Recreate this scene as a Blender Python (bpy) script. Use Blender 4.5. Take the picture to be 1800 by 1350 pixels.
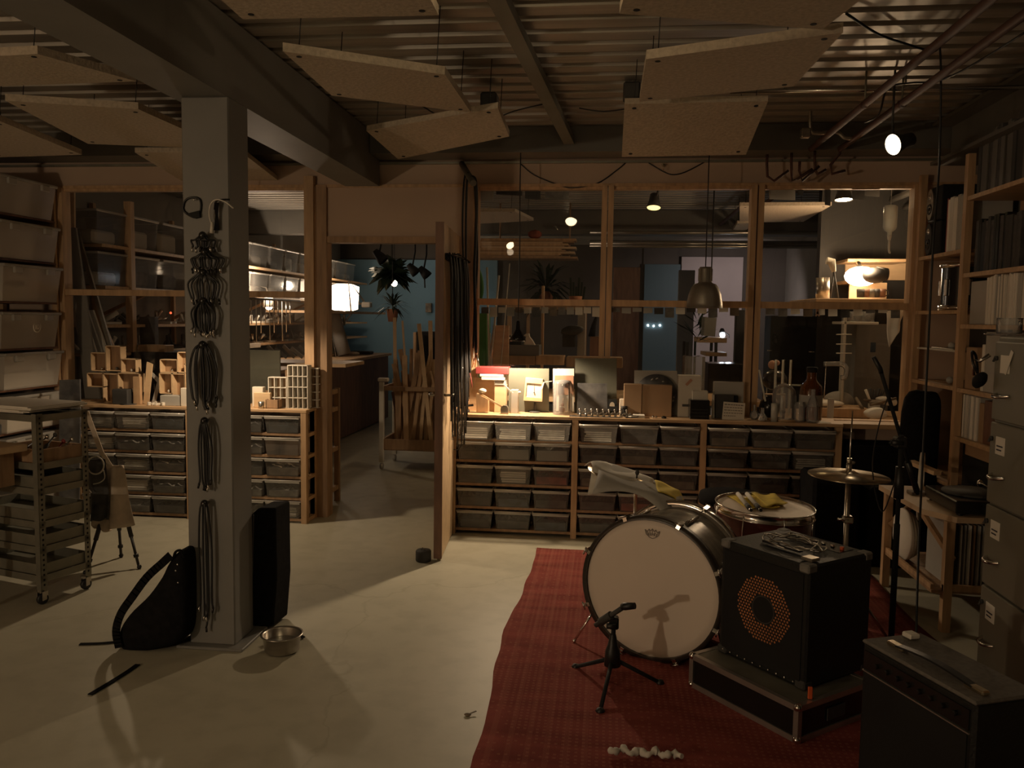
import bpy, math, random
from mathutils import Vector, Matrix
from math import sin, cos, pi, sqrt, atan2, radians

random.seed(7)
for o in list(bpy.data.objects):
    bpy.data.objects.remove(o)
S = bpy.context.scene
COL = S.collection

# ------------------------------------------------------------------ camera
EYE, YAW, PITCH, ROLL, FPX = 1.5, .1116, -.0794, .0139, 1454.0
cam_d = bpy.data.cameras.new('camera')
cam = bpy.data.objects.new('camera', cam_d)
COL.objects.link(cam)
CR = (Matrix.Rotation(YAW, 3, 'Z') @ Matrix.Rotation(pi / 2 + PITCH, 3, 'X') @ Matrix.Rotation(ROLL, 3, 'Z'))
cam.matrix_world = Matrix.Translation((0, 0, EYE)) @ CR.to_4x4()
cam_d.sensor_fit = 'HORIZONTAL'
cam_d.sensor_width = 36
cam_d.lens = 36 * FPX / 1800
cam_d.clip_start = .05
S.camera = cam

# ------------------------------------------------------------------ world, exposure, lights
w = bpy.data.worlds.new('night'); S.world = w; w.use_nodes = True
w.node_tree.nodes['Background'].inputs[0].default_value = (.9, .62, .4, 1)
w.node_tree.nodes['Background'].inputs[1].default_value = .004
S.view_settings.view_transform = 'Standard'
S.view_settings.look = 'None'
S.view_settings.gamma = 1
S.view_settings.exposure = 0
S.view_settings.use_curve_mapping = False

WARM = (1, .75, .49)
def light(kind, loc, power, col=WARM, size=.03, aim=None, angle=150, blend=.5):
    d = bpy.data.lights.new('lamp_light', kind)
    d.energy = power; d.color = col
    if kind == 'SPOT':
        d.spot_size = radians(angle); d.spot_blend = blend
    d.shadow_soft_size = size
    o = bpy.data.objects.new('lamp_light', d); COL.objects.link(o)
    o.location = loc
    if aim is not None:
        o.rotation_euler = (Vector(aim) - Vector(loc)).to_track_quat('-Z', 'Y').to_euler()
    return o
L_PENDANT = (-.595, 5.63, 1.345)
L_LEFT = (-2.62, 5.36, 1.50)
L_FILL = (-3.6, -1.5, 1.30)
L_CLAMP = (1.435, 4.5, 2.41)
L_OVER = (-.42, 2.3, 2.60)
L_BACK = (-1.42, -.35, 2.56)
light('SPOT', L_PENDANT, 58, aim=(-.60, 5.60, .8), angle=158, blend=.35)
light('SPOT', L_LEFT, 37, aim=(-2.62, 5.42, .8), angle=164, blend=.35)
light('SPOT', (1.415, 4.43, 2.375), 4, aim=(.7, 2.4, 1.0), size=.05, angle=92, blend=.7)
light('SPOT', (L_OVER[0], L_OVER[1], 2.56), 1, aim=(-.42, 2.3, 0), size=.05, angle=130, blend=.9)
light('POINT', (L_BACK[0], L_BACK[1], 2.47), 1, size=.05)
light('POINT', L_FILL, 112, size=.07)
# the far room
light('POINT', (-3.93, 9.2, 1.86), 30, col=(1, .78, .58), size=.05)
light('POINT', (-3.55, 11.8, 1.85), 10, col=(1, .78, .56), size=.06)
light('POINT', (2.15, 7.25, 1.96), 26, col=(1, .70, .42), size=.05)
light('SPOT', (.50, 8.0, 2.53), 14, col=(1, .7, .35), size=.05, aim=(.1, 7.2, 0), angle=140, blend=.8)
light('SPOT', (1.80, 6.9, 2.48), 14, col=(1, .66, .34), size=.05, aim=(1.7, 6.8, 0), angle=150, blend=.8)
light('POINT', (1.43, 9.9, 1.33), 2.2, col=(.75, .85, 1), size=.03)
light('SPOT', (-3.0, 12.9, 2.3), 5, col=(.85, .95, 1), size=.1, aim=(-3.0, 14.4, 1.6), angle=110, blend=.8)
light('SPOT', (2.1, 12.4, 2.3), 60, col=(1, .84, .82), size=.1, aim=(2.0, 14.5, 1.2), angle=120, blend=.8)

# ------------------------------------------------------------------ pixel -> place
def P(px, py, x=None, y=None, z=None):
    d = CR @ Vector(((px - 900) / FPX, (675 - py) / FPX, -1))
    if x is not None: t = x / d.x
    elif y is not None: t = y / d.y
    else: t = (z - EYE) / d.z
    return Vector((0, 0, EYE)) + d * t

# ------------------------------------------------------------------ materials (all procedural)
MATS = {}
def mat(name, col, rough=.6, metal=0, var=.12, scale=6, bump=0, stretch=None, col2=None, spec=None, coat=0):
    m = bpy.data.materials.new(name); m.use_nodes = True
    nt = m.node_tree; N = nt.nodes; L = nt.links; b = N['Principled BSDF']
    b.inputs['Roughness'].default_value = rough
    b.inputs['Metallic'].default_value = metal
    if spec is not None: b.inputs['Specular IOR Level'].default_value = spec
    if coat: b.inputs['Coat Weight'].default_value = coat
    tc = N.new('ShaderNodeTexCoord'); mp = N.new('ShaderNodeMapping')
    L.new(tc.outputs['Object'], mp.inputs[0])
    if stretch: mp.inputs['Scale'].default_value = stretch
    nz = N.new('ShaderNodeTexNoise'); nz.inputs['Scale'].default_value = scale
    nz.inputs['Detail'].default_value = 6
    L.new(mp.outputs[0], nz.inputs[0])
    rp = N.new('ShaderNodeValToRGB')
    c2 = col2 or tuple(c * (1 - var * 2) for c in col)
    rp.color_ramp.elements[0].color = (*c2, 1); rp.color_ramp.elements[1].color = (*col, 1)
    rp.color_ramp.elements[0].position = .3; rp.color_ramp.elements[1].position = .65
    L.new(nz.outputs[0], rp.inputs[0]); L.new(rp.outputs[0], b.inputs['Base Color'])
    if bump:
        bp = N.new('ShaderNodeBump'); bp.inputs['Strength'].default_value = bump
        bp.inputs['Distance'].default_value = .004
        L.new(nz.outputs[0], bp.inputs['Height']); L.new(bp.outputs[0], b.inputs['Normal'])
    MATS[name] = m
    return m
def emit(name, col, s):
    m = bpy.data.materials.new(name); m.use_nodes = True
    b = m.node_tree.nodes['Principled BSDF']
    b.inputs['Base Color'].default_value = (.8, .8, .8, 1)
    b.inputs['Emission Color'].default_value = (*col, 1); b.inputs['Emission Strength'].default_value = s
    MATS[name] = m; return m
def clear(name, tint, fac, rough=.1, col=(.8, .8, .8), trl=0):
    """see-through plastic or glass: part passes straight, part is a solid sheet, and a Fresnel sheen"""
    m = bpy.data.materials.new(name); m.use_nodes = True
    nt = m.node_tree; N = nt.nodes; L = nt.links; out = N['Material Output']
    b = N['Principled BSDF']; b.inputs['Base Color'].default_value = (*col, 1); b.inputs['Roughness'].default_value = rough
    t = N.new('ShaderNodeBsdfTransparent'); t.inputs[0].default_value = (*tint, 1)
    mx = N.new('ShaderNodeMixShader'); mx.inputs[0].default_value = fac
    bo = b.outputs[0]
    if trl:
        tr_ = N.new('ShaderNodeBsdfTranslucent'); tr_.inputs[0].default_value = (*col, 1)
        m0 = N.new('ShaderNodeMixShader'); m0.inputs[0].default_value = trl; L.new(bo, m0.inputs[1]); L.new(tr_.outputs[0], m0.inputs[2]); bo = m0.outputs[0]
    L.new(t.outputs[0], mx.inputs[1]); L.new(bo, mx.inputs[2])
    g = N.new('ShaderNodeBsdfGlossy'); g.inputs['Roughness'].default_value = rough * .3
    f = N.new('ShaderNodeFresnel'); f.inputs[0].default_value = 1.5
    m2 = N.new('ShaderNodeMixShader'); L.new(f.outputs[0], m2.inputs[0])
    L.new(mx.outputs[0], m2.inputs[1]); L.new(g.outputs[0], m2.inputs[2])
    L.new(m2.outputs[0], out.inputs[0])
    MATS[name] = m; return m

mat('pine', (.56, .36, .20), .55, var=.16, scale=5, bump=.15, stretch=(6, 6, .8))
mat('pine_flat', (.58, .38, .21), .5, var=.14, scale=5, bump=.1, stretch=(.8, 6, 6))
mat('pine_old', (.40, .25, .14), .6, var=.18, scale=5, bump=.15, stretch=(6, 6, .8))
mat('birch', (.66, .47, .28), .5, var=.08, scale=4, stretch=(1, 5, 5))
mat('plywood', (.60, .43, .27), .6, var=.1, scale=3, stretch=(1, 1, 4))
mat('dark_wood', (.20, .10, .06), .5, var=.2, scale=4, stretch=(5, 5, 1))
mat('wall_board', (.50, .37, .28), .8, var=.05, scale=1.5)
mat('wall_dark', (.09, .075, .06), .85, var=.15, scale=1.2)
mat('wall_grey', (.26, .24, .21), .85, var=.12, scale=1.2)
mat('wall_blue', (.15, .26, .33), .8, var=.06, scale=1)
mat('wall_teal', (.06, .10, .11), .6, var=.05, scale=1)
mat('wall_mauve', (.42, .36, .34), .8, var=.1, scale=1.2)
mat('steel_grey', (.19, .185, .17), .55, var=.08, scale=3)
mat('steel_dark', (.13, .122, .105), .5, var=.12, scale=3)
mat('trunking', (.16, .16, .13), .5, var=.1, scale=4)
mat('galvanised', (.42, .39, .34), .5, metal=.5, var=.14, scale=2.2, stretch=(.6, 8, 8))
mat('galv_angle', (.26, .25, .2), .45, metal=.5, var=.15, scale=8)
mat('red_pipe', (.10, .045, .03), .75, var=.15, scale=5)
mat('chrome', (.75, .73, .70), .16, metal=1, var=.05)
mat('brushed', (.50, .46, .40), .3, metal=.9, var=.1, stretch=(1, 1, 6))
mat('brass', (.72, .62, .46), .27, metal=1, var=.1, stretch=(9, 9, 1))
mat('black_matte', (.008, .008, .008), .85, var=.2)
mat('black_cloth', (.012, .0115, .012), .95, var=.2, scale=40, bump=.2, spec=.1)
mat('black_rubber', (.012, .012, .012), .45, var=.1)
mat('black_tolex', (.010, .011, .010), .55, var=.3, scale=120, bump=.4)
mat('black_gloss', (.015, .014, .013), .2, var=.1)
mat('charcoal', (.05, .048, .045), .7, var=.1)
mat('acoustic', (.50, .42, .32), .95, var=.12, scale=60, bump=.8)
mat('cream', (.72, .66, .56), .5, var=.04, scale=2)
mat('drum_head', (.78, .68, .58), .5, var=.025, scale=3)
mat('mark_grey', (.22, .19, .17), .6)
mat('paper', (.78, .73, .64), .8, var=.05, scale=3)
mat('paper_grey', (.42, .40, .36), .8, var=.06, scale=3)
mat('ink', (.05, .05, .06), .7)
mat('cardboard', (.36, .23, .13), .8, var=.08, scale=4)
mat('canvas', (.66, .55, .43), .95, var=.12, scale=14, bump=.5)
mat('white_cloth', (.66, .63, .56), .95, var=.1, scale=10, bump=.4)
mat('yellow_cloth', (.78, .60, .10), .9, var=.12, scale=14, bump=.3)
mat('red_lacquer', (.12, .025, .016), .3, var=.25, scale=4, stretch=(1, 1, 4))
mat('grey_pearl', (.30, .28, .23), .3, var=.3, scale=10, stretch=(1, 3, 1), coat=.4)
mat('dark_hoop', (.045, .035, .028), .35, var=.2)
mat('red_card', (.24, .03, .03), .6, var=.06)
mat('orange', (.7, .12, .03), .5)
mat('green', (.07, .24, .06), .7, var=.2)
mat('leaf', (.012, .025, .009), .6, var=.3, scale=8)
mat('terracotta', (.30, .12, .06), .8)
mat('filing', (.20, .185, .14), .42, var=.06, scale=3)
mat('grey_tolex', (.17, .155, .135), .8, var=.15, scale=60, bump=.4)
mat('slate', (.055, .055, .06), .6, var=.4, scale=9, col2=(.16, .155, .15))
mat('tile_dark', (.03, .035, .038), .4, var=.2)
mat('amber', (.25, .08, .015), .12)
mat('dull_metal', (.36, .33, .28), .42, metal=.7, var=.1)
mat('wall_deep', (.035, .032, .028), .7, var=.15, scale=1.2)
mat('felt_grey', (.13, .13, .10), .9, var=.08, scale=5)
mat('peach', (.62, .34, .22), .7, var=.25, scale=7)
mat('concrete_mark', (.10, .09, .07), .8)
mat('silver_edge', (.55, .52, .48), .35, metal=.8)
mat('white_paint', (.62, .58, .50), .6, var=.06)
mat('mixed_grey', (.24, .23, .21), .7, var=.3, scale=16)
mat('mixed_brown', (.24, .18, .12), .7, var=.35, scale=14)
mat('mixed_dark', (.08, .075, .07), .7, var=.4, scale=14)
mat('mixed_red', (.42, .10, .06), .7, var=.3, scale=14)
mat('mixed_white', (.66, .62, .54), .7, var=.2, scale=18)
mat('mixed_blue', (.06, .10, .14), .7, var=.4, scale=14)
emit('bulb', (1, .74, .42), 55)
emit('bulb_clamp', (1, .80, .52), 8)
emit('bulb_far', (1, .76, .50), 22)
emit('shade_glow', (1, .76, .52), 7)
emit('bulb_cool', (.85, .92, 1), 22)
emit('bulb_dim', (1, .72, .25), 2.2)
emit('led_red', (1, .12, .04), 1.5)
clear('glass', (.97, .97, .96), .0, .02)
clear('jar_glass', (.88, .89, .88), .24, .05)
clear('tub_plastic', (.93, .92, .90), .20, .30, (.72, .69, .63), .5)
clear('box_plastic', (.93, .92, .90), .52, .32, (.86, .78, .68), .1)
clear('tub_rim', (.9, .9, .88), .85, .35, (.70, .67, .61), .4)
clear('amber_glass', (.55, .25, .07), .35, .06, (.28, .10, .02))
clear('milky', (.8, .8, .75), .8, .3, (.78, .78, .70), .3)

def concrete():
    m = mat('concrete', (.45, .425, .33), .5, var=.03, scale=.9)
    nt = m.node_tree; N = nt.nodes; L = nt.links; b = N['Principled BSDF']
    ramp = b.inputs['Base Color'].links[0].from_node
    ramp.color_ramp.elements[0].color = (.40, .378, .288, 1)
    n2 = N.new('ShaderNodeTexNoise'); n2.inputs['Scale'].default_value = 9; n2.inputs['Detail'].default_value = 8
    tc = N.new('ShaderNodeTexCoord'); L.new(tc.outputs['Object'], n2.inputs[0])
    r2 = N.new('ShaderNodeValToRGB'); r2.color_ramp.elements[0].position = .33; r2.color_ramp.elements[0].color = (.90, .895, .885, 1)
    r2.color_ramp.elements[1].position = .55; r2.color_ramp.elements[1].color = (1, 1, 1, 1)
    L.new(n2.outputs[0], r2.inputs[0])
    vo = N.new('ShaderNodeTexVoronoi'); vo.feature = 'DISTANCE_TO_EDGE'; vo.inputs['Scale'].default_value = .45
    n3 = N.new('ShaderNodeTexNoise'); n3.inputs['Scale'].default_value = 2.5; n3.inputs['Detail'].default_value = 8
    L.new(tc.outputs['Object'], n3.inputs[0])
    ad = N.new('ShaderNodeMixRGB'); ad.inputs[0].default_value = .35
    L.new(tc.outputs['Object'], ad.inputs[1]); L.new(n3.outputs['Color'], ad.inputs[2]); L.new(ad.outputs[0], vo.inputs['Vector'])
    r3 = N.new('ShaderNodeValToRGB'); r3.color_ramp.elements[0].color = (.88, .87, .85, 1); r3.color_ramp.elements[1].position = .003
    r3.color_ramp.elements[1].color = (1, 1, 1, 1); L.new(vo.outputs[0], r3.inputs[0])
    m1 = N.new('ShaderNodeMixRGB'); m1.blend_type = 'MULTIPLY'; m1.inputs[0].default_value = 1
    m2 = N.new('ShaderNodeMixRGB'); m2.blend_type = 'MULTIPLY'; m2.inputs[0].default_value = 1
    L.new(ramp.outputs[0], m1.inputs[1]); L.new(r2.outputs[0], m1.inputs[2])
    L.new(m1.outputs[0], m2.inputs[1]); L.new(r3.outputs[0], m2.inputs[2]); L.new(m2.outputs[0], b.inputs['Base Color'])
concrete()

def rug_mat():
    m = bpy.data.materials.new('rug_wool'); m.use_nodes = True
    nt = m.node_tree; N = nt.nodes; L = nt.links; b = N['Principled BSDF']
    b.inputs['Roughness'].default_value = .95; b.inputs['Specular IOR Level'].default_value = .15
    tc = N.new('ShaderNodeTexCoord'); sp = N.new('ShaderNodeSeparateXYZ'); L.new(tc.outputs['Object'], sp.inputs[0])
    def math(op, a, bb=None):
        n = N.new('ShaderNodeMath'); n.operation = op
        for i, v in enumerate((a, bb)):
            if v is None: continue
            if isinstance(v, (int, float)): n.inputs[i].default_value = v
            else: L.new(v, n.inputs[i])
        return n.outputs[0]
    # distance from the long edges: border stripes; object x runs -1..1
    ax = math('ABSOLUTE', sp.outputs[0])
    stripe = math('GREATER_THAN', math('SINE', math('MULTIPLY', ax, 95)), .55)
    border = math('GREATER_THAN', ax, .58)
    band = math('MULTIPLY', stripe, border)
    vo = N.new('ShaderNodeTexVoronoi'); vo.inputs['Scale'].default_value = 13; vo.distance = 'MANHATTAN'
    vo.inputs['Randomness'].default_value = .15; L.new(tc.outputs['Object'], vo.inputs[0])
    med = math('GREATER_THAN', math('SINE', math('MULTIPLY', vo.outputs[0], 55)), .45)
    v2 = N.new('ShaderNodeTexVoronoi'); v2.inputs['Scale'].default_value = 42; v2.distance = 'CHEBYCHEV'
    v2.inputs['Randomness'].default_value = .1; L.new(tc.outputs['Object'], v2.inputs[0])
    dots = math('LESS_THAN', v2.outputs[0], .22)
    wv = N.new('ShaderNodeTexNoise'); wv.inputs['Scale'].default_value = 160; L.new(tc.outputs['Object'], wv.inputs[0])
    mp = N.new('ShaderNodeMapping'); mp.inputs['Scale'].default_value = (1, 5, 1); L.new(tc.outputs['Object'], mp.inputs[0])
    w2 = N.new('ShaderNodeTexNoise'); w2.inputs['Scale'].default_value = 2.0; L.new(mp.outputs[0], w2.inputs[0])
    base = N.new('ShaderNodeValToRGB'); base.color_ramp.elements[0].color = (.18, .042, .031, 1)
    base.color_ramp.elements[1].color = (.31, .078, .060, 1); base.color_ramp.elements[0].position = .3; base.color_ramp.elements[1].position = .7
    L.new(w2.outputs[0], base.inputs[0])
    def mixc(a, col, fac, k):
        n = N.new('ShaderNodeMixRGB'); L.new(a, n.inputs[1]); n.inputs[2].default_value = (*col, 1)
        L.new(math('MULTIPLY', fac, k), n.inputs[0]); return n.outputs[0]
    c = mixc(base.outputs[0], (.10, .02, .03), med, .4)
    c = mixc(c, (.42, .19, .13), band, .12)
    c = mixc(c, (.45, .21, .14), dots, .26)
    c = mixc(c, (.08, .01, .01), wv.outputs[0], .25)
    L.new(c, b.inputs['Base Color'])
    bp = N.new('ShaderNodeBump'); bp.inputs['Strength'].default_value = .5; bp.inputs['Distance'].default_value = .003
    L.new(wv.outputs[0], bp.inputs['Height']); L.new(bp.outputs[0], b.inputs['Normal'])
    MATS['rug_wool'] = m
rug_mat()

# ------------------------------------------------------------------ mesh builder
class MB:
    def __init__(s): s.v = []; s.f = []; s.sm = []
    def add(s, vs, fs, smooth=False, M=None):
        n = len(s.v)
        for a in vs:
            a = Vector(a); s.v.append(M @ a if M is not None else a)
        for f in fs: s.f.append([i + n for i in f]); s.sm.append(smooth)
        return s
    def box(s, x0, x1, y0, y1, z0, z1, M=None):
        return s.add([(x0,y0,z0),(x1,y0,z0),(x1,y1,z0),(x0,y1,z0),(x0,y0,z1),(x1,y0,z1),(x1,y1,z1),(x0,y1,z1)],
            [(3,2,1,0),(4,5,6,7),(0,1,5,4),(1,2,6,5),(2,3,7,6),(3,0,4,7)], M=M)
    def rbox(s, x0, x1, y0, y1, z0, z1, r=.006, M=None):
        """box with all edges chamfered"""
        vs = []; idx = {}
        def V(p):
            vs.append(p); return len(vs) - 1
        X = (x0, x1); Y = (y0, y1); Z = (z0, z1); sg = (1, -1); fs = []
        for i in (0, 1):
            for j in (0, 1):
                for k in (0, 1):
                    a = sg[i]*r; b = sg[j]*r; c = sg[k]*r
                    idx[i,j,k,0] = V((X[i], Y[j]+b, Z[k]+c)); idx[i,j,k,1] = V((X[i]+a, Y[j], Z[k]+c)); idx[i,j,k,2] = V((X[i]+a, Y[j]+b, Z[k]))
                    fs.append((idx[i,j,k,0], idx[i,j,k,1], idx[i,j,k,2]))
        for i in (0, 1):
            fs.append((idx[i,0,0,0], idx[i,1,0,0], idx[i,1,1,0], idx[i,0,1,0]))
            fs.append((idx[0,i,0,1], idx[1,i,0,1], idx[1,i,1,1], idx[0,i,1,1]))
            fs.append((idx[0,0,i,2], idx[1,0,i,2], idx[1,1,i,2], idx[0,1,i,2]))
            for j in (0, 1):
                fs.append((idx[i,j,0,0], idx[i,j,1,0], idx[i,j,1,1], idx[i,j,0,1]))
                fs.append((idx[i,0,j,0], idx[i,1,j,0], idx[i,1,j,2], idx[i,0,j,2]))
                fs.append((idx[0,i,j,1], idx[1,i,j,1], idx[1,i,j,2], idx[0,i,j,2]))
        return s.add(vs, fs, M=M)
    def tube(s, pts, r, n=8, closed=False, cap=True):
        pts = [Vector(p) for p in pts]; m = len(pts)
        rs = r if isinstance(r, (list, tuple)) else [r] * m
        T = []
        for i in range(m):
            a = pts[i-1] if (i > 0 or closed) else pts[i]; b = pts[(i+1) % m] if (i < m-1 or closed) else pts[i]
            t = (b - a); t = t.normalized() if t.length > 1e-9 else Vector((0, 0, 1)); T.append(t)
        up = Vector((0, 0, 1)) if abs(T[0].z) < .9 else Vector((1, 0, 0))
        nrm = (up - T[0] * up.dot(T[0])).normalized(); vs = []
        for i in range(m):
            nrm = (nrm - T[i] * nrm.dot(T[i]))
            nrm = nrm.normalized() if nrm.length > 1e-6 else T[i].orthogonal().normalized()
            bn = T[i].cross(nrm)
            for k in range(n):
                a = 2 * pi * k / n; vs.append(pts[i] + (nrm * cos(a) + bn * sin(a)) * rs[i])
        fs = []
        for i in range(m if closed else m - 1):
            j = (i + 1) % m
            for k in range(n):
                l = (k + 1) % n; fs.append((i*n+k, i*n+l, j*n+l, j*n+k))
        s.add(vs, fs, True)
        if cap and not closed:
            b0 = len(s.v) - m*n
            s.f.append([b0 + k for k in range(n)][::-1]); s.sm.append(False)
            s.f.append([b0 + (m-1)*n + k for k in range(n)]); s.sm.append(False)
        return s
    def cyl(s, p0, p1, r0, r1=None, n=16): return s.tube([p0, p1], [r0, r0 if r1 is None else r1], n)
    def lathe(s, prof, n=24, M=None, smooth=True, cap0=False, cap1=False):
        vs = []; m = len(prof)
        for (r, z) in prof:
            for k in range(n):
                a = 2*pi*k/n; vs.append((r*cos(a), r*sin(a), z))
        fs = [(i*n+k, i*n+(k+1) % n, (i+1)*n+(k+1) % n, (i+1)*n+k) for i in range(m-1) for k in range(n)]
        s.add(vs, fs, smooth, M)
        b0 = len(s.v) - m*n
        if cap0: s.f.append([b0+k for k in range(n)][::-1]); s.sm.append(False)
        if cap1: s.f.append([b0+(m-1)*n+k for k in range(n)]); s.sm.append(False)
        return s
    def ball(s, c, r, n=12, sc=(1, 1, 1)):
        c = Vector(c); m = max(4, n // 2)
        prof = [(max(1e-4, r*sin(pi*i/m)), -r*cos(pi*i/m)) for i in range(m+1)]
        return s.lathe(prof, n, Matrix.Translation(c) @ Matrix.Diagonal((*sc, 1)))
    def prism(s, poly, d, M=None):
        """polygon (list of 3-D points) pushed along vector d"""
        n = len(poly); d = Vector(d); a = [Vector(p) for p in poly]
        vs = a + [p + d for p in a]
        fs = [list(range(n))[::-1], [i+n for i in range(n)]] + [(i, (i+1) % n, (i+1) % n+n, i+n) for i in range(n)]
        return s.add(vs, fs, M=M)
    def grid(s, fn, nu, nv, smooth=True, M=None):
        vs = [fn(i/nu, j/nv) for j in range(nv+1) for i in range(nu+1)]
        fs = [(j*(nu+1)+i, j*(nu+1)+i+1, (j+1)*(nu+1)+i+1, (j+1)*(nu+1)+i) for j in range(nv) for i in range(nu)]
        return s.add(vs, fs, smooth, M)
    def bar(s, a, b, wdt, thk, up=(0, 0, 1)):
        a = Vector(a); b = Vector(b); t = (b-a).normalized(); up = Vector(up)
        if abs(t.dot(up)) > .98: up = Vector((0, 1, 0))
        x = t.cross(up).normalized(); y = x.cross(t); vs = []
        for q in (a, b):
            for i, j in ((-1,-1), (1,-1), (1,1), (-1,1)): vs.append(q + x*(i*wdt/2) + y*(j*thk/2))
        return s.add(vs, [(3,2,1,0),(4,5,6,7),(0,1,5,4),(1,2,6,5),(2,3,7,6),(3,0,4,7)])
    def build(s, name, m, parent=None, local=False, solid=0, bevel=0):
        me = bpy.data.meshes.new(name)
        vs = s.v
        if parent is not None and not local:
            o0 = root_loc(parent); vs = [v - o0 for v in vs]; org = None
        elif parent is None and not local:
            xs = [v.x for v in vs]; ys = [v.y for v in vs]; zs = [v.z for v in vs]
            org = Vector(((min(xs)+max(xs))/2, (min(ys)+max(ys))/2, min(zs))); vs = [v - org for v in vs]
        else: org = None
        me.from_pydata([tuple(v) for v in vs], [], s.f)
        me.polygons.foreach_set('use_smooth', s.sm)
        me.materials.append(MATS[m] if isinstance(m, str) else m)
        me.update()
        bm = __import__('bmesh').new(); bm.from_mesh(me)
        __import__('bmesh').ops.recalc_face_normals(bm, faces=bm.faces); bm.to_mesh(me); bm.free()
        o = bpy.data.objects.new(name, me); COL.objects.link(o)
        if parent is not None: o.parent = parent
        if org is not None: o.location = org
        if solid:
            q = o.modifiers.new('thickness', 'SOLIDIFY'); q.thickness = solid; q.offset = 0
        if bevel:
            q = o.modifiers.new('bevel', 'BEVEL'); q.width = bevel; q.segments = 2; q.limit_method = 'ANGLE'
        return o
def adopt(parent, *kids):
    for o in kids:
        o.location = Vector(o.location) - root_loc(parent); o.parent = parent
        for k in ('label', 'category', 'group'):
            if k in o: del o[k]
def root_loc(o):
    l = Vector((0, 0, 0))
    while o is not None: l = l + Vector(o.location); o = o.parent
    return l
def tag(o, label=None, cat=None, group=None, kind=None):
    for k, v in (('label', label), ('category', cat), ('group', group), ('kind', kind)):
        if v: o[k] = v
    return o
def thing(name, label, cat, loc=(0, 0, 0), rz=0, group=None):
    o = bpy.data.objects.new(name, None); COL.objects.link(o); o.empty_display_size = .1
    o.location = loc; o.rotation_euler = (0, 0, rz)
    return tag(o, label, cat, group)
def mono(name, mb, m, label, cat, group=None, **k): return tag(mb.build(name, m, **k), label, cat, group)
def struct(name, mb, m, parent=None, **k):
    o = mb.build(name, m, parent, **k)
    if parent is None: o['kind'] = 'structure'
    return o
def copy_tree(o, parent=None):
    c = o.copy(); COL.objects.link(c); c.parent = parent
    for ch in KIDS(o): copy_tree(ch, c)
    return c
def KIDS(o): return [c for c in bpy.data.objects if c.parent == o]
def Rz(a): return Matrix.Rotation(a, 4, 'Z')
def T(*v): return Matrix.Translation(Vector(v))
def catmull(pts, k=6, closed=False):
    pts = [Vector(p) for p in pts]; n = len(pts); out = []
    for i in range(n if closed else n-1):
        g = (lambda j: pts[j % n]) if closed else (lambda j: pts[max(0, min(n-1, j))])
        a, b, c, d = g(i-1), g(i), g(i+1), g(i+2)
        for q in range(k):
            t = q/k
            out.append(.5*((2*b)+(c-a)*t+(2*a-5*b+4*c-d)*t*t+(3*b-a-3*c+d)*t**3))
    if not closed: out.append(pts[-1])
    return out
ORD = ['zeroth', 'first', 'second', 'third', 'fourth', 'fifth', 'sixth', 'seventh', 'eighth', 'ninth', 'tenth', 'eleventh', 'twelfth', 'thirteenth', 'fourteenth', 'fifteenth', 'sixteenth', 'seventeenth', 'eighteenth', 'nineteenth', 'twentieth']

# ================================================================== THE SETTING
WY = 5.9                       # front face of the glazed partition
struct('floor', MB().box(-5, 4.6, -2.6, 15, -.08, 0), 'concrete')
def deck():
    mb = MB(); z = 2.78; p = .165; y = -2.6; prof = []
    while y < 15:
        prof += [(y, z), (y+.100, z), (y+.112, z+.035), (y+.153, z+.035)]; y += p
    for i in range(len(prof)-1):
        (a, za), (b, zb) = prof[i], prof[i+1]
        mb.add([(-5, a, za), (4.6, a, za), (4.6, b, zb), (-5, b, zb)], [(0, 1, 2, 3)])
    return mb
struct('ceiling', deck(), 'galvanised')
struct('wall_left', MB().box(-4.72, -4.62, -2.6, 5.95, 0, 2.84), 'wall_board')
struct('wall_right', MB().box(2.42, 2.52, -2.6, 6.0, 0, 2.84), 'wall_grey')
struct('wall_rear', MB().box(-5, 4.6, -2.7, -2.6, 0, 2.84), 'wall_grey')
wb = MB()
wb.box(-2.03, -1.13, WY+.005, WY+.085, 2.06, 2.44)                  # over the door
wb.box(-4.62, 2.42, WY+.005, WY+.085, 2.44, 2.60)                   # header board
wb.box(-4.62, 2.42, WY+.02, WY+.085, 2.60, 2.80)
wb.box(-4.62, -2.09, WY+.02, WY+.085, 0, .80)                       # knee wall
wb.box(-1.05, 2.42, WY+.02, WY+.085, 0, .80)
wb.box(-1.13, -.955, WY+.005, WY+.085, 0, 2.44)
wb.box(-4.62, -4.13, WY+.02, WY+.085, .8, 2.44)
wb.box(2.11, 2.42, WY+.005, WY+.085, .8, 2.44)
struct('wall_partition', wb, 'wall_board')
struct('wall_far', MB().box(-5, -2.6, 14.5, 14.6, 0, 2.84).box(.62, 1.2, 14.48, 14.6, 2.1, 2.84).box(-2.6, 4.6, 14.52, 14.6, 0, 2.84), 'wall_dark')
struct('wall_blue', MB().box(-4.9, -1.9, 14.40, 14.50, 0, 2.5), 'wall_blue')
struct('wall_teal', MB().box(.64, 1.24, 14.40, 14.50, .1, 2.45), 'wall_teal')
struct('wall_mauve', MB().box(1.26, 2.28, 14.42, 14.50, .35, 2.58), 'wall_mauve')
struct('wall_side', MB().box(-4.85, -4.75, 6.0, 14.5, 0, 2.84), 'wall_grey')
struct('wall_kitchen', MB().box(3.0, 3.1, 5.98, 14.5, 0, 2.84), 'wall_grey')
struct('trim_1', MB().box(-4.62, 2.42, WY-.012, WY+.004, 2.425, 2.445), 'pine')
struct('trim_2', MB().box(-4.62, 2.42, WY-.02, WY+.02, 2.585, 2.60), 'galv_angle')
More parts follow.
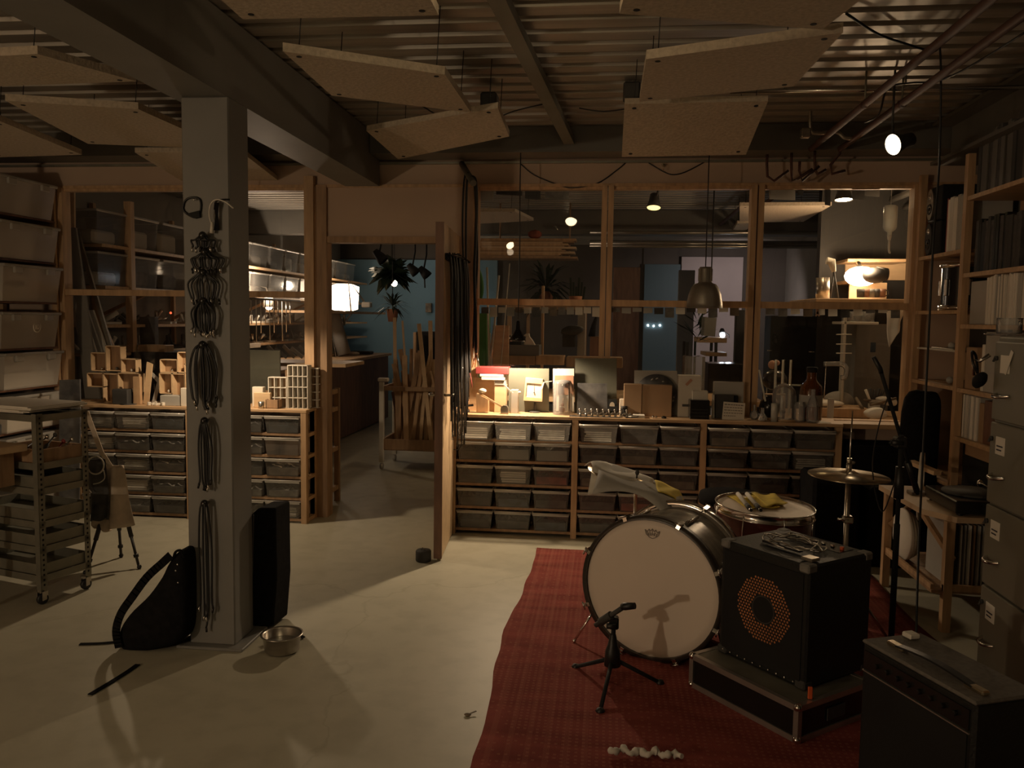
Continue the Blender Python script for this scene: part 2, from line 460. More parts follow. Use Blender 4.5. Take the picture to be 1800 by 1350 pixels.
# steel frame
bm_ = MB().box(-1.885, -1.875+.24, -2.5, WY, 2.43, 2.455).box(-1.885, -1.635, -2.5, WY, 2.745, 2.77).box(-1.775, -1.745, -2.5, WY, 2.45, 2.75)
struct('trim_3', MB().box(-1.885, -1.635, -2.5, WY-.02, 2.43, 2.77), 'steel_grey')
struct('trim_4', MB().box(-4.6, -1.89, 5.62, 5.86, 2.61, 2.775).box(-1.63, 2.42, 5.62, 5.86, 2.61, 2.775), 'steel_dark')
struct('trim_5', MB().box(2.02, 2.3, -1, 5.6, 2.50, 2.52).box(2.14, 2.17, -1, 5.6, 2.52, 2.74).box(2.02, 2.3, -1, 5.6, 2.74, 2.76), 'steel_dark')
struct('trim_6', MB().box(-4.7, 3, 9.9, 10.15, 2.5, 2.78), 'steel_dark')
col = thing('steel_column', 'square grey steel column carrying hung cable bundles', 'column', (-1.733, 3.56, 0)); col['kind'] = 'structure'; col.name = 'trim_7'
del col['category']; del col['label']
MB().rbox(-1.84, -1.625, 3.46, 3.655, .012, 2.43, .006).build('shaft', 'steel_grey', col)
MB().rbox(-1.885, -1.575, 3.42, 3.70, 0, .014, .003).build('base_plate', 'steel_grey', col)
tr = thing('cable_trunking', 'long dull green metal trunking running under the ceiling deck towards the window wall', 'trunking', (-.16, 3.6, 2.66))
tb = MB().prism([(-.60, 1.2, 2.70), (-.53, 1.2, 2.70), (-.235, 5.62, 2.66), (-.305, 5.62, 2.66)], (0, 0, .045)); tb.build('channel', 'trunking', tr)
for k in range(5):
    f = k/4; MB().tube([(-.56+.29*f, 1.4+4.1*f, 2.72), (-.56+.29*f, 1.4+4.1*f, 2.80)], .006, 6).build('hanger', 'galv_angle', tr)

# windows: bays in the partition --------------------------------------------------
def window(n, x0, x1, z0, z1, mid=1.61, mh=.045, post=.032, wood='pine'):
    e = thing('window_%d' % n, None, None, ((x0+x1)/2, WY, z0)); e['kind'] = 'structure'
    f = MB()
    f.box(x0-post, x0+.006, WY-.03, WY+.07, z0-.02, z1+.01).box(x1-.006, x1+post, WY-.03, WY+.07, z0-.02, z1+.01)
    f.box(x0, x1, WY, WY+.06, z1-.015, z1+.01).box(x0, x1, WY-.01, WY+.07, z0-.02, z0+.012)
    f.build('window_frame', wood, e)
    MB().box(x0, x1, WY-.02, WY+.05, mid-mh/2, mid+mh/2).build('mid_rail', wood, e)
    for a, b in ((z0+.012, mid-mh/2), (mid+mh/2, z1-.015)):
        MB().add([(x0, WY+.03, a), (x1, WY+.03, a), (x1, WY+.03, b), (x0, WY+.03, b)], [(0, 1, 2, 3)]).build('pane', 'glass', e)
    return e
WZ0, WZ1 = .82, 2.42
window(1, -4.08, -3.10, WZ0, WZ1, 1.65)
window(2, -3.03, -2.14, WZ0, WZ1, 1.65)
window(3, -.92, -.04, WZ0, WZ1, 1.615)
window(4, .03, .975, WZ0, WZ1, 1.615)
window(5, 1.05, 2.035, WZ0, WZ1, 1.615)

# door ------------------------------------------------------------------------
fr = thing('door_frame', None, None, (-1.58, WY, 0)); fr['kind'] = 'structure'; fr.name = 'trim_8'
MB().box(-2.115, -2.03, WY-.02, WY+.10, 0, 2.44).build('jamb', 'pine_old', fr)
MB().box(-1.125, -1.08, WY-.005, WY+.10, 0, 2.06).build('jamb', 'pine_old', fr)
MB().box(-2.03, -1.08, WY-.01, WY+.10, 2.03, 2.075).build('lintel', 'pine_old', fr)
MB().box(-2.185, -2.115, WY-.055, WY+.05, 0, 2.50).build('post', 'pine', fr)
ld = thing('door_1', None, None, (-1.085, 5.86, 0)); ld['kind'] = 'structure'
hinge = Vector((-1.085, 5.86, 0)); free = Vector((-1.020, 4.94, 0)); dv = (free-hinge).normalized(); dn = Vector((-dv.y, dv.x, 0))
def dleaf(a, b, z0, z1, t0, t1):
    q = [hinge+dv*a+dn*t0, hinge+dv*b+dn*t0, hinge+dv*b+dn*t1, hinge+dv*a+dn*t1]
    return MB().prism([v+Vector((0, 0, z0)) for v in q], (0, 0, z1-z0))
dl = (free-hinge).length
dleaf(0, dl, .012, 2.07, -.002, .040).build('leaf', 'birch', ld)
dleaf(dl, dl+.012, .012, 2.07, -.006, .044).build('edge_strip', 'dark_wood', ld)
for zz in (.3, 1.0, 1.8):
    MB().cyl(hinge+Vector((-.01, .004, zz-.04)), hinge+Vector((-.01, .004, zz+.04)), .009, n=8).build('hinge', 'galv_angle', ld)
hp = hinge+dv*(dl-.07)
for sgn, nm in ((-1, 'door_handle'), (1, 'door_handle')):
    b0 = hp + dn*(.042 if sgn > 0 else 0) + Vector((0, 0, 1.02))
    MB().tube([b0, b0+dn*.045*sgn, b0+dn*.05*sgn-dv*.02, b0+dn*.05*sgn-dv*.11], .008, 8).build(nm, 'brushed', ld)

# doorstop
ds = thing('door_stop', 'round dark weight standing at the foot of the open door', 'doorstop', (-1.12, 4.89, 0))
MB().lathe([(.001, 0), (.044, 0), (.048, .008), (.048, .062), (.042, .070), (.001, .070)], 24, T(-1.085, 4.91, 0)).build('block', 'charcoal', ds)
MB().tube([(-1.10, 4.91, .068), (-1.09, 4.91, .085), (-1.075, 4.91, .068)], .003, 6).build('ring', 'brushed', ds)

# ================================================================== LOW SHELVING WITH TUBS
def make_tub(wd, h, d, content, seed=0):
    """frosted tub seen from its end; origin at front-bottom centre, body runs to +y"""
    r = random.Random(seed)
    t = thing('storage_bin', 'frosted bin', 'storage bin')
    W, B = wd/2, wd/2-.018; H = h
    mb = MB()
    fr_ = [(-B, 0, 0), (B, 0, 0), (W-.008, -.006, H-.02), (-(W-.008), -.006, H-.02)]
    bk = [(x, d, z) for x, y, z in fr_]
    mb.add(fr_+bk, [(0, 1, 2, 3), (5, 4, 7, 6), (4, 0, 3, 7), (1, 5, 6, 2), (4, 5, 1, 0)])
    mb.build('tub', 'tub_plastic', t, local=True)
    rm = MB()
    rm.tube([(-W+.006, -.010, H-.008), (W-.006, -.010, H-.008), (W-.004, d, H-.008), (-W+.004, d, H-.008)], .0075, 6, closed=True)
    rm.box(-W+.006, W-.006, -.014, -.006, H-.022, H-.004)
    rm.build('rim', 'tub_rim', t, local=True)
    if content:
        m, lv = content; c = MB(); top = H*lv
        if m in ('paper', 'mixed_white') and r.random() < .6:
            for k in range(5):
                z = .006+k*top/5; c.box(-B*.8+r.uniform(-.01, .01), B*.75, .02+r.uniform(0, .02), d*.8, z, z+top/5-.004)
        else:
            def fn(u, v):
                x = (-1+2*u)*B*.93; z = top*(.75+.5*r.random()*sin(pi*u)**.3)
                return (x, .015+v*d*.85, z)
            c.grid(fn, 9, 5, smooth=False)
            c.box(-B*.92, B*.92, .012, d*.86, .005, top*.72)
        c.build('contents', m, t, local=True)
    return t
CONT = [('mixed_grey', .5), ('mixed_white', .55), ('mixed_blue', .6), ('mixed_brown', .6), ('mixed_dark', .6), ('paper', .6), ('mixed_red', .6), ('cardboard', .7), None, ('paper_grey', .8)]
PROT = {}
def put_tub(wd, h, d, ci, loc, label, group, ry=0):
    key = (wd, h, d, ci)
    if key not in PROT: t = make_tub(wd, h, d, CONT[ci], ci+3); PROT[key] = t; t0 = t
    else: t0 = copy_tree(PROT[key])
    t0.location = loc; t0['label'] = label; t0['group'] = group
    return t0
WORD = {0: 'grey oddments', 1: 'white scraps', 2: 'dark blue parts', 3: 'brown oddments', 4: 'dark oddments', 5: 'papers', 6: 'red things', 7: 'cardboard', 8: 'little', 9: 'grey sheets'}

def low_shelf(name, label, posts, y0, y1, rows, ztop, group, where, fill, top_ext=(0, 0), unitw=('left', 'middle', 'right')):
    """posts = x centres; rows = z of the bottom of every tub row, top row first"""
    t = thing(name, label, 'shelving', ((posts[0]+posts[-1])/2, (y0+y1)/2, 0))
    for x in posts:
        for y in (y0, y1-.045):
            MB().box(x-.02, x+.02, y, y+.045, 0, ztop-.018).build('post', 'pine', t)
    for i in range(len(posts)-1):
        xa, xb = posts[i]+.02, posts[i+1]-.02
        rn = MB()
        for z in rows:
            rn.box(xa, xb, y0+.012, y0+.028, z-.020, z-.002).box(xa, xb, y1-.05, y1-.03, z-.020, z-.002)
            n = 3
            for k in range(n+1):
                x = xa + (xb-xa)*k/n; rn.box(max(xa, x-.014), min(xb, x+.014), y0+.028, y1-.05, z-.012, z-.003)
        rn.build('runner_frame', 'pine_old', t)
    for x in posts:
        for z in rows: MB().box(x-.018, x+.018, y0+.045, y1-.045, z-.03, z-.004).build('side_rung', 'pine', t)
    MB().rbox(posts[0]-.03-top_ext[0], posts[-1]+.025+top_ext[1], y0-.002, y1+.01, ztop-.018, ztop+.004, .003).build('top_board', 'pine_flat', t)
    bi = 0
    for i in range(len(posts)-1):
        xa, xb = posts[i]+.024, posts[i+1]-.024; wd = round((xb-xa)/3-.004, 3)
        for r, z in enumerate(rows):
            h = .125 if r == 0 else .128
            for k in range(3):
                x = xa + (xb-xa)*(k+.5)/3; ci = fill[i][r][k]
                lb = 'frosted bin of %s, %s row, %s of three, %s unit %s of door' % (WORD[ci], ORD[r+1] if r < 4 else 'bottom', ('left', 'middle', 'right')[k], unitw[i], where)
                put_tub(wd, h, .30, ci, (x, y0+(-.034 if r == 0 and where == 'right' else .004)+random.uniform(-.004, .010), z), lb, group)
    return t
rows_r = [.671, .521, .344, .212, .052]
rows_r = [.672, .525, .362, .200, .044]
fillR = [[[5, 1, 1], [4, 9, 9], [4, 5, 6], [4, 2, 4], [4, 4, 2]],
         [[1, 4, 4], [4, 3, 4], [3, 4, 3], [4, 6, 4], [4, 4, 4]],
         [[3, 0, 4], [4, 0, 1], [4, 4, 4], [4, 2, 4], [4, 4, 4]]]
low_shelf('low_shelf', 'long low pine shelf of frosted bins under the windows right of the door', [-1.03, -.19, .665, 1.535], 5.58, 5.885, rows_r, .835,
          'frosted bins in the low shelf right of the door', 'right', fillR)
rows_l = [.655, .497, .343, .188, .035]
fillL = [[[1, 5, 2], [5, 0, 0], [0, 1, 3], [4, 5, 0], [3, 0, 4]],
         [[4, 4, 2], [3, 0, 8], [0, 4, 3], [4, 0, 0], [9, 0, 1]]]
low_shelf('low_shelf', 'low pine shelf of frosted bins left of the door, half hidden by the column', [-3.86, -2.995, -2.13], 5.66, 5.89, rows_l, .822,
          'frosted bins in the low shelf left of the door', 'left', fillL, unitw=('left', 'right'))
# end shelf beyond the door jamb
e = thing('end_rack', 'narrow pine rack end standing just inside the doorway by the left jamb', 'rack', (-2.2, 6.25, 0))
for y in (6.08, 6.42):
    MB().box(-2.16, -2.12, y, y+.04, 0, .92).build('post', 'pine_old', e)
    MB().box(-2.60, -2.56, y, y+.04, 0, .92).build('post', 'pine_old', e)
for z in (.1, .42, .74, .88):
    MB().box(-2.155, -2.125, 6.12, 6.42, z, z+.035).build('side_rung', 'pine', e)
    MB().box(-2.56, -2.16, 6.1, 6.44, z+.012, z+.025).build('shelf_board', 'pine_flat', e)
for z, m, nm in ((.137, 'cardboard', 'shoe box'), (.457, 'cardboard', 'flat box'), (.917, 'cardboard', 'tall box')):
    mono('cardboard_box', MB().rbox(-2.45, -2.17, 6.13, 6.38, z, z+.16, .004), m, '%s of brown card on the %s of the narrow rack inside the doorway' % (nm, {.137: 'bottom shelf', .457: 'middle shelf', .917: 'top'}[z]), 'box')

# ================================================================== LEFT WALL OF BIG BINS
rk = thing('tall_shelf', 'tall pine shelving along the left wall holding large see-through boxes', 'shelving', (-4.35, 5.5, 0))
for x in (-4.14, -4.58):
    for y in (5.845, 4.55):
        MB().box(x-.02, x+.02, y, y+.04, 0, 2.44).build('post', 'pine', rk)
ztops = [2.445, 2.135, 1.84, 1.51, 1.225, .925, .63, .34]
for z in ztops:
    MB().box(-4.60, -4.115, 4.59, 5.845, z-.285, z-.272).build('shelf_board', 'dark_wood', rk)
words = ['white packing film', 'crumpled white netting', 'white wool and card', 'dark cloth and round badge', 'white film and blue cloth', 'pale sheets', 'dark cables', 'dark cloth']
bigm = ['mixed_white', 'white_cloth', 'white_cloth', 'mixed_blue', 'white_cloth', 'paper', 'mixed_dark', 'mixed_dark']
for i, z in enumerate(ztops):
    t = thing('storage_box', 'large box of %s, %s from top at left wall' % (words[i], ORD[i+1]), 'storage box', (-4.33, 5.52, z-.27), group='large boxes in the tall left shelving')
    h = .235; xo = .012*(i % 3)
    x0, x1, ya, yb = -4.56, -4.085+xo, 5.22, 5.82
    q = [(x0, ya, 0), (x1-.03, ya+.02, 0), (x1-.03, yb-.02, 0), (x0, yb, 0), (x0, ya, h), (x1, ya, h), (x1, yb, h), (x0, yb, h)]
    q = [(a, b, c+z-.27) for a, b, c in q]
    MB().add(q, [(3, 2, 1, 0), (0, 1, 5, 4), (1, 2, 6, 5), (2, 3, 7, 6), (3, 0, 4, 7)]).build('tub', 'box_plastic', t)
    MB().rbox(x0-.005, x1+.015, ya-.01, yb+.012, z-.036, z-.014, .006).build('lid', 'tub_rim', t)
    rr = random.Random(i)
    def fn(u, v): return (x0+.03+u*(x1-x0-.075), ya+.03+v*(yb-ya-.06), z-.27+h*(.45+.4*rr.random()*sin(pi*v)**.5))
    c = MB().grid(fn, 8, 12, smooth=False).box(x0+.03, x1-.046, ya+.04, yb-.04, z-.262, z-.27+h*.46)
    c.build('contents', bigm[i], t)
    if i == 2: MB().rbox(x1-.09, x1-.045, 5.52, 5.76, z-.262, z-.10, .004).build('card_insert', 'cardboard', t)
    if i == 3:
        y0b = 5.585; zc = z-.12
        bd = MB(); M_ = Matrix.Translation((x1-.012, y0b, zc)) @ Matrix.Rotation(pi/2, 4, 'Y')
        for rr_, rw in ((.038, .0045),):
            bd.tube([M_ @ Vector((rr_*cos(a*pi/12), rr_*sin(a*pi/12), 0)) for a in range(24)], rw, 5, closed=True)
        bd.box(x1-.014, x1-.009, y0b-.018, y0b-.010, zc-.018, zc+.02)
        bd.tube([M_ @ Vector((.016*cos(a*pi/6), .010+.011*sin(a*pi/6), 0)) for a in range(12)], .004, 5, closed=True)
        bd.build('badge', 'paper', t)
        MB().ball((x1-.045, 5.55, z-.235), .05, 10, (.3, 1, .5)).build('pink_cloth', 'mixed_red', t)
    if i == 4:
        MB().rbox(x1-.05, x1-.042, 5.70, 5.725, z-.16, z-.09, .002, M=T(0, 0, 0)).build('tag', 'paper', t)
    for yy in (ya+.13, yb-.13):
        MB().rbox(x1-.002, x1+.02, yy-.04, yy+.04, z-.075, z-.03, .004).build('clip', 'tub_rim', t)

# ================================================================== RIGHT WALL SHELVING
rs = thing('tall_shelf', 'tall pine shelving along the right wall from the window to the filing cabinet', 'shelving', (2.22, 4.4, 0))
for x in (2.07, 2.385):
    for y in (5.815, 5.10, 3.62, 2.1):
        if y == 5.815 and x < 2.1: pass
        MB().box(x-.02, x+.02, y, y+.045, 0, 2.48).build('post', 'pine', rs)
for z in (1.94, 1.585, 1.13, .55):
    MB().box(2.055, 2.40, 5.145, 5.815, z-.022, z).build('shelf_board', 'pine_flat', rs)
for z in (2.235, 1.795, 1.50, 1.13, .845, .45):
    MB().box(2.055, 2.40, 2.145, 5.10, z-.024, z).build('shelf_board', 'pine_flat', rs)
MB().box(2.07, 2.39, 5.15, 5.80, 1.335, 1.345).build('thin_shelf', 'white_paint', rs)
MB().add([(2.405, 5.145, .55), (2.405, 5.815, .55), (2.405, 5.815, 1.93), (2.405, 5.145, 1.93)], [(0, 1, 2, 3)]).build('back_panel', 'charcoal', rs)

# ================================================================== CEILING BOARDS
def board(pts, th, label, group='wood wool boards hung under the ceiling'):
    """pts: four bottom corners"""
    p = [Vector(q) for q in pts]; n = (p[1]-p[0]).cross(p[3]-p[0]).normalized()
    if n.z < 0: n = -n
    c = sum(p, Vector((0, 0, 0)))/4
    t = thing('ceiling_board', label, 'acoustic board', c, group=group)
    MB().prism(p, n*th).build('panel', 'acoustic', t)
    for i in range(4):
        q = p[i]+(c-p[i])*.14
        MB().cyl(q-n*.002, q-n*.0005, .011, n=8).build('screw_washer', 'black_matte', t)
        MB().tube([q+n*th, Vector((q.x+.01, q.y+.02, 2.79))], .0022, 5).build('hanging_wire', 'black_rubber', t)
    return t
def quad(px, zs): return [P(a, b, z=z) for (a, b), z in zip(px, zs)]
board(quad([(497,90),(782,131),(828,198),(583,168)], [2.50]*4), .033, 'square wood wool board nearest the column, upper left of the ceiling trunking')
board(quad([(644,230),(875,190),(895,240),(700,280)], [2.52, 2.52, 2.47, 2.47]), .03, 'tilted wood wool board just above the door wall, behind the square one')
board(quad([(1136,104),(1482,57),(1395,152),(1124,179)], [2.5]*4), .035, 'wood wool board right of the ceiling trunking, overlapping the one nearer the windows')
board(quad([(1098,183),(1350,178),(1311,272),(1093,276)], [2.55, 2.55, 2.42, 2.42]), .03, 'wood wool board nearest the windows, right of the ceiling trunking')
a, b = P(427,34,z=2.5), P(771,27,z=2.5)
board([a+Vector((.02,-.64,0)), b+Vector((.01,-.64,0)), b, a], .033, 'wood wool board cut by the top edge left of the ceiling trunking')
a, b = P(1089,24,z=2.5), P(1445,52,z=2.5)
board([a+Vector((.05,-.63,0)), b+Vector((.12,-.62,0)), b, a], .033, 'wood wool board cut by the top edge right of the ceiling trunking')
board(quad([(9,177),(243,192),(400,262),(155,253)], [2.5]*4), .033, 'wood wool board left of the column, pale near edge to the left')
a = P(144,272,z=2.5); b = P(0,213,z=2.5)
board([b, a, a+Vector((-.62, .06, 0)), b+Vector((-.62, .02, 0))], .033, 'wood wool board at the left edge over the big boxes')
a = P(66,95,z=2.52); b = P(240,143,z=2.52); c_ = P(0,98,z=2.52); d_ = P(0,150,z=2.52)
board([c_+Vector((-.3,.02,0)), a, b, d_+Vector((-.3,.03,0))], .033, 'wood wool board at the top left between beam and left edge')
board(quad([(237,268),(425,268),(495,322),(322,320)], [2.48]*4), .03, 'wood wool board behind the column head')

# dark lamp-like fixtures by the boards, hung wires
for (px, py, lb) in ((862, 178, 'small dark spotlight behind the tilted board left of the trunking'), (1112, 160, 'small dark spotlight beside the right hand boards')):
    q = P(px, py, y=4.6)
    t = thing('spotlight', lb, 'spotlight', q)
    MB().rbox(q.x-.05, q.x+.04, q.y-.05, q.y+.06, q.z-.05, q.z+.04, .01).build('housing', 'charcoal', t)
    MB().tube([(q.x, q.y, q.z+.04), (q.x, q.y, 2.79)], .005, 6).build('stem', 'brushed', t)

def pt(px, py, y): return P(px, py, y=y)
def cablep(name, pix, y, r, label, cat='cable', m='black_rubber', group=None, k=5):
    ys = y if isinstance(y, (list, tuple)) else [y]*len(pix)
    return mono(name, MB().tube(catmull([P(a, b, y=yy) for (a, b), yy in zip(pix, ys)], k), r, 6), m, label, cat, group)
cablep('ceiling_cable', [(740,185),(790,212),(850,214),(905,195),(955,183)], 4.9, .004, 'thin black cable sagging under the boards left of the trunking')
cablep('ceiling_cable', [(1018,190),(1060,196),(1110,190)], 4.9, .004, 'thin black cable running to the board right of the trunking')
cablep('ceiling_cable', [(1488,24),(1540,58),(1592,77),(1640,90),(1652,78)], [3.6,3.8,4,4.1,4.1], .006, 'black cable from the top right board to the red pipe')
cablep('ceiling_cable', [(1800,58),(1740,96),(1680,130),(1640,144),(1600,146),(1560,156),(1545,200),(1520,215)], [3.3,3.6,3.9,4.2,4.4,4.5,4.6,4.7], .005, 'black cable slung along the right hand red pipe')
cablep('hanging_cable', [(1652,80),(1654,140),(1651,290),(1641,420),(1634,560),(1627,700),(1621,830),(1615,960),(1610,1125)], [4.1]*3+[4.05,4,3.9,3.8,3.6,3.35], .005, 'thin black cable hanging from the ceiling down past the tall microphone stand')
cablep('lamp_flex', [(915,288),(940,308),(985,326),(1010,330),(1050,322),(1083,300),(1102,284)], 5.895, .004, 'dark flex looping along the window header from pendant to clamp')
cablep('lamp_flex', [(1140,286),(1165,301),(1183,307),(1205,302),(1238,285)], 5.895, .004, 'second shorter dark flex loop on the window header')
hk = thing('hook_lamp_flex_hook', 'small brass hook on the window header between the flex loops', 'hook', P(1166, 290, y=5.6)); hk.name = 'wall_hook'
q = P(1166, 290, y=5.88); MB().tube([q, q+Vector((0,-.03,0)), q+Vector((0,-.05,-.02)), q+Vector((0,-.03,-.04))], .004, 6).build('hook', 'brass', hk)
MB().cyl(q, q+Vector((0,-.006,0)), .012, n=10).build('rosette', 'brass', hk)

# red pipes with brackets
PX1, PX2 = P(1500, 200, z=2.615).x, P(1572, 192, z=2.615).x
for x, lb in ((PX1, 'left of the two rusty red pipes under the ceiling'), (PX2, 'right of the two rusty red pipes under the ceiling')):
    t = thing('ceiling_pipe', lb, 'pipe', (x, 3, 2.6), group='red pipes')
    MB().cyl((x, -1, 2.615), (x, 5.62, 2.615), .019, n=12).build('pipe', 'red_pipe', t)
    for y in (1.5, 3.0, 4.5):
        MB().cyl((x, y, 2.63), (x, y, 2.79), .005, n=6).build('hanger', 'galv_angle', t)
        MB().lathe([(.023, -.012), (.023, .012)], 14, T(x, y, 2.615) @ Matrix.Rotation(pi/2, 4, 'X')).build('pipe_clip', 'red_pipe', t)
t = thing('pipe_bracket', 'rusty red angle brackets hanging from the steel beam above the right window', 'bracket', P(1420, 310, y=5.55))
for pa in ([(1348,288),(1349,310),(1361,318),(1386,300)], [(1391,285),(1392,318),(1403,314),(1428,297)], [(1405,300),(1410,318),(1440,292)], [(1432,280),(1433,300),(1438,306),(1452,298)], [(1476,270),(1460,290),(1462,306),(1486,300)]):
    MB().tube([P(*pa[0], y=5.66)+Vector((0, 0, .06))]+[P(a, b, y=5.66) for a, b in pa], .009, 6).build('angle', 'red_pipe', t)
t = thing('silver_conduit', 'thin shiny conduit running across under the ceiling deck right of the boards', 'conduit', P(1500, 165, y=4.4)); t.name = 'conduit'
MB().cyl((.62, 4.55, 2.70), (2.4, 4.55, 2.70), .011, n=8).build('tube', 'chrome', t)
for x in (.9, 1.5, 2.1): MB().cyl((x, 4.55, 2.70), (x, 4.55, 2.79), .006, n=6).build('clip', 'galv_angle', t)
t = thing('pipe_bend', 'galvanised pipe bend with valve under the ceiling above the middle window', 'pipe', P(1430, 220, y=5.2))
MB().tube(catmull([P(1425,195,y=5.2), P(1425,228,y=5.2), P(1437,234,y=5.2), P(1470,232,y=5.2), P(1484,242,y=5.2), P(1497,243,y=5.2)], 4), .011, 8).build('bend', 'brushed', t)
MB().rbox(*sum([[P(1414,236,y=5.2)[i]-.02, P(1414,236,y=5.2)[i]+.035] for i in range(3)], []), .006).build('valve', 'brushed', t)

# ---- clamp lamp (upper right)
def aimM(loc, d):
    return Matrix.Translation(loc) @ Vector(d).to_track_quat('Z', 'Y').to_matrix().to_4x4()
t = thing('reflector_lamp', 'lit reflector lamp hanging from the red pipes at the upper right', 'lamp', L_CLAMP)
dr = Vector((-.86, -.42, -.30)).normalized(); Mx = aimM(Vector(L_CLAMP), dr)
MB().lathe([(.018, -.13), (.034, -.125), (.036, -.07), (.050, -.02), (.056, 0), (.053, 0)], 24, Mx, cap0=True).build('housing', 'charcoal', t)
MB().lathe([(.0001, .004), (.03, .002), (.052, -.004)], 24, Mx).build('bulb', 'bulb_clamp', t)
MB().tube(catmull([(1.435, 4.5, 2.46), (1.44, 4.53, 2.52), (1.43, 4.5, 2.58), (1.43, 4.5, 2.79)], 4), .006, 6).build('arm', 'charcoal', t)
# overhead reflector lamps outside the frame, mirrored in the window panes
for L0, lb, r_ in ((L_OVER, 'lit ceiling reflector lamp over the floor before the door, mirrored in the window', .075), (L_BACK, 'lit ceiling reflector lamp behind the viewpoint, mirrored in the left window', .07)):
    t = thing('reflector_lamp', lb, 'lamp', L0)
    if L0 is L_OVER: dr = Vector((0, .9, -1))
    else: dr = Vector((.45, .75, -.6))
    Mx = aimM(Vector(L0), dr.normalized())
    MB().lathe([(.018, -.12), (.034, -.115), (.05, -.04), (r_, 0), (r_-.004, 0)], 20, Mx, cap0=True).build('housing', 'charcoal', t)
    MB().lathe([(.0001, -.012), (r_-.01, -.012)], 20, Mx).build('bulb', 'bulb', t)
    MB().cyl((L0[0], L0[1], L0[2]+.1), (L0[0], L0[1], 2.79), .006, n=6).build('stem', 'charcoal', t)

# ---- pendants
def small_pendant(loc, label, px_top=2.60):
    t = thing('pendant_lamp', label, 'lamp', loc)
    x, y, z = loc
    MB().lathe([(.006, .13), (.012, .12), (.016, .07), (.03, .045), (.052, .012), (.056, -.012), (.053, -.012), (.028, .04), (.012, .055)], 20, T(x, y, z)).build('lamp_shade', 'black_gloss', t)
    MB().ball((x, y, z+.018), .017, 10).build('bulb', 'bulb', t)
    MB().tube(catmull([(x, y, z+.12), (x+.004, y, z+.6), (x, y, z+1.0), (x, y+.02, 2.775)], 3), .004, 6).build('lamp_cord', 'black_rubber', t)
small_pendant((L_PENDANT[0], L_PENDANT[1], 1.355), 'small black pendant hanging low over the right hand counter by the desk box')
small_pendant((L_LEFT[0], L_LEFT[1], 1.51), 'small black pendant over the left counter behind the column')
q = P(1238, 541, y=5.45)
t = thing('pendant_lamp', 'unlit grey metal factory pendant in front of the middle window', 'lamp', q)
MB().lathe([(.012, .262), (.036, .26), (.040, .245), (.042, .165), (.046, .158), (.070, .150), (.088, .125), (.102, .085), (.112, .03), (.115, .0), (.118, -.002), (.108, .0), (.09, .09), (.05, .15)], 32, T(*q)).build('lamp_shade', 'dull_metal', t)
for k in range(8):
    a = k*pi/4; MB().box(.038, .045, -.003, .003, .17, .25, M=T(*q) @ Rz(a)).build('rib', 'dull_metal', t)
MB().tube([q+Vector((0, 0, .262)), q+Vector((0, 0, 2.775-q.z))], .0035, 6).build('lamp_cord', 'black_rubber', t)

# ================================================================== COLUMN HANGINGS
fy = 3.455
def bundle(px, py, n, length, spread, label, big=False, seed=1, ends=True):
    r = random.Random(seed); q = P(px, py, y=fy)
    t = thing('cable_bundle', label, 'cables', q, group='short black cable bundles on the column')
    MB().ball(q+Vector((0, -.035, .0)), .017 if not big else .019, 12).build('hook_knob', 'black_gloss', t)
    MB().cyl(q, q+Vector((0, -.035, 0)), .006, n=6).build('hook_pin', 'brushed', t)
    for k in range(n):
        f = (k+.5)/n*2-1; f += r.uniform(-.08, .08); a = f*spread
        L = length*(1-.12*abs(f))*r.uniform(.93, 1.05); yy = -.02-.02*r.random()
        s = [q+Vector((0, -.03, .008)), q+Vector((a*.55, yy-.01, -.02)), q+Vector((a, yy, -L*.45)), q+Vector((a*.85, yy, -L*.9)), q+Vector((a*.80+r.uniform(-.012, .012), yy, -L))]
        cb = MB().tube(catmull(s, 4), .0044, 5).build('cable', 'black_rubber', t)
        pl = MB().cyl(s[-1], s[-1]+Vector((r.uniform(-.006, .006), 0, -.022)), .0052, n=6)
        if ends: pl.build('plug', 'chrome' if r.random() < .45 else 'black_gloss', cb)
bundle(363, 415, 9, .055, .055, 'topmost short bundle of black patch cables on the column front', seed=1)
bundle(367, 444, 11, .075, .085, 'second bundle from the top of short black patch cables on the column', seed=2)
bundle(364, 480, 9, .125, .080, 'third bundle from the top of black patch cables on the column', seed=3)
bundle(364, 529, 12, .145, .062, 'fourth bundle from the top of black patch cables on the column', seed=4)
bundle(363, 606, 12, .27, .068, 'fifth bundle from the top, long full loop of black cables on the column', True, seed=5)
bundle(366, 738, 6, .30, .040, 'sixth bundle from the top, narrow long loop of black cables on the column', seed=6)
bundle(366, 882, 5, .55, .036, 'lowest bundle of thin black cables reaching the foot of the column', seed=7)
t = thing('headset_strap', 'black strap with metal buckle hung at the upper left of the column', 'strap', P(337, 365, y=fy))
MB().tube(catmull([P(322,368,y=fy), P(326,352,y=fy), P(340,347,y=fy), P(352,352,y=fy), P(352,372,y=fy), P(344,382,y=fy), P(332,378,y=fy)], 4, True), .0045, 6, closed=True).build('loop', 'black_rubber', t)
MB().prism([P(326,376,y=fy-.01), P(350,370,y=fy-.01), P(351,382,y=fy-.01), P(343,384,y=fy-.01)], (0, .012, 0)).build('pad', 'black_matte', t)
MB().ball(P(341, 351, y=fy-.01), .005, 8).build('buckle', 'chrome', t)
t = thing('hook_with_leads', 'white lead looped over a black hook near the top of the column', 'lead', P(385, 360, y=fy-.02)); t.name = 'white_lead'
MB().tube(catmull([P(375,402,y=fy-.02), P(368,380,y=fy-.02), P(370,360,y=fy-.03), P(380,351,y=fy-.04), P(396,355,y=fy-.05), P(410,366,y=fy-.06)], 5), .003, 6).build('cord', 'white_paint', t)
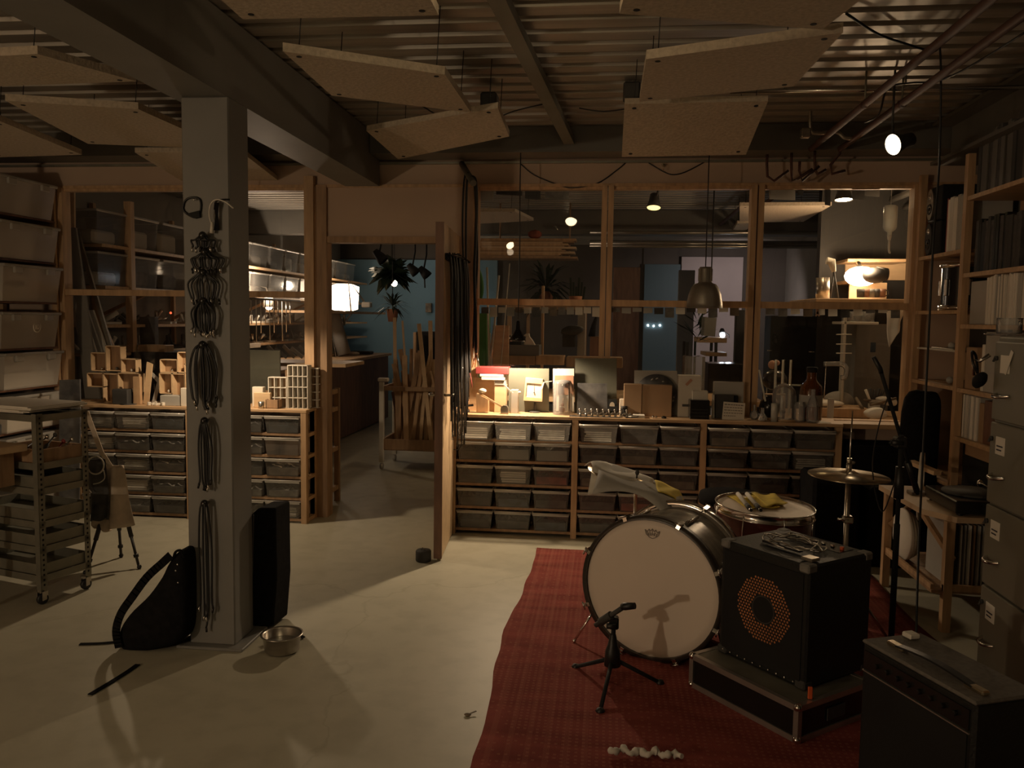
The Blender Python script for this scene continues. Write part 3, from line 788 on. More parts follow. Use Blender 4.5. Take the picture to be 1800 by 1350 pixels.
MB().tube([P(373,390,y=fy-.02), P(372,410,y=fy-.02)], [.006, .009], 8).build('connector', 'white_paint', t)
t = thing('black_strap', 'pair of black straps hanging from a hook beside the white lead on the column', 'strap', P(384, 370, y=fy))
MB().tube(catmull([P(377,368,y=fy), P(380,354,y=fy-.02), P(392,351,y=fy-.01), P(404,351,y=fy+.0)], 4), .004, 6).build('hook', 'black_gloss', t)
MB().bar(P(379,356,y=fy-.02), P(383,405,y=fy-.01), .012, .003, (0,1,0)).build('strap', 'black_cloth', t)
MB().bar(P(383,356,y=fy-.02), P(378,405,y=fy-.01), .010, .003, (0,1,0)).build('strap', 'black_cloth', t)

# ---- gig bag, slab case, straps, bowl
def slab(pix, y, d, zmin=.004):
    """rounded cushion-like solid from a front outline"""
    out = catmull([P(a, b, y=y) for a, b in pix], 4, True); c = sum(out, Vector((0,0,0)))/len(out)
    mb = MB(); rings = []
    for s, yy in ((.86, 0), (.96, .02), (1, .05), (1, d*.5), (.985, d-.05), (.93, d-.02), (.80, d)):
        rings.append([Vector((c.x+(p.x-c.x)*s, y+yy, c.z+(p.z-c.z)*s)) for p in out])
    n = len(out); vs = [v for r in rings for v in r]
    fs = [(i*n+k, i*n+(k+1) % n, (i+1)*n+(k+1) % n, (i+1)*n+k) for i in range(len(rings)-1) for k in range(n)]
    fs += [list(range(n))[::-1], [(len(rings)-1)*n+k for k in range(n)]]
    return mb.add(vs, fs, True)
t = thing('gig_bag', 'black padded instrument bag leaning against the left side of the column', 'bag', P(270, 1140, y=3.42))
slab([(211,1149),(203,1118),(222,1084),(258,1048),(286,1008),(300,980),(314,970),(324,982),(326,1050),(324,1110),(308,1134),(262,1149)], 3.36, .26).build('body', 'black_cloth', t)
st = [(300,976),(285,990),(258,1015),(232,1050),(212,1080),(204,1110),(209,1138)]
sp_ = MB(); pa = catmull([P(a, b, y=3.35) for a, b in st], 5)
for i in range(len(pa)-1): sp_.bar(pa[i], pa[i+1]+(pa[i+1]-pa[i])*.2, .036, .004, (0, 1, 0))
sp_.build('shoulder_strap', 'black_cloth', t)
MB().tube(catmull([P(305,982,y=3.37), P(309,970,y=3.36), P(318,968,y=3.36), P(323,980,y=3.37)], 4), .006, 6).build('grab_handle', 'black_cloth', t)
for a, b in ((312,992),(309,1003),(313,1024)): MB().ball(P(a, b, y=3.36), .005, 8).build('zip_pull', 'chrome', t)
t = thing('slab_case', 'tall flat black case standing upright behind the right side of the column', 'case', P(465, 1095, y=3.80))
MB().prism([P(a, b, y=3.70) for a, b in ((430,1103),(480,1101),(486,1020),(484,893),(454,893),(441,905),(430,915))], (.01, .16, 0)).build('body', 'black_cloth', t, bevel=.008)
MB().tube([P(446,905,y=3.69), P(440,1098,y=3.69)], .004, 5).build('piping', 'charcoal', t)
def strap(pix, label, name='strap'):
    pa = catmull([P(a, b, z=z) for a, b, z in pix], 5); mb = MB()
    for i in range(len(pa)-1): mb.bar(pa[i], pa[i+1]+(pa[i+1]-pa[i])*.1, .022, .003, (0, 0, 1))
    return mono(name, mb, 'black_cloth', label, 'strap')
strap([(158,1221,.004),(190,1202,.004),(222,1182,.004),(242,1168,.004)], 'loose dark strap lying on the floor in front of the gig bag', 'floor_strap')
strap([(140,1132,.004),(175,1131,.004),(208,1128,.004)], 'dark strap end lying on the floor left of the gig bag', 'floor_strap')
strap([(478,1118,.03),(486,1106,.055),(500,1106,.05),(520,1114,.02),(534,1121,.006)], 'dark leash draped on the floor behind the metal bowl', 'dog_leash')
bq = P(480, 1161, z=0) + Vector((0, .10, 0))
t = thing('metal_bowl', 'shallow steel bowl on the floor right of the column foot', 'bowl', (bq.x, bq.y, 0))
MB().lathe([(.001, .004), (.068, .004), (.076, .012), (.083, .075), (.093, .079), (.094, .083), (.086, .083), (.079, .078), (.072, .016), (.001, .010)], 32, T(bq.x, bq.y, 0)).build('shell', 'brushed', t)
MB().lathe([(.0001, .045), (.076, .045)], 24, T(bq.x, bq.y, 0)).build('water', 'jar_glass', t)

# ================================================================== STEEL CART
ct = thing('rolling_cart', 'tall grey slotted angle cart on castors crowded with trays at the left edge', 'cart', (-2.83, 3.83, 0))
CM = T(-2.83, 3.83, 0) @ Rz(radians(-16))
def cm(mb_fn, name, m, parent=ct): 
    mb = MB(); mb_fn(mb); return mb.build(name, m, parent)
CW, CD, CT = .95, .30, .985
for x, y in ((0, 0), (0, CD), (-CW, 0), (-CW, CD)):
    sx = -1 if x == 0 else 1; sy = 1 if y == 0 else -1
    def f(mb):
        mb.box(min(x, x+.035*sx), max(x, x+.035*sx), min(y, y+.003*sy), max(y, y+.003*sy), .07, CT, M=CM)
        mb.box(min(x, x+.003*sx), max(x, x+.003*sx), min(y, y+.035*sy), max(y, y+.035*sy), .07, CT, M=CM)
    p_ = cm(f, 'upright', 'galv_angle')
    if x == 0:
        def f2(mb):
            for k in range(34):
                z = .10+k*.026
                mb.box(-.0008+x, .0006+x, y+(.013 if sy > 0 else -.023), y+(.023 if sy > 0 else -.013), z, z+.011, M=CM)
        mb = MB(); f2(mb); mb.build('slots', 'black_matte', p_)
    c = Matrix(CM) @ Vector((x+.02*sx, y+.02*sy, 0))
    w_ = MB().lathe([(.001, -.011), (.024, -.011), (.029, -.006), (.029, .006), (.024, .011), (.001, .011)], 16, T(c.x, c.y, .03) @ Matrix.Rotation(pi/2, 4, 'Y') @ Matrix.Rotation(.5, 4, 'X')).build('castor', 'black_rubber', ct)
    MB().box(c.x-.018, c.x-.014, c.y-.02, c.y+.02, .025, .078).box(c.x+.014, c.x+.018, c.y-.02, c.y+.02, .025, .078).box(c.x-.018, c.x+.018, c.y-.02, c.y+.02, .072, .078).build('castor_fork', 'brushed', w_)
for z in (.945, .70, .57, .40, .27, .12):
    cm(lambda mb: mb.box(-CW, -.002, 0, CD, z, z+.004, M=CM).box(-CW, -.002, -.001, .003, z, z+.035, M=CM).box(-CW, -.002, CD-.003, CD, z, z+.035, M=CM).box(-.004, 0, 0, CD, z, z+.035, M=CM), 'shelf', 'galv_angle')
for z0, z1 in ((.12, .70), (.40, .945)):
    cm(lambda mb: mb.bar(CM @ Vector((.003, .01, z0)), CM @ Vector((.003, CD-.01, z1)), .018, .002, (1, 0, 0)), 'brace', 'galv_angle') if z0 < .2 and False else None
def onc(name, fn, m, label, cat, group=None): 
    mb = MB(); fn(mb); return mono(name, mb, m, label, cat, group)
rr = random.Random(5)
pl = ['pale sheet topmost on the paper stack on the cart', 'second sheet from the top of the paper stack on the cart', 'third sheet from the top of the paper stack on the cart', 'fourth sheet from the top of the paper stack on the cart', 'fifth sheet from the top of the paper stack on the cart', 'lowest sheet of the paper stack on the cart']
for k in range(6):
    z = .986+(5-k)*.006; a = rr.uniform(-.06, .06); dx = rr.uniform(-.05, .03)
    M_ = CM @ T(-.32+dx, .15, 0) @ Rz(a)
    onc('paper_sheet', lambda mb: mb.box(-.29, .27, -.17, .17, z, z+.005, M=M_), 'paper', pl[k], 'paper', 'paper stack on the cart')
onc('wooden_tray', lambda mb: [mb.box(-.34, -.012, .02, .035, .706, .80, M=CM), mb.box(-.34, -.012, .26, .275, .706, .80, M=CM), mb.box(-.34, -.325, .035, .26, .706, .80, M=CM), mb.box(-.027, -.012, .035, .26, .706, .80, M=CM), mb.box(-.325, -.027, .035, .26, .706, .712, M=CM)], 'pine_old', 'open brown wooden tray of tools on the second shelf of the cart', 'tray')
wt_ = onc('worktop', lambda mb: mb.rbox(-.86, -.045, -.38, -.015, .80, .835, .004, M=CM), 'birch', 'pale worktop end of a bench standing against the cart at the left edge', 'worktop')
wd_ = onc('drawer_box', lambda mb: mb.box(-.80, -.13, -.36, -.03, .62, .798, M=CM), 'pine_old', 'brown wooden drawer box under the pale worktop at the left edge', 'drawer box')
BL = []
for k in range(2):
    wl_ = onc('leg', lambda mb: mb.box(-.80+.6*k, -.76+.6*k, -.34, -.30, 0, .618, M=CM), 'pine_old', '%s leg under the brown drawer box at the left edge' % ('left', 'right')[k], 'leg'); BL.append(wl_)
wbn = thing('workbench', 'pale topped workbench end with a brown drawer box at the left edge', 'workbench', (-3.2, 3.6, 0))
adopt(wbn, wt_, wd_, *BL)
tools = [('hand_tool', 'black_rubber', 'black handled tool lying in the wooden tray'), ('hand_tool', 'chrome', 'shiny steel tool lying in the wooden tray'), ('hand_tool', 'mixed_dark', 'dark round nosed tool standing up from the wooden tray'), ('hand_tool', 'red_card', 'red handled tool in the wooden tray'), ('hand_tool', 'brushed', 'dull steel clamp in the wooden tray')]
for k, (n_, m_, l_) in enumerate(tools):
    x = -.30+k*.062
    a = CM @ Vector((x, .07+.03*k % .1, .725)); b = CM @ Vector((x+.03, .22, .815+.015*(k % 3)))
    mono(n_, MB().tube([a, a+(b-a)*.6, a+(b-a)*.62, b], [.010, .011, .005, .004], 8).ball(b, .013, 8, (1, .5, 1)), m_, l_, 'tool', 'tools in the wooden tray on the cart')
def metal_tray(z, k, lb):
    onc('metal_tray', lambda mb: [mb.box(-.52, -.012, .01, .29, z, z+.004, M=CM), mb.box(-.52, -.012, .008, .012, z, z+.055, M=CM), mb.box(-.52, -.012, .286, .29, z, z+.055, M=CM), mb.box(-.014, -.010, .01, .29, z, z+.055, M=CM), mb.box(-.52, -.516, .01, .29, z, z+.055, M=CM)], 'galv_angle', lb, 'tray', 'metal trays in the cart')
metal_tray(.606, 0, 'grey metal tray just under the wooden tray in the cart')
metal_tray(.436, 1, 'grey metal tray in the middle of the cart')
metal_tray(.306, 2, 'grey metal tray second from the bottom in the cart')
metal_tray(.156, 3, 'grey metal tray at the bottom of the cart')
onc('black_case', lambda mb: mb.rbox(-.86, -.56, .02, .27, .605, .69, .008, M=CM), 'black_matte', 'black case in the cart left of the upper metal tray', 'case')
onc('black_case', lambda mb: mb.rbox(-.84, -.55, .02, .27, .435, .54, .008, M=CM), 'black_matte', 'black case in the cart left of the middle metal tray', 'case')
onc('grey_crate', lambda mb: mb.rbox(-.9, -.55, .02, .27, .155, .26, .008, M=CM), 'paper_grey', 'grey crate on the bottom shelf of the cart', 'crate')
onc('folded_paper', lambda mb: mb.box(-.55, -.28, .0, .22, .541, .548, M=CM), 'paper', 'folded pale paper on the middle tray of the cart', 'paper')
for k in range(3):
    x = -.50-.1*k
    onc('metal_clamp', lambda mb: [mb.tube([CM @ Vector((x, .10, .75)), CM @ Vector((x, .16, .84)), CM @ Vector((x-.05, .2, .87))], .013, 8), mb.ball(CM @ Vector((x, .12, .80)), .024, 10, (1, .6, 1))], 'brushed' if k == 1 else 'mixed_dark', '%s lumpy metal clamp behind the pale worktop at the left edge' % ('right', 'middle', 'left')[k], 'clamp', 'clamps on the cart')
# things behind cart: plastic box stack is the tall shelving; flat grey panel leaning
mono('slate_slab', MB().prism([P(104,668,y=5.5), P(140,667,y=5.5), P(141,712,y=5.5), P(138,918,y=5.5), P(104,916,y=5.5)], (0, .012, 0)), 'slate', 'dark grey panel standing between the big boxes and the left counter', 'panel')

# ================================================================== TRIPOD WITH CANVAS
ty = 4.55
t = thing('folding_tripod', 'dark tripod standing behind the cart under a canvas sheet', 'tripod', (-2.82, 4.6, 0))
hub = P(203, 832, y=4.62)
for f in (P(245,1000,z=0), P(213,980,z=0), P(150,1010,z=0)):
    lg = MB().cyl(hub+(f-hub)*.02, f+(hub-f)*.33, .013, .013, 8).build('leg', 'charcoal', t)
    MB().cyl(f+(hub-f)*.36, f, .009, .008, 8).build('leg_tube', 'charcoal', lg)
    MB().ball(f+Vector((0, 0, .013)), .014, 8).build('rubber_foot', 'black_rubber', lg)
    MB().cyl(f+(hub-f)*.15, f+(hub-f)*.12, .015, n=8).build('leg_clamp', 'black_rubber', lg)
MB().rbox(hub.x-.03, hub.x+.03, hub.y-.03, hub.y+.03, hub.z-.03, hub.z+.04, .008).build('hub', 'charcoal', t)
def cloth_surf(pixgrid, y, nu=14, nv=16, wob=.02, seed=1, fold=7):
    """bilinear patch between four outline curves with folds"""
    (tl, tr_, br, bl) = [P(a, b, y=y) for a, b in pixgrid]; r = random.Random(seed); ph = r.random()*6
    def fn(u, v):
        p = (tl*(1-u)+tr_*u)*(1-v)+(bl*(1-u)+br*u)*v
        return p + Vector((.006*sin(v*5+ph), -wob*(.4+v)*sin(u*fold+ph+v*1.3)-.02*sin(pi*u), .006*sin(u*11+ph)*v))
    return MB().grid(fn, nu, nv)
mono('canvas_sheet', cloth_surf([(178,812),(214,818),(232,925),(172,930)], 4.50, wob=.028, seed=3, fold=9), 'canvas', 'pale canvas sheet hanging over the tripod behind the cart', 'cloth', solid=.004)
mono('canvas_strap', MB().bar(P(152,724,y=4.42), P(180,800,y=4.42), .030, .004, (0, 1, 0)).bar(P(179,796,y=4.42), P(196,822,y=4.47), .030, .004, (0, 1, 0)), 'canvas', 'pale canvas strap running from the cart top to the canvas sheet', 'strap')
mono('printed_bag', cloth_surf([(154,806),(186,806),(192,912),(160,915)], 4.44, wob=.012, seed=6), 'mixed_dark', 'dark printed bag hanging left of the canvas sheet behind the cart', 'bag', solid=.01)
mono('canvas_hem', cloth_surf([(160,912),(195,912),(196,932),(168,930)], 4.47, wob=.02, seed=8), 'canvas', 'crumpled lower corner of pale canvas under the printed bag', 'cloth', solid=.004)
rg_ = [P(168+14.5*cos(a*pi/12), 818+15.5*sin(a*pi/12), y=4.38) for a in range(24)]
mono('coiled_lead', MB().tube(rg_, .0045, 6, closed=True).tube(catmull([P(156,826,y=4.37), P(151,842,y=4.37), P(155,858,y=4.37), P(161,866,y=4.37)], 5), .003, 6).tube(catmull([P(182,826,y=4.37), P(184,840,y=4.37), P(176,848,y=4.37), P(164,851,y=4.37)], 5), .003, 6), 'white_paint', 'coiled white lead hanging in front of the printed bag', 'lead')

# ================================================================== THINGS ON THE RIGHT COUNTER  (top at .839)
CTZ = .8395
def pbox(name, x0, x1, ytop, y, d, m, label, cat, group=None, ybot=None, r=.003, zb=None):
    """box standing on the counter: pixel left, right, top edge; y of its front; depth d"""
    a = P(x0, ytop, y=y); b = P(x1, ytop, y=y); z0 = CTZ if zb is None else zb
    if ybot: z0 = P(x0, ybot, y=y).z
    mb = MB().rbox(a.x, b.x, y, y+d, z0, max(a.z, z0+.01), min(r, d*.3))
    return mono(name, mb, m, label, cat, group)
def leaned(name, pix, y, d, m, label, cat, lean=.0, group=None, z0=None):
    pts = [P(a, b, y=y) for a, b in pix]; zb = min(p.z for p in pts)
    dz = (CTZ if z0 is None else zb if z0 == 'keep' else z0) - zb
    if z0 != 'keep' : pts = [Vector((p.x, p.y+lean*(p.z-zb), p.z + (dz if abs(p.z-zb) < .03 else 0))) for p in pts]
    return mono(name, MB().prism(pts, (0, d, 0)), m, label, cat, group)
leaned('plywood_sheet', [(803,722),(868,724),(866,668),(850,664),(812,664)], 5.80, .012, 'birch', 'pale plywood sheet leaning at the left end of the right counter under the hanging cables', 'board')
leaned('bare_board', [(815,722),(870,724),(868,700),(868,664),(838,664)], 5.78, .012, 'pine_flat', 'bare wood board behind the wedge block at the left end of the right counter', 'panel')
pbox('wooden_crate', 869, 889, 677, 5.74, .12, 'birch', 'small pale wooden crate under the red box on the right counter', 'crate')
pbox('photo_tin', 869, 888, 669, 5.735, .12, 'paper_grey', 'grey box between the crate and the white papers on the right counter', 'box', ybot=677)
pbox('white_binder', 843, 885, 657, 5.73, .14, 'paper', 'white folder on top of the crate, under the red box', 'folder', ybot=662)
pbox('white_binder', 846, 887, 663, 5.725, .14, 'paper', 'lower white folder on top of the crate beneath the red box', 'folder', ybot=668)
pbox('red_box', 836, 893, 645, 5.73, .15, 'red_card', 'flat dark red box topmost of the stack at the left end of the right counter', 'box', ybot=657)
leaned('felt_board', [(894,718),(965,720),(965,648),(894,647)], 5.81, .012, 'felt_grey', 'square grey green panel standing behind the lit desk box', 'panel')
leaned('felt_board', [(1010,722),(1084,724),(1084,630),(1011,630)], 5.815, .012, 'felt_grey', 'tall grey green panel standing behind the dark picture', 'panel')
leaned('dark_picture', [(1014,726),(1068,727),(1067,675),(1015,674)], 5.74, .014, 'slate', 'square dark grey picture of rippled water leaning on the tall grey panel', 'picture', lean=.12)
# wedge block
t = thing('wedge_block', 'small orange brown wooden block with a slanting brace and a ball on top', 'block', P(846, 722, y=5.66))
a = P(837, 722, y=5.66)
MB().prism([P(837,724,y=5.66), P(858,724,y=5.66), P(858,702,y=5.66), P(837,692,y=5.66)], (0, .06, 0)).build('block', 'pine', t)
MB().bar(P(843,692,y=5.67), P(884,716,y=5.67), .012, .008, (0, 1, 0)).build('brace', 'birch', t)
MB().ball(P(848,687,y=5.68), .022, 12, (1.3, 1, .8)).build('ball', 'mixed_white', t)
t = thing('small_vice', 'small dark metal clamp on the counter left of the wedge block', 'clamp', P(824, 722, y=5.66))
MB().rbox(P(817,0,y=5.66).x, P(831,0,y=5.66).x, 5.66, 5.70, CTZ, CTZ+.02, .004).build('base', 'charcoal', t)
MB().cyl(P(815,714,y=5.68), P(832,712,y=5.68), .008, n=8).build('screw', 'charcoal', t)
# grey sharpener + tall tin
t = thing('tool_stand', 'grey rounded metal stand with a white stick, between crate and lit desk box', 'stand', P(896, 724, y=5.62))
xa, xb = P(889,0,y=5.62).x, P(903,0,y=5.62).x
MB().prism([(xa, 5.62, CTZ), (xb, 5.62, CTZ)]+[((xa+xb)/2+(xb-xa)/2*cos(k*pi/8), 5.62, CTZ+.035+(xb-xa)/2*sin(k*pi/8)) for k in range(9)], (0, .05, 0)).build('body', 'brushed', t)
MB().bar(P(886,677,y=5.66), P(901,691,y=5.66), .009, .009).build('white_stick', 'paper', t)
pbox('grey_tin', 898, 911, 685, 5.70, .05, 'paper_grey', 'tall narrow grey tin behind the rounded metal stand', 'tin')
mono('white_ball', MB().ball(P(913, 690, y=5.69), .011, 10), 'paper', 'tiny white ball at the top of the narrow grey tin', 'ball')
# lit desk box
t = thing('desk_box', 'tilted wooden shadow box with a cream panel on a dark stand, brightly lit', 'display box', P(938, 724, y=5.76))
o_ = [P(920,704,y=5.76), P(953,706,y=5.76), P(954,667,y=5.76), P(924,664,y=5.76)]
i_ = [P(924,698,y=5.76), P(951,700,y=5.76), P(952,675,y=5.76), P(926,673,y=5.76)]
dv_ = Vector((0, .05, 0)); fb = MB()
for k in range(4):
    l = (k+1) % 4
    fb.add([o_[k], o_[l], i_[l], i_[k], o_[k]+dv_, o_[l]+dv_, i_[l]+dv_, i_[k]+dv_], [(0,1,2,3), (7,6,5,4), (0,4,5,1), (3,2,6,7), (1,5,6,2), (0,3,7,4)])
fb.build('frame', 'birch', t)
MB().prism([v+Vector((0, .008, 0)) for v in i_], (0, .006, 0)).build('cream_panel', 'cream', t)
MB().cyl(P(939,676,y=5.766), P(939,688,y=5.766), .0012, n=5).ball(P(939,690,y=5.764), .005, 8).build('pendulum', 'ink', t)
xs = P(940, 715, y=5.78)
MB().cyl((xs.x, 5.79, CTZ), (xs.x, 5.79, CTZ+.07), .008, n=8).lathe([(.001, 0), (.04, 0), (.038, .008), (.001, .010)], 16, T(xs.x, 5.79, CTZ)).build('stand', 'charcoal', t)
MB().bar(P(952,684,y=5.76), P(956,672,y=5.76), .008, .004, (0,1,0)).bar(P(956,672,y=5.76), P(970,670,y=5.78), .004, .004).build('side_lever', 'paper', t)
# display case with print
t = thing('print_case', 'clear case with a peach print and a little figure, right of the lit desk box', 'display case', P(990, 722, y=5.66))
MB().prism([P(972,722,y=5.78), P(1009,723,y=5.78), P(1009,648,y=5.78), P(972,648,y=5.78)], (0, .008, 0)).build('backing', 'paper', t)
MB().prism([P(975,694,y=5.775), P(1008,694,y=5.775), P(1008,660,y=5.775), P(975,660,y=5.775)], (0, .003, 0)).build('peach_print', 'peach', t)
MB().lathe([(.006, .055), (.012, .05)], 12, T(*P(991, 674, y=5.772)) @ Matrix.Rotation(pi/2, 4, 'X')).build('print_mark', 'felt_grey', t)
a = P(971, 722, y=5.68); b = P(1006, 668, y=5.68)
cc = Vector(((a.x+b.x)/2, 5.72, CTZ)); rr_ = (b.x-a.x)/2
MB().lathe([(rr_, 0), (rr_, b.z-CTZ-.03), (rr_*.8, b.z-CTZ-.008), (.001, b.z-CTZ)], 20, T(*cc)).build('glass_dome', 'jar_glass', t)
MB().ball(cc+Vector((0, 0, .03)), .020, 10).ball(cc+Vector((0, 0, .065)), .012, 10).cyl(cc+Vector((.0, 0, .075)), cc+Vector((.005, 0, .11)), .002, n=5).build('figure', 'peach', t)
# row of nine silver clamps
for k in range(9):
    x = P(1020+k*10.3, 722, y=5.60); s = Vector((x.x, 5.605, CTZ))
    t = thing('silver_peg', 'silver two armed peg, %s from the left in the row before the dark picture' % ORD[k+1], 'peg', s, group='row of silver pegs on the right counter')
    MB().cyl(s, s+Vector((0, 0, .024)), .010, .008, 8).build('base', 'brushed', t)
    MB().cyl(s+Vector((0, 0, .02)), s+Vector((-.004, 0, .048)), .005, n=6).ball(s+Vector((-.004, 0, .050)), .008, 8).build('arm', 'silver_edge', t)
    MB().cyl(s+Vector((0, 0, .018)), s+Vector((.020, 0, .028)), .005, n=6).ball(s+Vector((.021, 0, .029)), .008, 8).build('arm', 'silver_edge', t)
mono('peg_rail', MB().rbox(P(1015,0,y=5.58).x, P(1108,0,y=5.58).x, 5.585, 5.625, CTZ-.001, CTZ+.004, .001), 'charcoal', 'thin dark strip carrying the row of silver pegs', 'rail')
# portrait + jar
t = thing('portrait_photo', 'small framed portrait photograph leaning on the tall grey panel', 'photo', P(1076, 722, y=5.70))
MB().prism([P(1068,722,y=5.70), P(1086,723,y=5.70), P(1085,702,y=5.72), P(1069,702,y=5.72)], (0, .008, 0)).build('print', 'black_matte', t)
MB().lathe([(.0001, 0), (.022, 0)], 16, T(*P(1076, 713, y=5.708)) @ Matrix.Rotation(pi/2, 4, 'X') @ Matrix.Diagonal((.8, 1.15, 1, 1))).build('face', 'cream', t)
jx = P(1097, 722, y=5.68)
t = thing('jar', 'small dark glass jar beside the portrait photograph', 'jar', (jx.x, 5.69, CTZ))
MB().lathe([(.001, 0), (.024, 0), (.026, .004), (.024, .05), (.020, .06)], 20, T(jx.x, 5.69, CTZ)).build('body', 'black_gloss', t)
MB().lathe([(.021, .058), (.023, .060), (.023, .070), (.001, .072)], 20, T(jx.x, 5.69, CTZ)).build('lid', 'charcoal', t)
# cardboard box, round slate, sheets, white boxes
leaned('grey_sheet', [(1115,722),(1192,724),(1190,652),(1115,651)], 5.83, .008, 'paper_grey', 'pale grey square sheet standing behind the big dark disc', 'panel')
t = thing('dark_disc', 'large round dark disc with painted streaky reflections, standing behind the cardboard box', 'disc', P(1154, 724, y=5.80))
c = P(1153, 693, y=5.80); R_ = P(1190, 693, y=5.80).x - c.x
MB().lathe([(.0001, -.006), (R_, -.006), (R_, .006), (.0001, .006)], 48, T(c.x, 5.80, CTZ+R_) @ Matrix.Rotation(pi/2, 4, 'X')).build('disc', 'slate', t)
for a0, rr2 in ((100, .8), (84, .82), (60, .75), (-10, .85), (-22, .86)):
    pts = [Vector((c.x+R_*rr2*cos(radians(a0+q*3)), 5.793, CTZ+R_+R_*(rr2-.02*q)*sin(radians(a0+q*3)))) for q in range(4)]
    MB().tube(pts, [.002, .006, .005, .002], 5).build('painted_reflection', 'paper_grey', t)  # reflections on the disc painted as pale grey strokes
t = thing('cardboard_box', 'closed brown cardboard box with two doors in front of the dark disc', 'box', P(1138, 724, y=5.70))
a = P(1096, 722, y=5.70); b = P(1182, 677, y=5.70); mx = P(1147, 0, y=5.70).x
MB().rbox(a.x, mx-.001, 5.70, 5.78, CTZ, b.z, .003).build('left_half', 'cardboard', t)
MB().rbox(mx+.001, b.x, 5.705, 5.78, CTZ, b.z-.003, .003).build('right_half', 'cardboard', t)
MB().lathe([(.004, -.003), (.007, -.003)], 12, T((mx+b.x)/2-.02, 5.703, CTZ+.09) @ Matrix.Rotation(pi/2, 4, 'X')).build('finger_hole', 'ink', t)
crt1 = pbox('white_carton', 1193, 1233, 660, 5.74, .11, 'white_paint', 'tall white carton right of the dark disc', 'carton')
stk = mono('orange_sticker', MB().bar(P(1206,677,y=5.735), P(1216,667,y=5.735), .018, .002, (0, 1, 0)), 'peach', 'slanting orange sticker on the tall white carton', 'sticker')
crt2 = pbox('white_carton', 1217, 1245, 687, 5.70, .06, 'white_paint', 'lower white carton with a small dark label, in front of the tall one', 'carton')
clb = mono('carton_label', MB().box(P(1214+7,0,y=5.69).x, P(1226+7,0,y=5.69).x, 5.697, 5.699, P(0,696,y=5.7).z+.05, P(0,692,y=5.7).z+.05), 'charcoal', 'small dark label on the lower white carton', 'label')
adopt(crt1, stk); adopt(crt2, clb)
pbox('cream_book', 1089, 1105, 701, 5.76, .05, 'paper', 'small cream box behind the dark jar', 'box')
t = thing('amplifier_unit', 'small black slotted electronic box on the counter before the white cartons', 'device', P(1229, 728, y=5.64))
a = P(1212, 728, y=5.64); b = P(1248, 704, y=5.64)
MB().rbox(a.x, b.x, 5.64, 5.76, CTZ, b.z, .005).build('body', 'black_gloss', t)
for k in range(3): MB().box(a.x+.012, b.x-.012, 5.637, 5.639, CTZ+.02+.022*k, CTZ+.022+.022*k).build('slot', 'charcoal', t)
t = thing('folded_paper_stack', 'few folded papers lying flat on the counter before the cardboard box', 'papers', P(1140, 728, y=5.62)); t.name = 'paper_stack'
for k in range(3): MB().rbox(P(1124+4*k,0,y=5.6).x, P(1153,0,y=5.6).x, 5.60, 5.68, CTZ+.007*k, CTZ+.006+.007*k, .001, ).build('sheet', 'paper', t)
mono('wire_coil', MB().tube(catmull([P(1096,732,y=5.59)*1, P(1107,730,y=5.62), P(1122,732,y=5.60), P(1112,734,y=5.585)], 5, True), .003, 6, closed=True), 'charcoal', 'thin dark wire coil lying on the counter front edge', 'wire')
mono('small_weight', MB().lathe([(.001, 0), (.016, 0), (.018, .01), (.010, .016), (.001, .018)], 14, T(P(1188,0,y=5.63).x, 5.63, CTZ)), 'black_gloss', 'small black knob lying left of the black electronic box', 'knob')
mono('glass_bead', MB().ball((P(1168,0,y=5.62).x, 5.62, CTZ+.01), .010, 10), 'chrome', 'shiny bead lying before the cardboard box', 'bead')
mono('glass_bead', MB().ball((P(1174,0,y=5.62).x, 5.625, CTZ+.009), .009, 10), 'chrome', 'second shiny bead lying right of the first, before the cardboard box', 'bead')
# frames right
pbox('grey_frame_box', 1255, 1308, 671, 5.80, .05, 'paper_grey', 'wide grey box standing behind the leaning grey frames', 'box')
leaned('dark_square', [(1253,728),(1290,729),(1290,694),(1253,693)], 5.73, .012, 'charcoal', 'dark square leaning in front of the wide grey box', 'frame')
leaned('white_sheet', [(1251,728),(1256,728),(1256,694),(1252,694)], 5.71, .012, 'white_paint', 'thin white edged sheet standing at the left of the dark square', 'frame')
pbox('black_cube', 1266, 1298, 695, 5.75, .04, 'black_matte', 'small black box behind the printed card', 'box')
t = thing('printed_card', 'printed card with lines of text standing against the post on the right counter', 'card', P(1289, 735, y=5.66))
q0, q1, q2, q3 = P(1269,735,y=5.66), P(1308,736,y=5.66), P(1310,709,y=5.69), P(1272,706,y=5.69); q0.z = q1.z = CTZ
MB().prism([q0, q1, q2, q3], (0, .004, 0)).build('card', 'cream', t)
for k in range(5):
    f = .86-.16*k; l = q0+(q3-q0)*f; r = q1+(q2-q1)*f; e0, e1 = (.06, .9 if k else .95) if k != 4 else (.06, .6)
    x = e0
    rk_ = random.Random(k)
    while x < e1:
        w_ = rk_.uniform(.05, .13); aa = l+(r-l)*x+Vector((0, -.0012, 0)); bb = l+(r-l)*min(e1, x+w_)+Vector((0, -.0012, 0))
        MB().bar(aa, bb, .007 if k == 0 else .005, .001, (0, 1, 0)).build('text_line', 'mark_grey', t); x += w_+.03
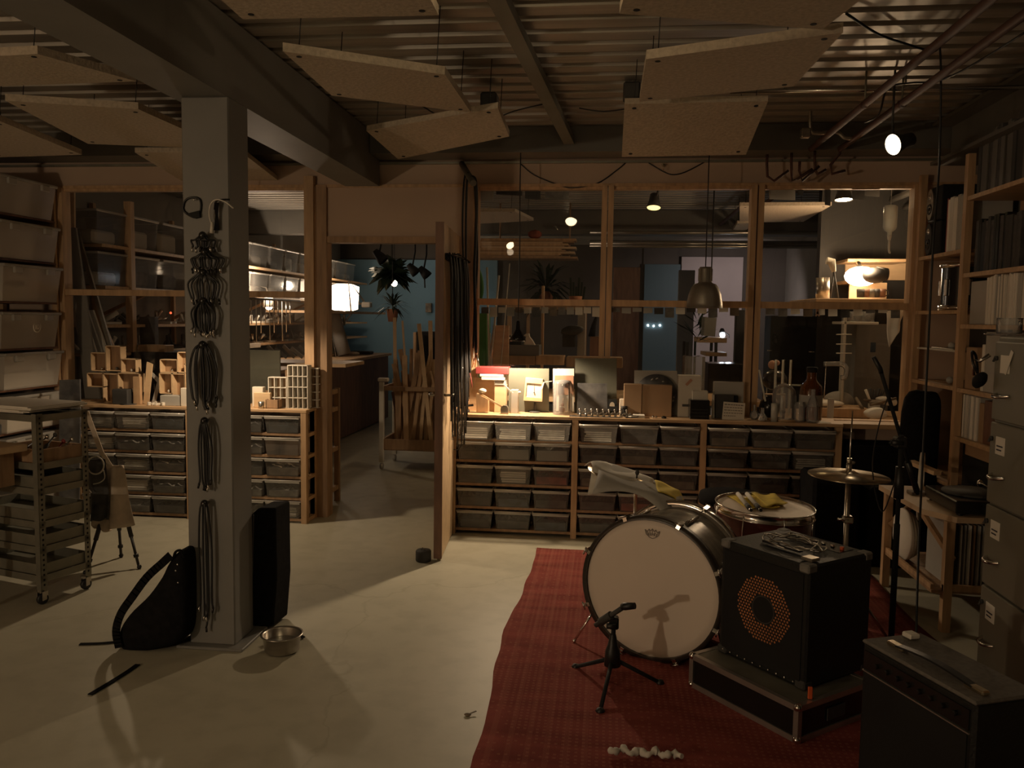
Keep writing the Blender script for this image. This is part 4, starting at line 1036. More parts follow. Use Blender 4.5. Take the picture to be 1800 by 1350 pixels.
# glass
def bottle(name, px, y, prof, m, label, cat, extra=None, n=24):
    x = P(px, 730, y=y).x; t = thing(name, label, cat, (x, y, CTZ))
    MB().lathe(prof, n, T(x, y, CTZ)).build('body', m, t)
    if extra: extra(t, x, y)
    return t
H_ = lambda py, y=5.68: P(1400, py, y=y).z - CTZ
bottle('bell_jar', 1377, 5.70, [(.078, 0), (.080, .01), (.078, .16), (.070, .205), (.045, .240), (.001, .252)], 'jar_glass', 'clear glass bell jar on the right counter', 'bell jar',
       lambda t, x, y: (MB().lathe([(.001, 0), (.09, 0), (.09, .012), (.001, .012)], 24, T(x, y, CTZ)).build('base', 'pine_flat', t), MB().cyl((x, y, CTZ+.012), (x, y, CTZ+.05), .008, n=8).ball((x, y, CTZ+.06), .014, 8).build('specimen', 'mixed_brown', t)))
bottle('glass_cylinder', 1361, 5.62, [(.001, .003), (.020, .003), (.020, .12), (.021, .122), (.023, .12), (.022, 0), (.001, 0)], 'milky', 'narrow upright glass cylinder left of the bell jar', 'cylinder')
def lb_(t, x, y):
    MB().lathe([(.0755, .10), (.0755, .175)], 24, T(x, y, CTZ)).build('paper_label', 'paper_grey', t)
    MB().lathe([(.034, .325), (.036, .33), (.036, .36), (.001, .362)], 20, T(x, y, CTZ)).build('cap', 'black_matte', t)
bottle('amber_bottle', 1424, 5.74, [(.001, .002), (.070, .002), (.075, .012), (.075, .20), (.068, .235), (.040, .265), (.032, .28), (.031, .33)], 'amber_glass', 'big brown glass bottle with black cap and pale label on the right counter', 'bottle', lb_)
bottle('clear_bottle', 1428, 5.63, [(.001, .002), (.038, .002), (.041, .012), (.041, .09), (.034, .13), (.018, .17), (.014, .21), (.017, .215), (.014, .22)], 'jar_glass', 'clear slender bottle in front of the big brown bottle', 'bottle')
bottle('glass_flask', 1340, 5.63, [(.001, .002), (.03, .002), (.034, .01), (.030, .03), (.012, .055), (.011, .085), (.014, .088)], 'jar_glass', 'small conical glass flask at the foot of the window post', 'flask')
bottle('glass_flask', 1326, 5.70, [(.001, .002), (.02, .002), (.030, .02), (.030, .035), (.020, .055), (.008, .065), (.008, .1)], 'jar_glass', 'small round glass flask behind the conical one', 'flask')
bottle('glass_jar', 1405, 5.66, [(.001, .002), (.035, .002), (.038, .01), (.038, .11), (.030, .12), (.030, .13)], 'jar_glass', 'low clear glass jar between bell jar and slender bottle', 'jar')
bottle('dark_sphere', 1352, 5.83, [(.001, 0), (.03, .004), (.062, .035), (.072, .075), (.062, .115), (.030, .143), (.001, .148)], 'black_gloss', 'dark glossy sphere behind the bell jar', 'sphere')
leaned('glass_rod', [(1333,650),(1336,650),(1347,705),(1344,706)], 5.72, .004, 'milky', 'thin glass rod leaning by the window post', 'rod', z0='keep')
mono('paper_slip', MB().prism([(P(1436,733,y=5.60).x, 5.60, CTZ), (P(1462,733,y=5.60).x, 5.605, CTZ), (P(1455,0,y=5.7).x, 5.72, CTZ+.015), (P(1440,0,y=5.7).x, 5.73, CTZ+.02)], (0, 0, .003)), 'paper', 'curled paper slip at the right end of the right counter', 'paper')
rack = thing('tube_rack', 'rack of three tall glass tubes standing behind the bell jar', 'rack', P(1395, 700, y=5.80))
xr = P(1395, 0, y=5.80).x
MB().box(xr-.09, xr+.05, 5.81, 5.85, CTZ+.05, CTZ+.06).box(xr-.09, xr+.05, 5.81, 5.85, CTZ, CTZ+.01).box(xr-.09, xr-.082, 5.81, 5.85, CTZ, CTZ+.17).box(xr+.045, xr+.053, 5.81, 5.85, CTZ, CTZ+.17).box(xr-.09, xr+.05, 5.81, 5.85, CTZ+.16, CTZ+.168).build('holder', 'birch', rack)
for px in (1389, 1402, 1416):
    x = P(px, 0, y=5.83).x; MB().lathe([(.001, .012), (.007, .018), (.009, .03), (.009, .40), (.010, .402)], 10, T(x, 5.83, CTZ)).build('glass_tube', 'milky', rack)

# long cables on the door -------------------------------------------------------
rl = thing('cable_rail', 'row of black pegs on the open door carrying the long black cables', 'rail', hinge+dv*.5+Vector((0, 0, 1.86)))
def door_pt(a, z, off): return hinge+dv*a+dn*off+Vector((0, 0, z))
MB().bar(door_pt(.10, 1.872, .050), door_pt(.84, 1.872, .050), .02, .04, (0, 0, 1)).build('board', 'black_matte', rl)
for k in range(8): MB().cyl(door_pt(.13+k*.1, 1.875, .05), door_pt(.13+k*.1, 1.885, .13), .006, n=6).build('peg', 'black_gloss', rl)
r = random.Random(11)
for k in range(34):
    a = .10+.74*(k+.5)/34+r.uniform(-.01, .01); off = r.uniform(.075, .125); z0 = 1.885+r.uniform(-.01, .02)
    f = (k+.5)/34
    zb = r.uniform(.62, 1.15) if k % 3 else r.uniform(.75, .98)
    w_ = r.uniform(.02, .05); p1 = r.uniform(-.02, .02)
    pts = [door_pt(a-w_, zb+r.uniform(0, .25), off+.01), door_pt(a-w_*1.2+p1, (zb+z0)/2, off), door_pt(a-w_*.6, z0-.15, off), door_pt(a, z0, off-.015), door_pt(a+w_*.6, z0-.15, off), door_pt(a+w_*1.1+p1, (zb+z0)/2, off+.005), door_pt(a+w_, zb, off+.01)]
    t = mono('long_cable', MB().tube(catmull(pts, 4), r.uniform(.004, .0062), 6), 'black_rubber' , 'long black cable doubled over the pegs on the open door', 'cable', 'long black cables hung on the door')
    if k % 4 == 1:
        for e_ in (pts[0], pts[-1]): MB().cyl(e_, e_+Vector((0, 0, -.05)), .007, n=8).build('plug', 'chrome' if k % 8 == 1 else 'black_gloss', t)
mono('cable_loop', MB().tube(catmull([P(800,640,y=5.5), P(806,700,y=5.5), P(811,750,y=5.5), P(812,775,y=5.5), P(806,790,y=5.5), P(797,790,y=5.5)], 5), .003, 6), 'black_rubber', 'thin cable loop swinging out over the first bins right of the door', 'cable')
# hoses/leads hung from the rod left of window 3
hr = thing('wall_rod', 'pale dowel sticking out above the left window edge, carrying two thick leads', 'rod', P(825, 300, y=5.75))
MB().cyl(P(812,288,y=5.88), P(832,322,y=5.45), .022, n=10).build('dowel', 'trunking', hr)
def drop(pix, y, r_, lb, tips=None):
    t = thing('hanging_lead', lb, 'lead', P(*pix[0], y=y), group='thick leads by the left window edge')
    MB().tube(catmull([P(a, b, y=y) for a, b in pix], 5), r_, 6).build('lead', 'black_rubber', t)
    if tips:
        for k, (m_, dx) in enumerate(tips):
            a, b = pix[-1]; MB().tube([P(a, b, y=y), P(a+dx*.6, b+14, y=y-.01), P(a+dx, b+26, y=y-.01)], .003, 5).build('tip', m_, t)
drop([(818,306),(815,330),(813,400),(815,470),(817,560),(818,640)], 5.66, .007, 'leftmost thick black lead hanging by the left window edge', [('orange', -2), ('peach', 2)])
drop([(823,303),(820,340),(819,420),(821,520),(824,600),(826,655)], 5.60, .008, 'second thick black lead from the left by the left window edge', [('red_card', 4)])
drop([(829,310),(836,318),(838,360),(836,420),(834,480),(836,560),(837,620)], 5.52, .010, 'thickest black lead hanging in front of the left window', [('orange', -7), ('orange', -2), ('peach', 3), ('chrome', 6)])
drop([(834,322),(838,400),(839,470),(835,520),(833,580),(832,612)], 5.54, .007, 'inner black lead hanging beside the thickest one', [('cream', 1)])

# ================================================================== LEFT COUNTER
LC = .826
def cubby(label, cells, y, d=.07, wall=.006):
    q = P(sum(c[0]+c[1] for c in cells)/len(cells)/2, 703, y=y)
    t = thing('display_cubby', label, 'display shelf', (q.x, y, LC))
    zb = min(P(c[0], c[3], y=y).z for c in cells)
    for k, (x0, x1, t0, b0) in enumerate(cells):
        a = P(x0, b0, y=y); b = P(x1, t0, y=y); z0 = LC if b0 > 700 else a.z; z1 = b.z
        mb = MB()
        mb.box(a.x, b.x, y, y+d, z0, z0+wall).box(a.x, b.x, y, y+d, z1-wall, z1).box(a.x, a.x+wall, y, y+d, z0, z1).box(b.x-wall, b.x, y, y+d, z0, z1)
        c_ = mb.build('cell', 'birch', t)
        MB().box(a.x+wall, b.x-wall, y+d-.004, y+d, z0+wall, z1-wall).build('back', 'pine_old', c_)
        if k in (0, 1, 2, 5): MB().ball(((a.x+b.x)/2+.01, y+.03, z0+wall+.012), .013, 8).build('trinket', ('chrome', 'mixed_grey', 'mixed_white')[k % 3], c_)
    return t
cubby('stepped stack of small wooden cubbies at the left end of the left counter', [(160,186,620,652),(186,212,608,652),(212,239,631,655),(153,182,656,680),(181,207,657,704),(207,245,656,690)], 5.80)
cubby('stepped stack of small wooden cubbies against the left of the column', [(281,312,632,655),(312,336,619,655),(280,302,656,692),(303,325,657,704),(325,352,640,704)], 5.80)
def lbox(name, x0, x1, yt, y, d, m, label, cat, group=None, r=.003):
    a = P(x0, yt, y=y); b = P(x1, yt, y=y)
    return mono(name, MB().rbox(a.x, b.x, y, y+d, LC, a.z, min(r, d*.3)), m, label, cat, group)
lbox('black_box', 196, 224, 684, 5.70, .07, 'charcoal', 'small black box in front of the left cubby stack', 'box', r=.006)
mono('black_saucer', MB().lathe([(.001, 0), (.055, 0), (.06, .006), (.001, .006)], 20, T(P(209,0,y=5.72).x, 5.725, LC-.001)), 'charcoal', 'thin black dish under the small black box', 'dish')
lbox('wood_block', 233, 246, 662, 5.74, .03, 'pine', 'short orange wood block leaning on the left cubby stack', 'block')
leaned('wood_lath', [(251,700),(261,701),(268,640),(258,636)], 5.78, .01, 'birch', 'pale slat leaning up between the two cubby stacks', 'slat', z0=LC)
leaned('bent_strip', [(266,700),(273,700),(283,668),(264,652),(262,656),(276,672)], 5.84, .008, 'paper_grey', 'grey bent strip behind the pale slat on the left counter', 'strip', z0=LC)
for k in range(7):
    x = P(250+4.2*k, 0, y=5.71).x; s = random.Random(k)
    mono('plaster_scrap', MB().rbox(-.012, .012, -.012, .012, 0, .018+.01*s.random(), .004, M=T(x, 5.69+.02*(k % 3), LC) @ Rz(s.random()*3)), 'cream', 'small white plaster scrap in the heap right of the black box', 'scrap', 'white plaster scraps on the left counter')
lbox('grey_tray', 281, 330, 695, 5.70, .08, 'paper_grey', 'low grey tray at the left of the column on the left counter', 'tray')
lbox('white_block', 317, 331, 682, 5.69, .04, 'cream', 'white block standing at the end of the low grey tray', 'block')
# right of the column
def lattice(label, x0, x1, y0, y1, y, nx, nz, m, d=.05, off=0, z0=None):
    a = P(x0, y1, y=y); b = P(x1, y0, y=y); zb = LC if z0 is None else z0
    t = thing('lattice_block', label, 'lattice', ((a.x+b.x)/2, y, zb)); mb = MB()
    for i in range(nx+1):
        x = a.x+(b.x-a.x)*i/nx; mb.box(x-.003, x+.003, y, y+d, zb, b.z)
    mb.build('uprights', m, t); mb = MB()
    for i in range(nz+1):
        z = zb+(b.z-zb)*i/nz; mb.box(a.x-off, b.x+off, y-.002, y+d+.002, z-.003 if i else z, z+.003)
    mb.build('slats', m, t)
    MB().box(a.x, b.x, y+d, y+d+.004, zb, b.z).build('back', 'pine_old', t)
lattice('low pale lattice block right of the column on the left counter', 472, 503, 664, 705, 5.76, 3, 3, 'white_paint')
lattice('tall pale lattice block of small cells at the right end of the left counter', 506, 540, 643, 706, 5.74, 4, 4, 'white_paint', .08)
lattice('pale lattice block with long slats at the right end behind the tall one', 536, 556, 648, 700, 5.82, 2, 5, 'white_paint', .04, .015)
a = P(456, 706, y=5.72); 
t = thing('open_box', 'small open brown box on the left counter just right of the column', 'box', (a.x+.04, 5.74, LC))
xa, xb = P(460,0,y=5.70).x, P(483,0,y=5.70).x
MB().box(xa, xb, 5.70, 5.704, LC, LC+.065).box(xa, xb, 5.776, 5.78, LC, LC+.065).box(xa, xa+.004, 5.70, 5.78, LC, LC+.065).box(xb-.004, xb, 5.70, 5.78, LC, LC+.065).box(xa, xb, 5.70, 5.78, LC, LC+.004).build('body', 'pine_old', t)
lbox('paper_block', 443, 462, 680, 5.78, .05, 'cream', 'cream block touching the column edge on the left counter', 'block')
lbox('paper_block', 446, 475, 690, 5.74, .03, 'birch', 'pale wood block behind the small open brown box', 'block')
mono('silver_mug', MB().lathe([(.001, 0), (.02, 0), (.022, .05), (.019, .05), (.018, .004)], 16, T(P(452,0,y=5.69).x, 5.69, LC)), 'brushed', 'little metal cup at the column edge on the left counter', 'cup')
# planks behind window 1
for k, (pp, m_, lb) in enumerate((
    ([(117,400),(133,400),(176,705),(150,705)], 'wall_grey', 'dark grey plank leaning steeply behind the left window, nearest the wall'),
    ([(115,336),(130,336),(131,470),(118,470)], 'plywood', 'pale upright board end at the top left behind the left window'),
    ([(124,545),(142,536),(192,690),(170,700)], 'white_paint', 'pale plank leaning behind the left window'),
    ([(143,540),(152,540),(206,700),(196,700)], 'paper_grey', 'thin grey plank leaning behind the left window'),
    ([(153,545),(163,545),(196,640),(186,645)], 'white_paint', 'short pale slat leaning behind the left window'),
    ([(131,405),(136,400),(196,610),(190,612)], 'brushed', 'thin aluminium strip leaning behind the left window'),
    ([(162,536),(170,536),(204,620),(196,626)], 'pine', 'brown wood strip leaning behind the left window'))):
    y = 6.05+.035*k
    mono('leaning_plank', MB().prism([P(a, b, y=y+.08*(1-(b-336)/370)) for a, b in pp], (0, .02, 0)), m_, lb, 'plank', 'planks behind the left window')

# ================================================================== RUG
def rug():
    mb = MB(); nu, nv = 24, 48; x0, x1, y0, y1 = -.43, 1.585, 1.6, 5.28
    def fn(u, v):
        y = y0+(y1-y0)*v; lw = .018*sin(v*17)+.02*sin(v*7+1)
        xl = -.408-.042*math.exp(-((y-3.75)/.55)**2)+.004*sin(v*37)+.003*sin(v*61); xr = x1+.012*sin(v*15)
        z = .006+.0035*abs(sin(u*9+v*13))*(1 if .02 < v < .98 else 0)
        if u == 0 or u == 1: z += .003*abs(sin(v*40))
        return (xl+(xr-xl)*u, y, z)
    mb.grid(fn, nu, nv, True); return mb
rg = mono('rug', rug(), 'rug_wool', 'long red patterned oriental rug under the drum kit and amplifiers', 'rug', solid=.006)
fringe = MB()
for k in range(190):
    x = -.42+k*.0106; s = random.uniform(-.006, .006)
    fringe.cyl((x, 5.275, .006), (x+s, 5.275+random.uniform(.022, .035), .003), .0016, n=4)
f = fringe.build('fringe', 'white_cloth', rg, local=True); f['kind'] = 'stuff'
for v in f.data.vertices: v.co = v.co - Vector(rg.location)

# ================================================================== DRUM KIT
A = radians(24); ax = Vector((sin(A), cos(A), 0)); fc = Vector((.225, 3.60, .326)); DL = .36
DM = T(*fc) @ ax.to_track_quat('Z', 'Y').to_matrix().to_4x4()       # local z = drum axis going back
t = thing('bass_drum', 'large bass drum with a cream front head and dark hoop on the red rug', 'bass drum', (fc.x, fc.y, 0))
R_ = .300
MB().lathe([(R_-.006, .02), (R_-.006, DL-.02)], 64, DM).build('shell', 'grey_pearl', t)
for z0, z1, m in ((-.022, .022, 'dark_hoop'), (DL-.02, DL+.02, 'chrome')):
    MB().lathe([(R_+.006, z0), (R_+.024, z0), (R_+.024, z1), (R_+.006, z1), (R_+.006, z0)], 64, DM).build('hoop', m, t)
MB().lathe([(R_-.004, .020), (R_+.005, .022), (R_+.006, .028), (R_-.004, .03)], 64, DM).build('flesh_hoop', 'chrome', t)
hd = MB().lathe([(.0001, -.004), (R_*.9, -.004), (R_+.004, -.006), (R_+.008, -.002)], 64, DM).build('front_head', 'drum_head', t)
MB().lathe([(.0001, DL), (R_, DL)], 48, DM).build('rear_head', 'drum_head', t)
# small crown mark with lettering near the top of the head
fwd = -ax; rt = Vector((cos(A), -sin(A), 0))
def hp_(u, v, o=.0075): return fc + rt*u + Vector((0, 0, v)) + fwd*o
crown = [(-.028, .252), (-.034, .272), (-.022, .264), (-.016, .276), (-.008, .268), (0, .279), (.008, .268), (.016, .276), (.022, .264), (.034, .272), (.028, .252), (.012, .240), (0, .236), (-.012, .240)]
crown = [(x, z-.012) for x, z in crown]
n_ = len(crown)
mb = MB()
for k in range(n_): mb.bar(hp_(*crown[k]), hp_(*crown[(k+1) % n_]), .0028, .0006, tuple(ax))
for k in range(1, 10, 2): mb.bar(hp_(crown[k][0]*.9, crown[k][1]), hp_(crown[k][0]*.5, .235), .0018, .0006, tuple(ax))
mb.build('crown_mark', 'mark_grey', hd)
cu = bpy.data.curves.new('REMO', 'FONT'); cu.body = 'REMO'; cu.size = .017; cu.align_x = 'CENTER'; cu.extrude = .0003
to = bpy.data.objects.new('REMO', cu); COL.objects.link(to)
dg = bpy.context.evaluated_depsgraph_get(); me = bpy.data.meshes.new_from_object(to.evaluated_get(dg)); bpy.data.objects.remove(to)
lt = bpy.data.objects.new('lettering', me); COL.objects.link(lt); me.materials.clear(); me.materials.append(MATS['mark_grey'])
lt.parent = hd
Mr = Matrix((( rt.x, 0, fwd.x), (rt.y, 0, fwd.y), (0, 1, 0))).to_4x4()
lt.matrix_local = T(*(hp_(0, .236)-Vector((fc.x, fc.y, 0)))) @ Mr
for k in range(8):
    a = pi/8+k*pi/4
    for z0, s in ((0, 1), (DL, -1)):
        c = DM @ Vector(((R_+.028)*cos(a), (R_+.028)*sin(a), z0)); i_ = DM @ Vector(((R_+.022)*cos(a), (R_+.022)*sin(a), z0+.10*s))
        cl = MB().bar(DM @ Vector(((R_+.010)*cos(a), (R_+.010)*sin(a), z0-.026*s)), DM @ Vector(((R_+.034)*cos(a), (R_+.034)*sin(a), z0-.022*s)), .018, .006, tuple(ax))
        cl.bar(DM @ Vector(((R_+.034)*cos(a), (R_+.034)*sin(a), z0-.025*s)), DM @ Vector(((R_+.030)*cos(a), (R_+.030)*sin(a), z0+.03*s)), .018, .005, tuple(DM.to_3x3() @ Vector((cos(a), sin(a), 0))))
        q = cl.build('claw', 'chrome', t)
        MB().cyl(c, i_, .0035, n=6).build('tension_rod', 'chrome', q)
        hdl = DM @ Vector(((R_+.034)*cos(a), (R_+.034)*sin(a), z0-.035*s)); tg = DM.to_3x3() @ Vector((-sin(a), cos(a), 0))
        MB().cyl(hdl-tg*.018, hdl+tg*.018, .004, n=6).build('t_handle', 'chrome', q)
    MB().cyl(DM @ Vector(((R_+.004)*cos(a), (R_+.004)*sin(a), .10)), DM @ Vector(((R_+.004)*cos(a), (R_+.004)*sin(a), DL-.10)), .009, n=8).build('lug', 'chrome', t)
for s in (-1, 1):
    b0 = DM @ Vector((.30*s, -.12, .08)); b1 = Vector((b0.x, b0.y, 0))+rt*.09*s+fwd*.05+Vector((0, 0, .012))
    b0 = fc+rt*.27*s+ax*.08+Vector((0, 0, -.12))
    b1 = Vector((fc.x, fc.y, 0))+rt*.36*s-ax*.02+Vector((0, 0, .016))
    MB().cyl(b0, b1, .006, n=8).ball(b1, .009, 8).build('spur', 'chrome', t)

def tripod_base(t, x, y, zh, R, n=3, a0=0, m='chrome', spread_z=.02):
    for k in range(n):
        a = a0+2*pi*k/n; f = Vector((x+R*cos(a), y+R*sin(a), .012))
        lg = MB().cyl(Vector((x, y, zh)), f, .008, n=8).cyl(Vector((x, y, zh*.35)), Vector((x, y, zh)).lerp(f, .55), .005, n=6).build('leg', m, t)
        MB().ball(f, .012, 8).build('rubber_foot', 'black_rubber', lg)
# ride/crash cymbal with cloths
cx = P(1118, 845, y=4.16); cc = Vector((cx.x, 4.16, P(1118, 846, y=4.16).z))
t = thing('cymbal_stand', 'chrome stand behind the bass drum holding the cloth covered cymbal', 'stand', (cc.x, cc.y, 0))
MB().cyl((cc.x, cc.y, .05), (cc.x, cc.y, cc.z-.03), .009, n=10).cyl((cc.x, cc.y, .05), (cc.x, cc.y, .42), .013, n=10).build('pole', 'chrome', t)
MB().ball((cc.x, cc.y, cc.z-.04), .018, 10).build('tilter', 'chrome', t)
MB().cyl((cc.x, cc.y, cc.z-.03), (cc.x+.005, cc.y, cc.z+.05), .0045, n=8).ball((cc.x+.005, cc.y, cc.z+.045), .011, 8, (1, 1, 1.4)).build('wing_nut', 'charcoal', t)
tripod_base(t, cc.x, cc.y, .30, .20, a0=.9)
tl = radians(18)
CMx = T(*cc) @ Matrix.Rotation(tl, 4, 'Y')
def cym_prof(R): return [(.007, .018), (.03, .016), (.045, .006), (.06, 0), (R*.6, -.006), (R, -.014), (R, -.0155), (R*.6, -.0075), (.06, -.0015), (.045, .0045)]
mono('cymbal', MB().lathe(cym_prof(.25), 48, CMx), 'brass', 'large tilted cymbal under the cloths behind the bass drum', 'cymbal')
def cl_local(fn, nu, nv, m, lb, name='cleaning_cloth'):
    return mono(name, MB().grid(lambda u, v: CMx @ Vector(fn(u, v)), nu, nv), m, lb, 'cloth', solid=.003)
def c1(u, v):      # pale cloth: over the left half, hanging at the left front
    x = -.262+.05*v+.36*u*(1-.25*v); y = .16-.40*v
    r = sqrt(x*x+y*y); z = .012+.006*sin(u*9+v*5)
    if r > .235: z -= (r-.235)*.75
    if v > .55: z -= (v-.55)*.14*(1-u)**1.2; 
    if v > .55: y += (v-.55)*.22
    return (x, y, z)
cl_local(c1, 18, 16, 'white_cloth', 'pale cloth draped over the left of the tilted cymbal, corner hanging down')
def c2(u, v):
    x = -.20+.44*u; y = .21-.50*v+.03*sin(u*4); r = sqrt(x*x+y*y); z = .008+.005*sin(u*7-v*4)
    if r > .24: z -= (r-.24)*.8
    return (x, y, z)
cl_local(c2, 16, 14, 'paper_grey', 'grey cloth lying across the middle of the tilted cymbal')
def c3(u, v):
    x = .10+.165*u; y = .13-.30*v*(1-.2*u); r = sqrt(x*x+y*y); z = .016+.004*sin(u*8+v*7)
    if r > .235: z -= (r-.235)*1.0
    if u > .55 and v > .4: z -= (u-.55)*(v-.4)*.34
    return (x, y, z)
cl_local(c3, 12, 12, 'yellow_cloth', 'yellow duster folded over the right edge of the tilted cymbal')

# floor tom
q = P(1335, 886, y=4.20); R2 = .236
t = thing('floor_tom', 'red brown floor tom with chrome hoop, yellow dusters lying on its head', 'drum', (q.x, 4.20, 0))
FM = T(q.x, 4.20, 0) @ Matrix.Rotation(radians(2.2), 4, 'Y') @ Matrix.Rotation(radians(2), 4, 'X'); ht = q.z
MB().lathe([(R2-.006, ht-.40), (R2-.006, ht-.02)], 48, FM).build('shell', 'red_lacquer', t)
for z in (ht-.405, ht-.035):
    MB().lathe([(R2-.002, z), (R2+.009, z), (R2+.010, z+.004), (R2+.004, z+.008), (R2+.004, z+.034), (R2+.008, z+.040), (R2, z+.041), (R2-.002, z)], 48, FM).build('hoop', 'chrome', t)
th = MB().lathe([(.0001, ht-.008), (R2-.004, ht-.008)], 48, FM).build('head', 'drum_head', t)
for k in range(8):
    a = k*pi/4+.2
    l = MB().cyl(FM @ Vector(((R2+.008)*cos(a), (R2+.008)*sin(a), ht-.01)), FM @ Vector(((R2+.008)*cos(a), (R2+.008)*sin(a), ht-.14)), .0035, n=6).build('tension_rod', 'chrome', t)
    M_ = FM @ Rz(a); MB().rbox(R2-.006, R2+.014, -.010, .010, ht-.16, ht-.11, .004, M=M_).build('lug', 'chrome', t)
for k in range(3):
    a = k*2*pi/3+.5; c0 = FM @ Vector(((R2+.012)*cos(a), (R2+.012)*sin(a), ht-.22)); c1_ = Vector((c0.x, c0.y, .010))
    lg = MB().tube([c0, c1_+Vector((0, 0, .05)), c1_+Vector((.012*cos(a), .012*sin(a), 0))], .006, 8).build('leg', 'chrome', t)
    MB().ball(c1_+Vector((.012*cos(a), .012*sin(a), .008)), .012, 8).build('rubber_foot', 'black_rubber', lg)
def on_tom(pts, z, amp=.004):
    """pts px on head plane -> quad grid"""
    p = [P(a, b, y=4.2) for a, b in pts]; p = [P(a, b, z=ht-.002) for a, b in pts]
    return MB().grid(lambda u, v: (p[0]*(1-u)+p[1]*u)*(1-v)+(p[3]*(1-u)+p[2]*u)*v+Vector((0, 0, z+amp*sin(u*8+v*5))), 10, 10)
mono('yellow_duster', on_tom([(1274,872),(1330,868),(1372,893),(1316,895)], .004), 'yellow_cloth', 'left yellow duster spread on the floor tom head under the brushes', 'cloth', solid=.002)
mono('yellow_duster', on_tom([(1318,869),(1362,872),(1385,888),(1350,893)], .010), 'yellow_cloth', 'right yellow duster spread on the floor tom head', 'cloth', solid=.002)
for k, (a, b, lb) in enumerate((((1297,868), (1318,894), 'left of the two grey brush handles lying on the floor tom'), ((1313,868), (1335,894), 'right of the two grey brush handles lying on the floor tom'))):
    pa, pb = P(*a, z=ht+.016), P(*b, z=ht+.020)
    t = thing('drum_brush', lb, 'brush', pa, group='brushes on the floor tom')
    MB().cyl(pa, pa.lerp(pb, .78), .011, n=10).build('handle', 'white_cloth', t)
    MB().cyl(pa.lerp(pb, .78), pb, .012, n=10).build('sleeve', 'charcoal', t)
    MB().cyl(pb, pb+(pb-pa)*.10, .008, n=10).build('tip', 'chrome', t)
# throne
t = thing('drum_stool', 'round black drum stool behind the floor tom', 'stool', (.80, 4.85, 0))
c = P(1282, 868, y=4.80)
t.location = (c.x, 4.80, 0)
MB().lathe([(.001, .49), (.15, .49), (.17, .50), (.175, .53), (.165, .56), (.10, .575), (.001, .578)], 32, T(c.x, 4.80, c.z-.555)).build('seat', 'black_cloth', t)
MB().cyl((c.x, 4.80, .1), (c.x, 4.80, c.z-.06), .014, n=10).build('post', 'chrome', t)
tripod_base(t, c.x, 4.80, .26, .22, a0=.4)
# hi-hat
q = P(1492, 832, y=3.90)
t = thing('hi_hat_stand', 'chrome hi-hat stand with its long pull rod, behind the bass amplifier', 'stand', (q.x, 3.90, 0))
MB().cyl((q.x, 3.9, .03), (q.x, 3.9, q.z-.03), .0125, n=12).build('tube', 'brushed', t)
MB().cyl((q.x, 3.9, q.z-.05), (q.x+.004, 3.9, P(1497, 722, y=3.9).z), .0035, n=8).build('pull_rod', 'chrome', t)
MB().cyl((q.x, 3.9, q.z+.012), (q.x, 3.9, q.z+.045), .013, n=12).cyl((q.x, 3.9, q.z+.045), (q.x, 3.9, q.z+.07), .011, n=10).ball((q.x+.016, 3.9, q.z+.05), .008, 8, (1.6, .6, 1)).build('clutch', 'brushed', t)
MB().lathe([(.02, -.045), (.026, -.035), (.026, -.025), (.015, -.02)], 16, T(q.x, 3.9, q.z)).build('seat_cup', 'charcoal', t)
c_ = P(1490, 912, y=3.9); MB().rbox(c_.x-.022, c_.x+.022, 3.88, 3.92, c_.z-.02, c_.z+.015, .006).cyl((c_.x-.05, 3.885, c_.z), (c_.x, 3.885, c_.z), .006, n=8).build('height_clamp', 'chrome', t)
tripod_base(t, q.x, 3.9, .34, .24, a0=.2)
MB().box(q.x-.04, q.x+.04, 3.62, 3.86, .02, .03).build('pedal', 'brushed', t)
HM = T(q.x, 3.9, q.z) @ Matrix.Rotation(radians(1.2), 4, 'Y') @ Matrix.Rotation(radians(1), 4, 'X')
t = mono('hi_hat_cymbal', MB().lathe([(.007, .016), (.02, .015), (.034, .008), (.045, .002), (.178, -.010), (.178, -.0115), (.045, .0005)], 56, HM), 'brass', 'upper hi-hat cymbal on the chrome stand', 'cymbal', 'pair of hi-hat cymbals')
mono('hi_hat_cymbal', MB().lathe([(.007, -.034), (.034, -.028), (.045, -.022), (.178, -.0125), (.178, -.014), (.045, -.024)], 56, HM), 'brass', 'lower hi-hat cymbal hidden beneath the upper one', 'cymbal', 'pair of hi-hat cymbals')

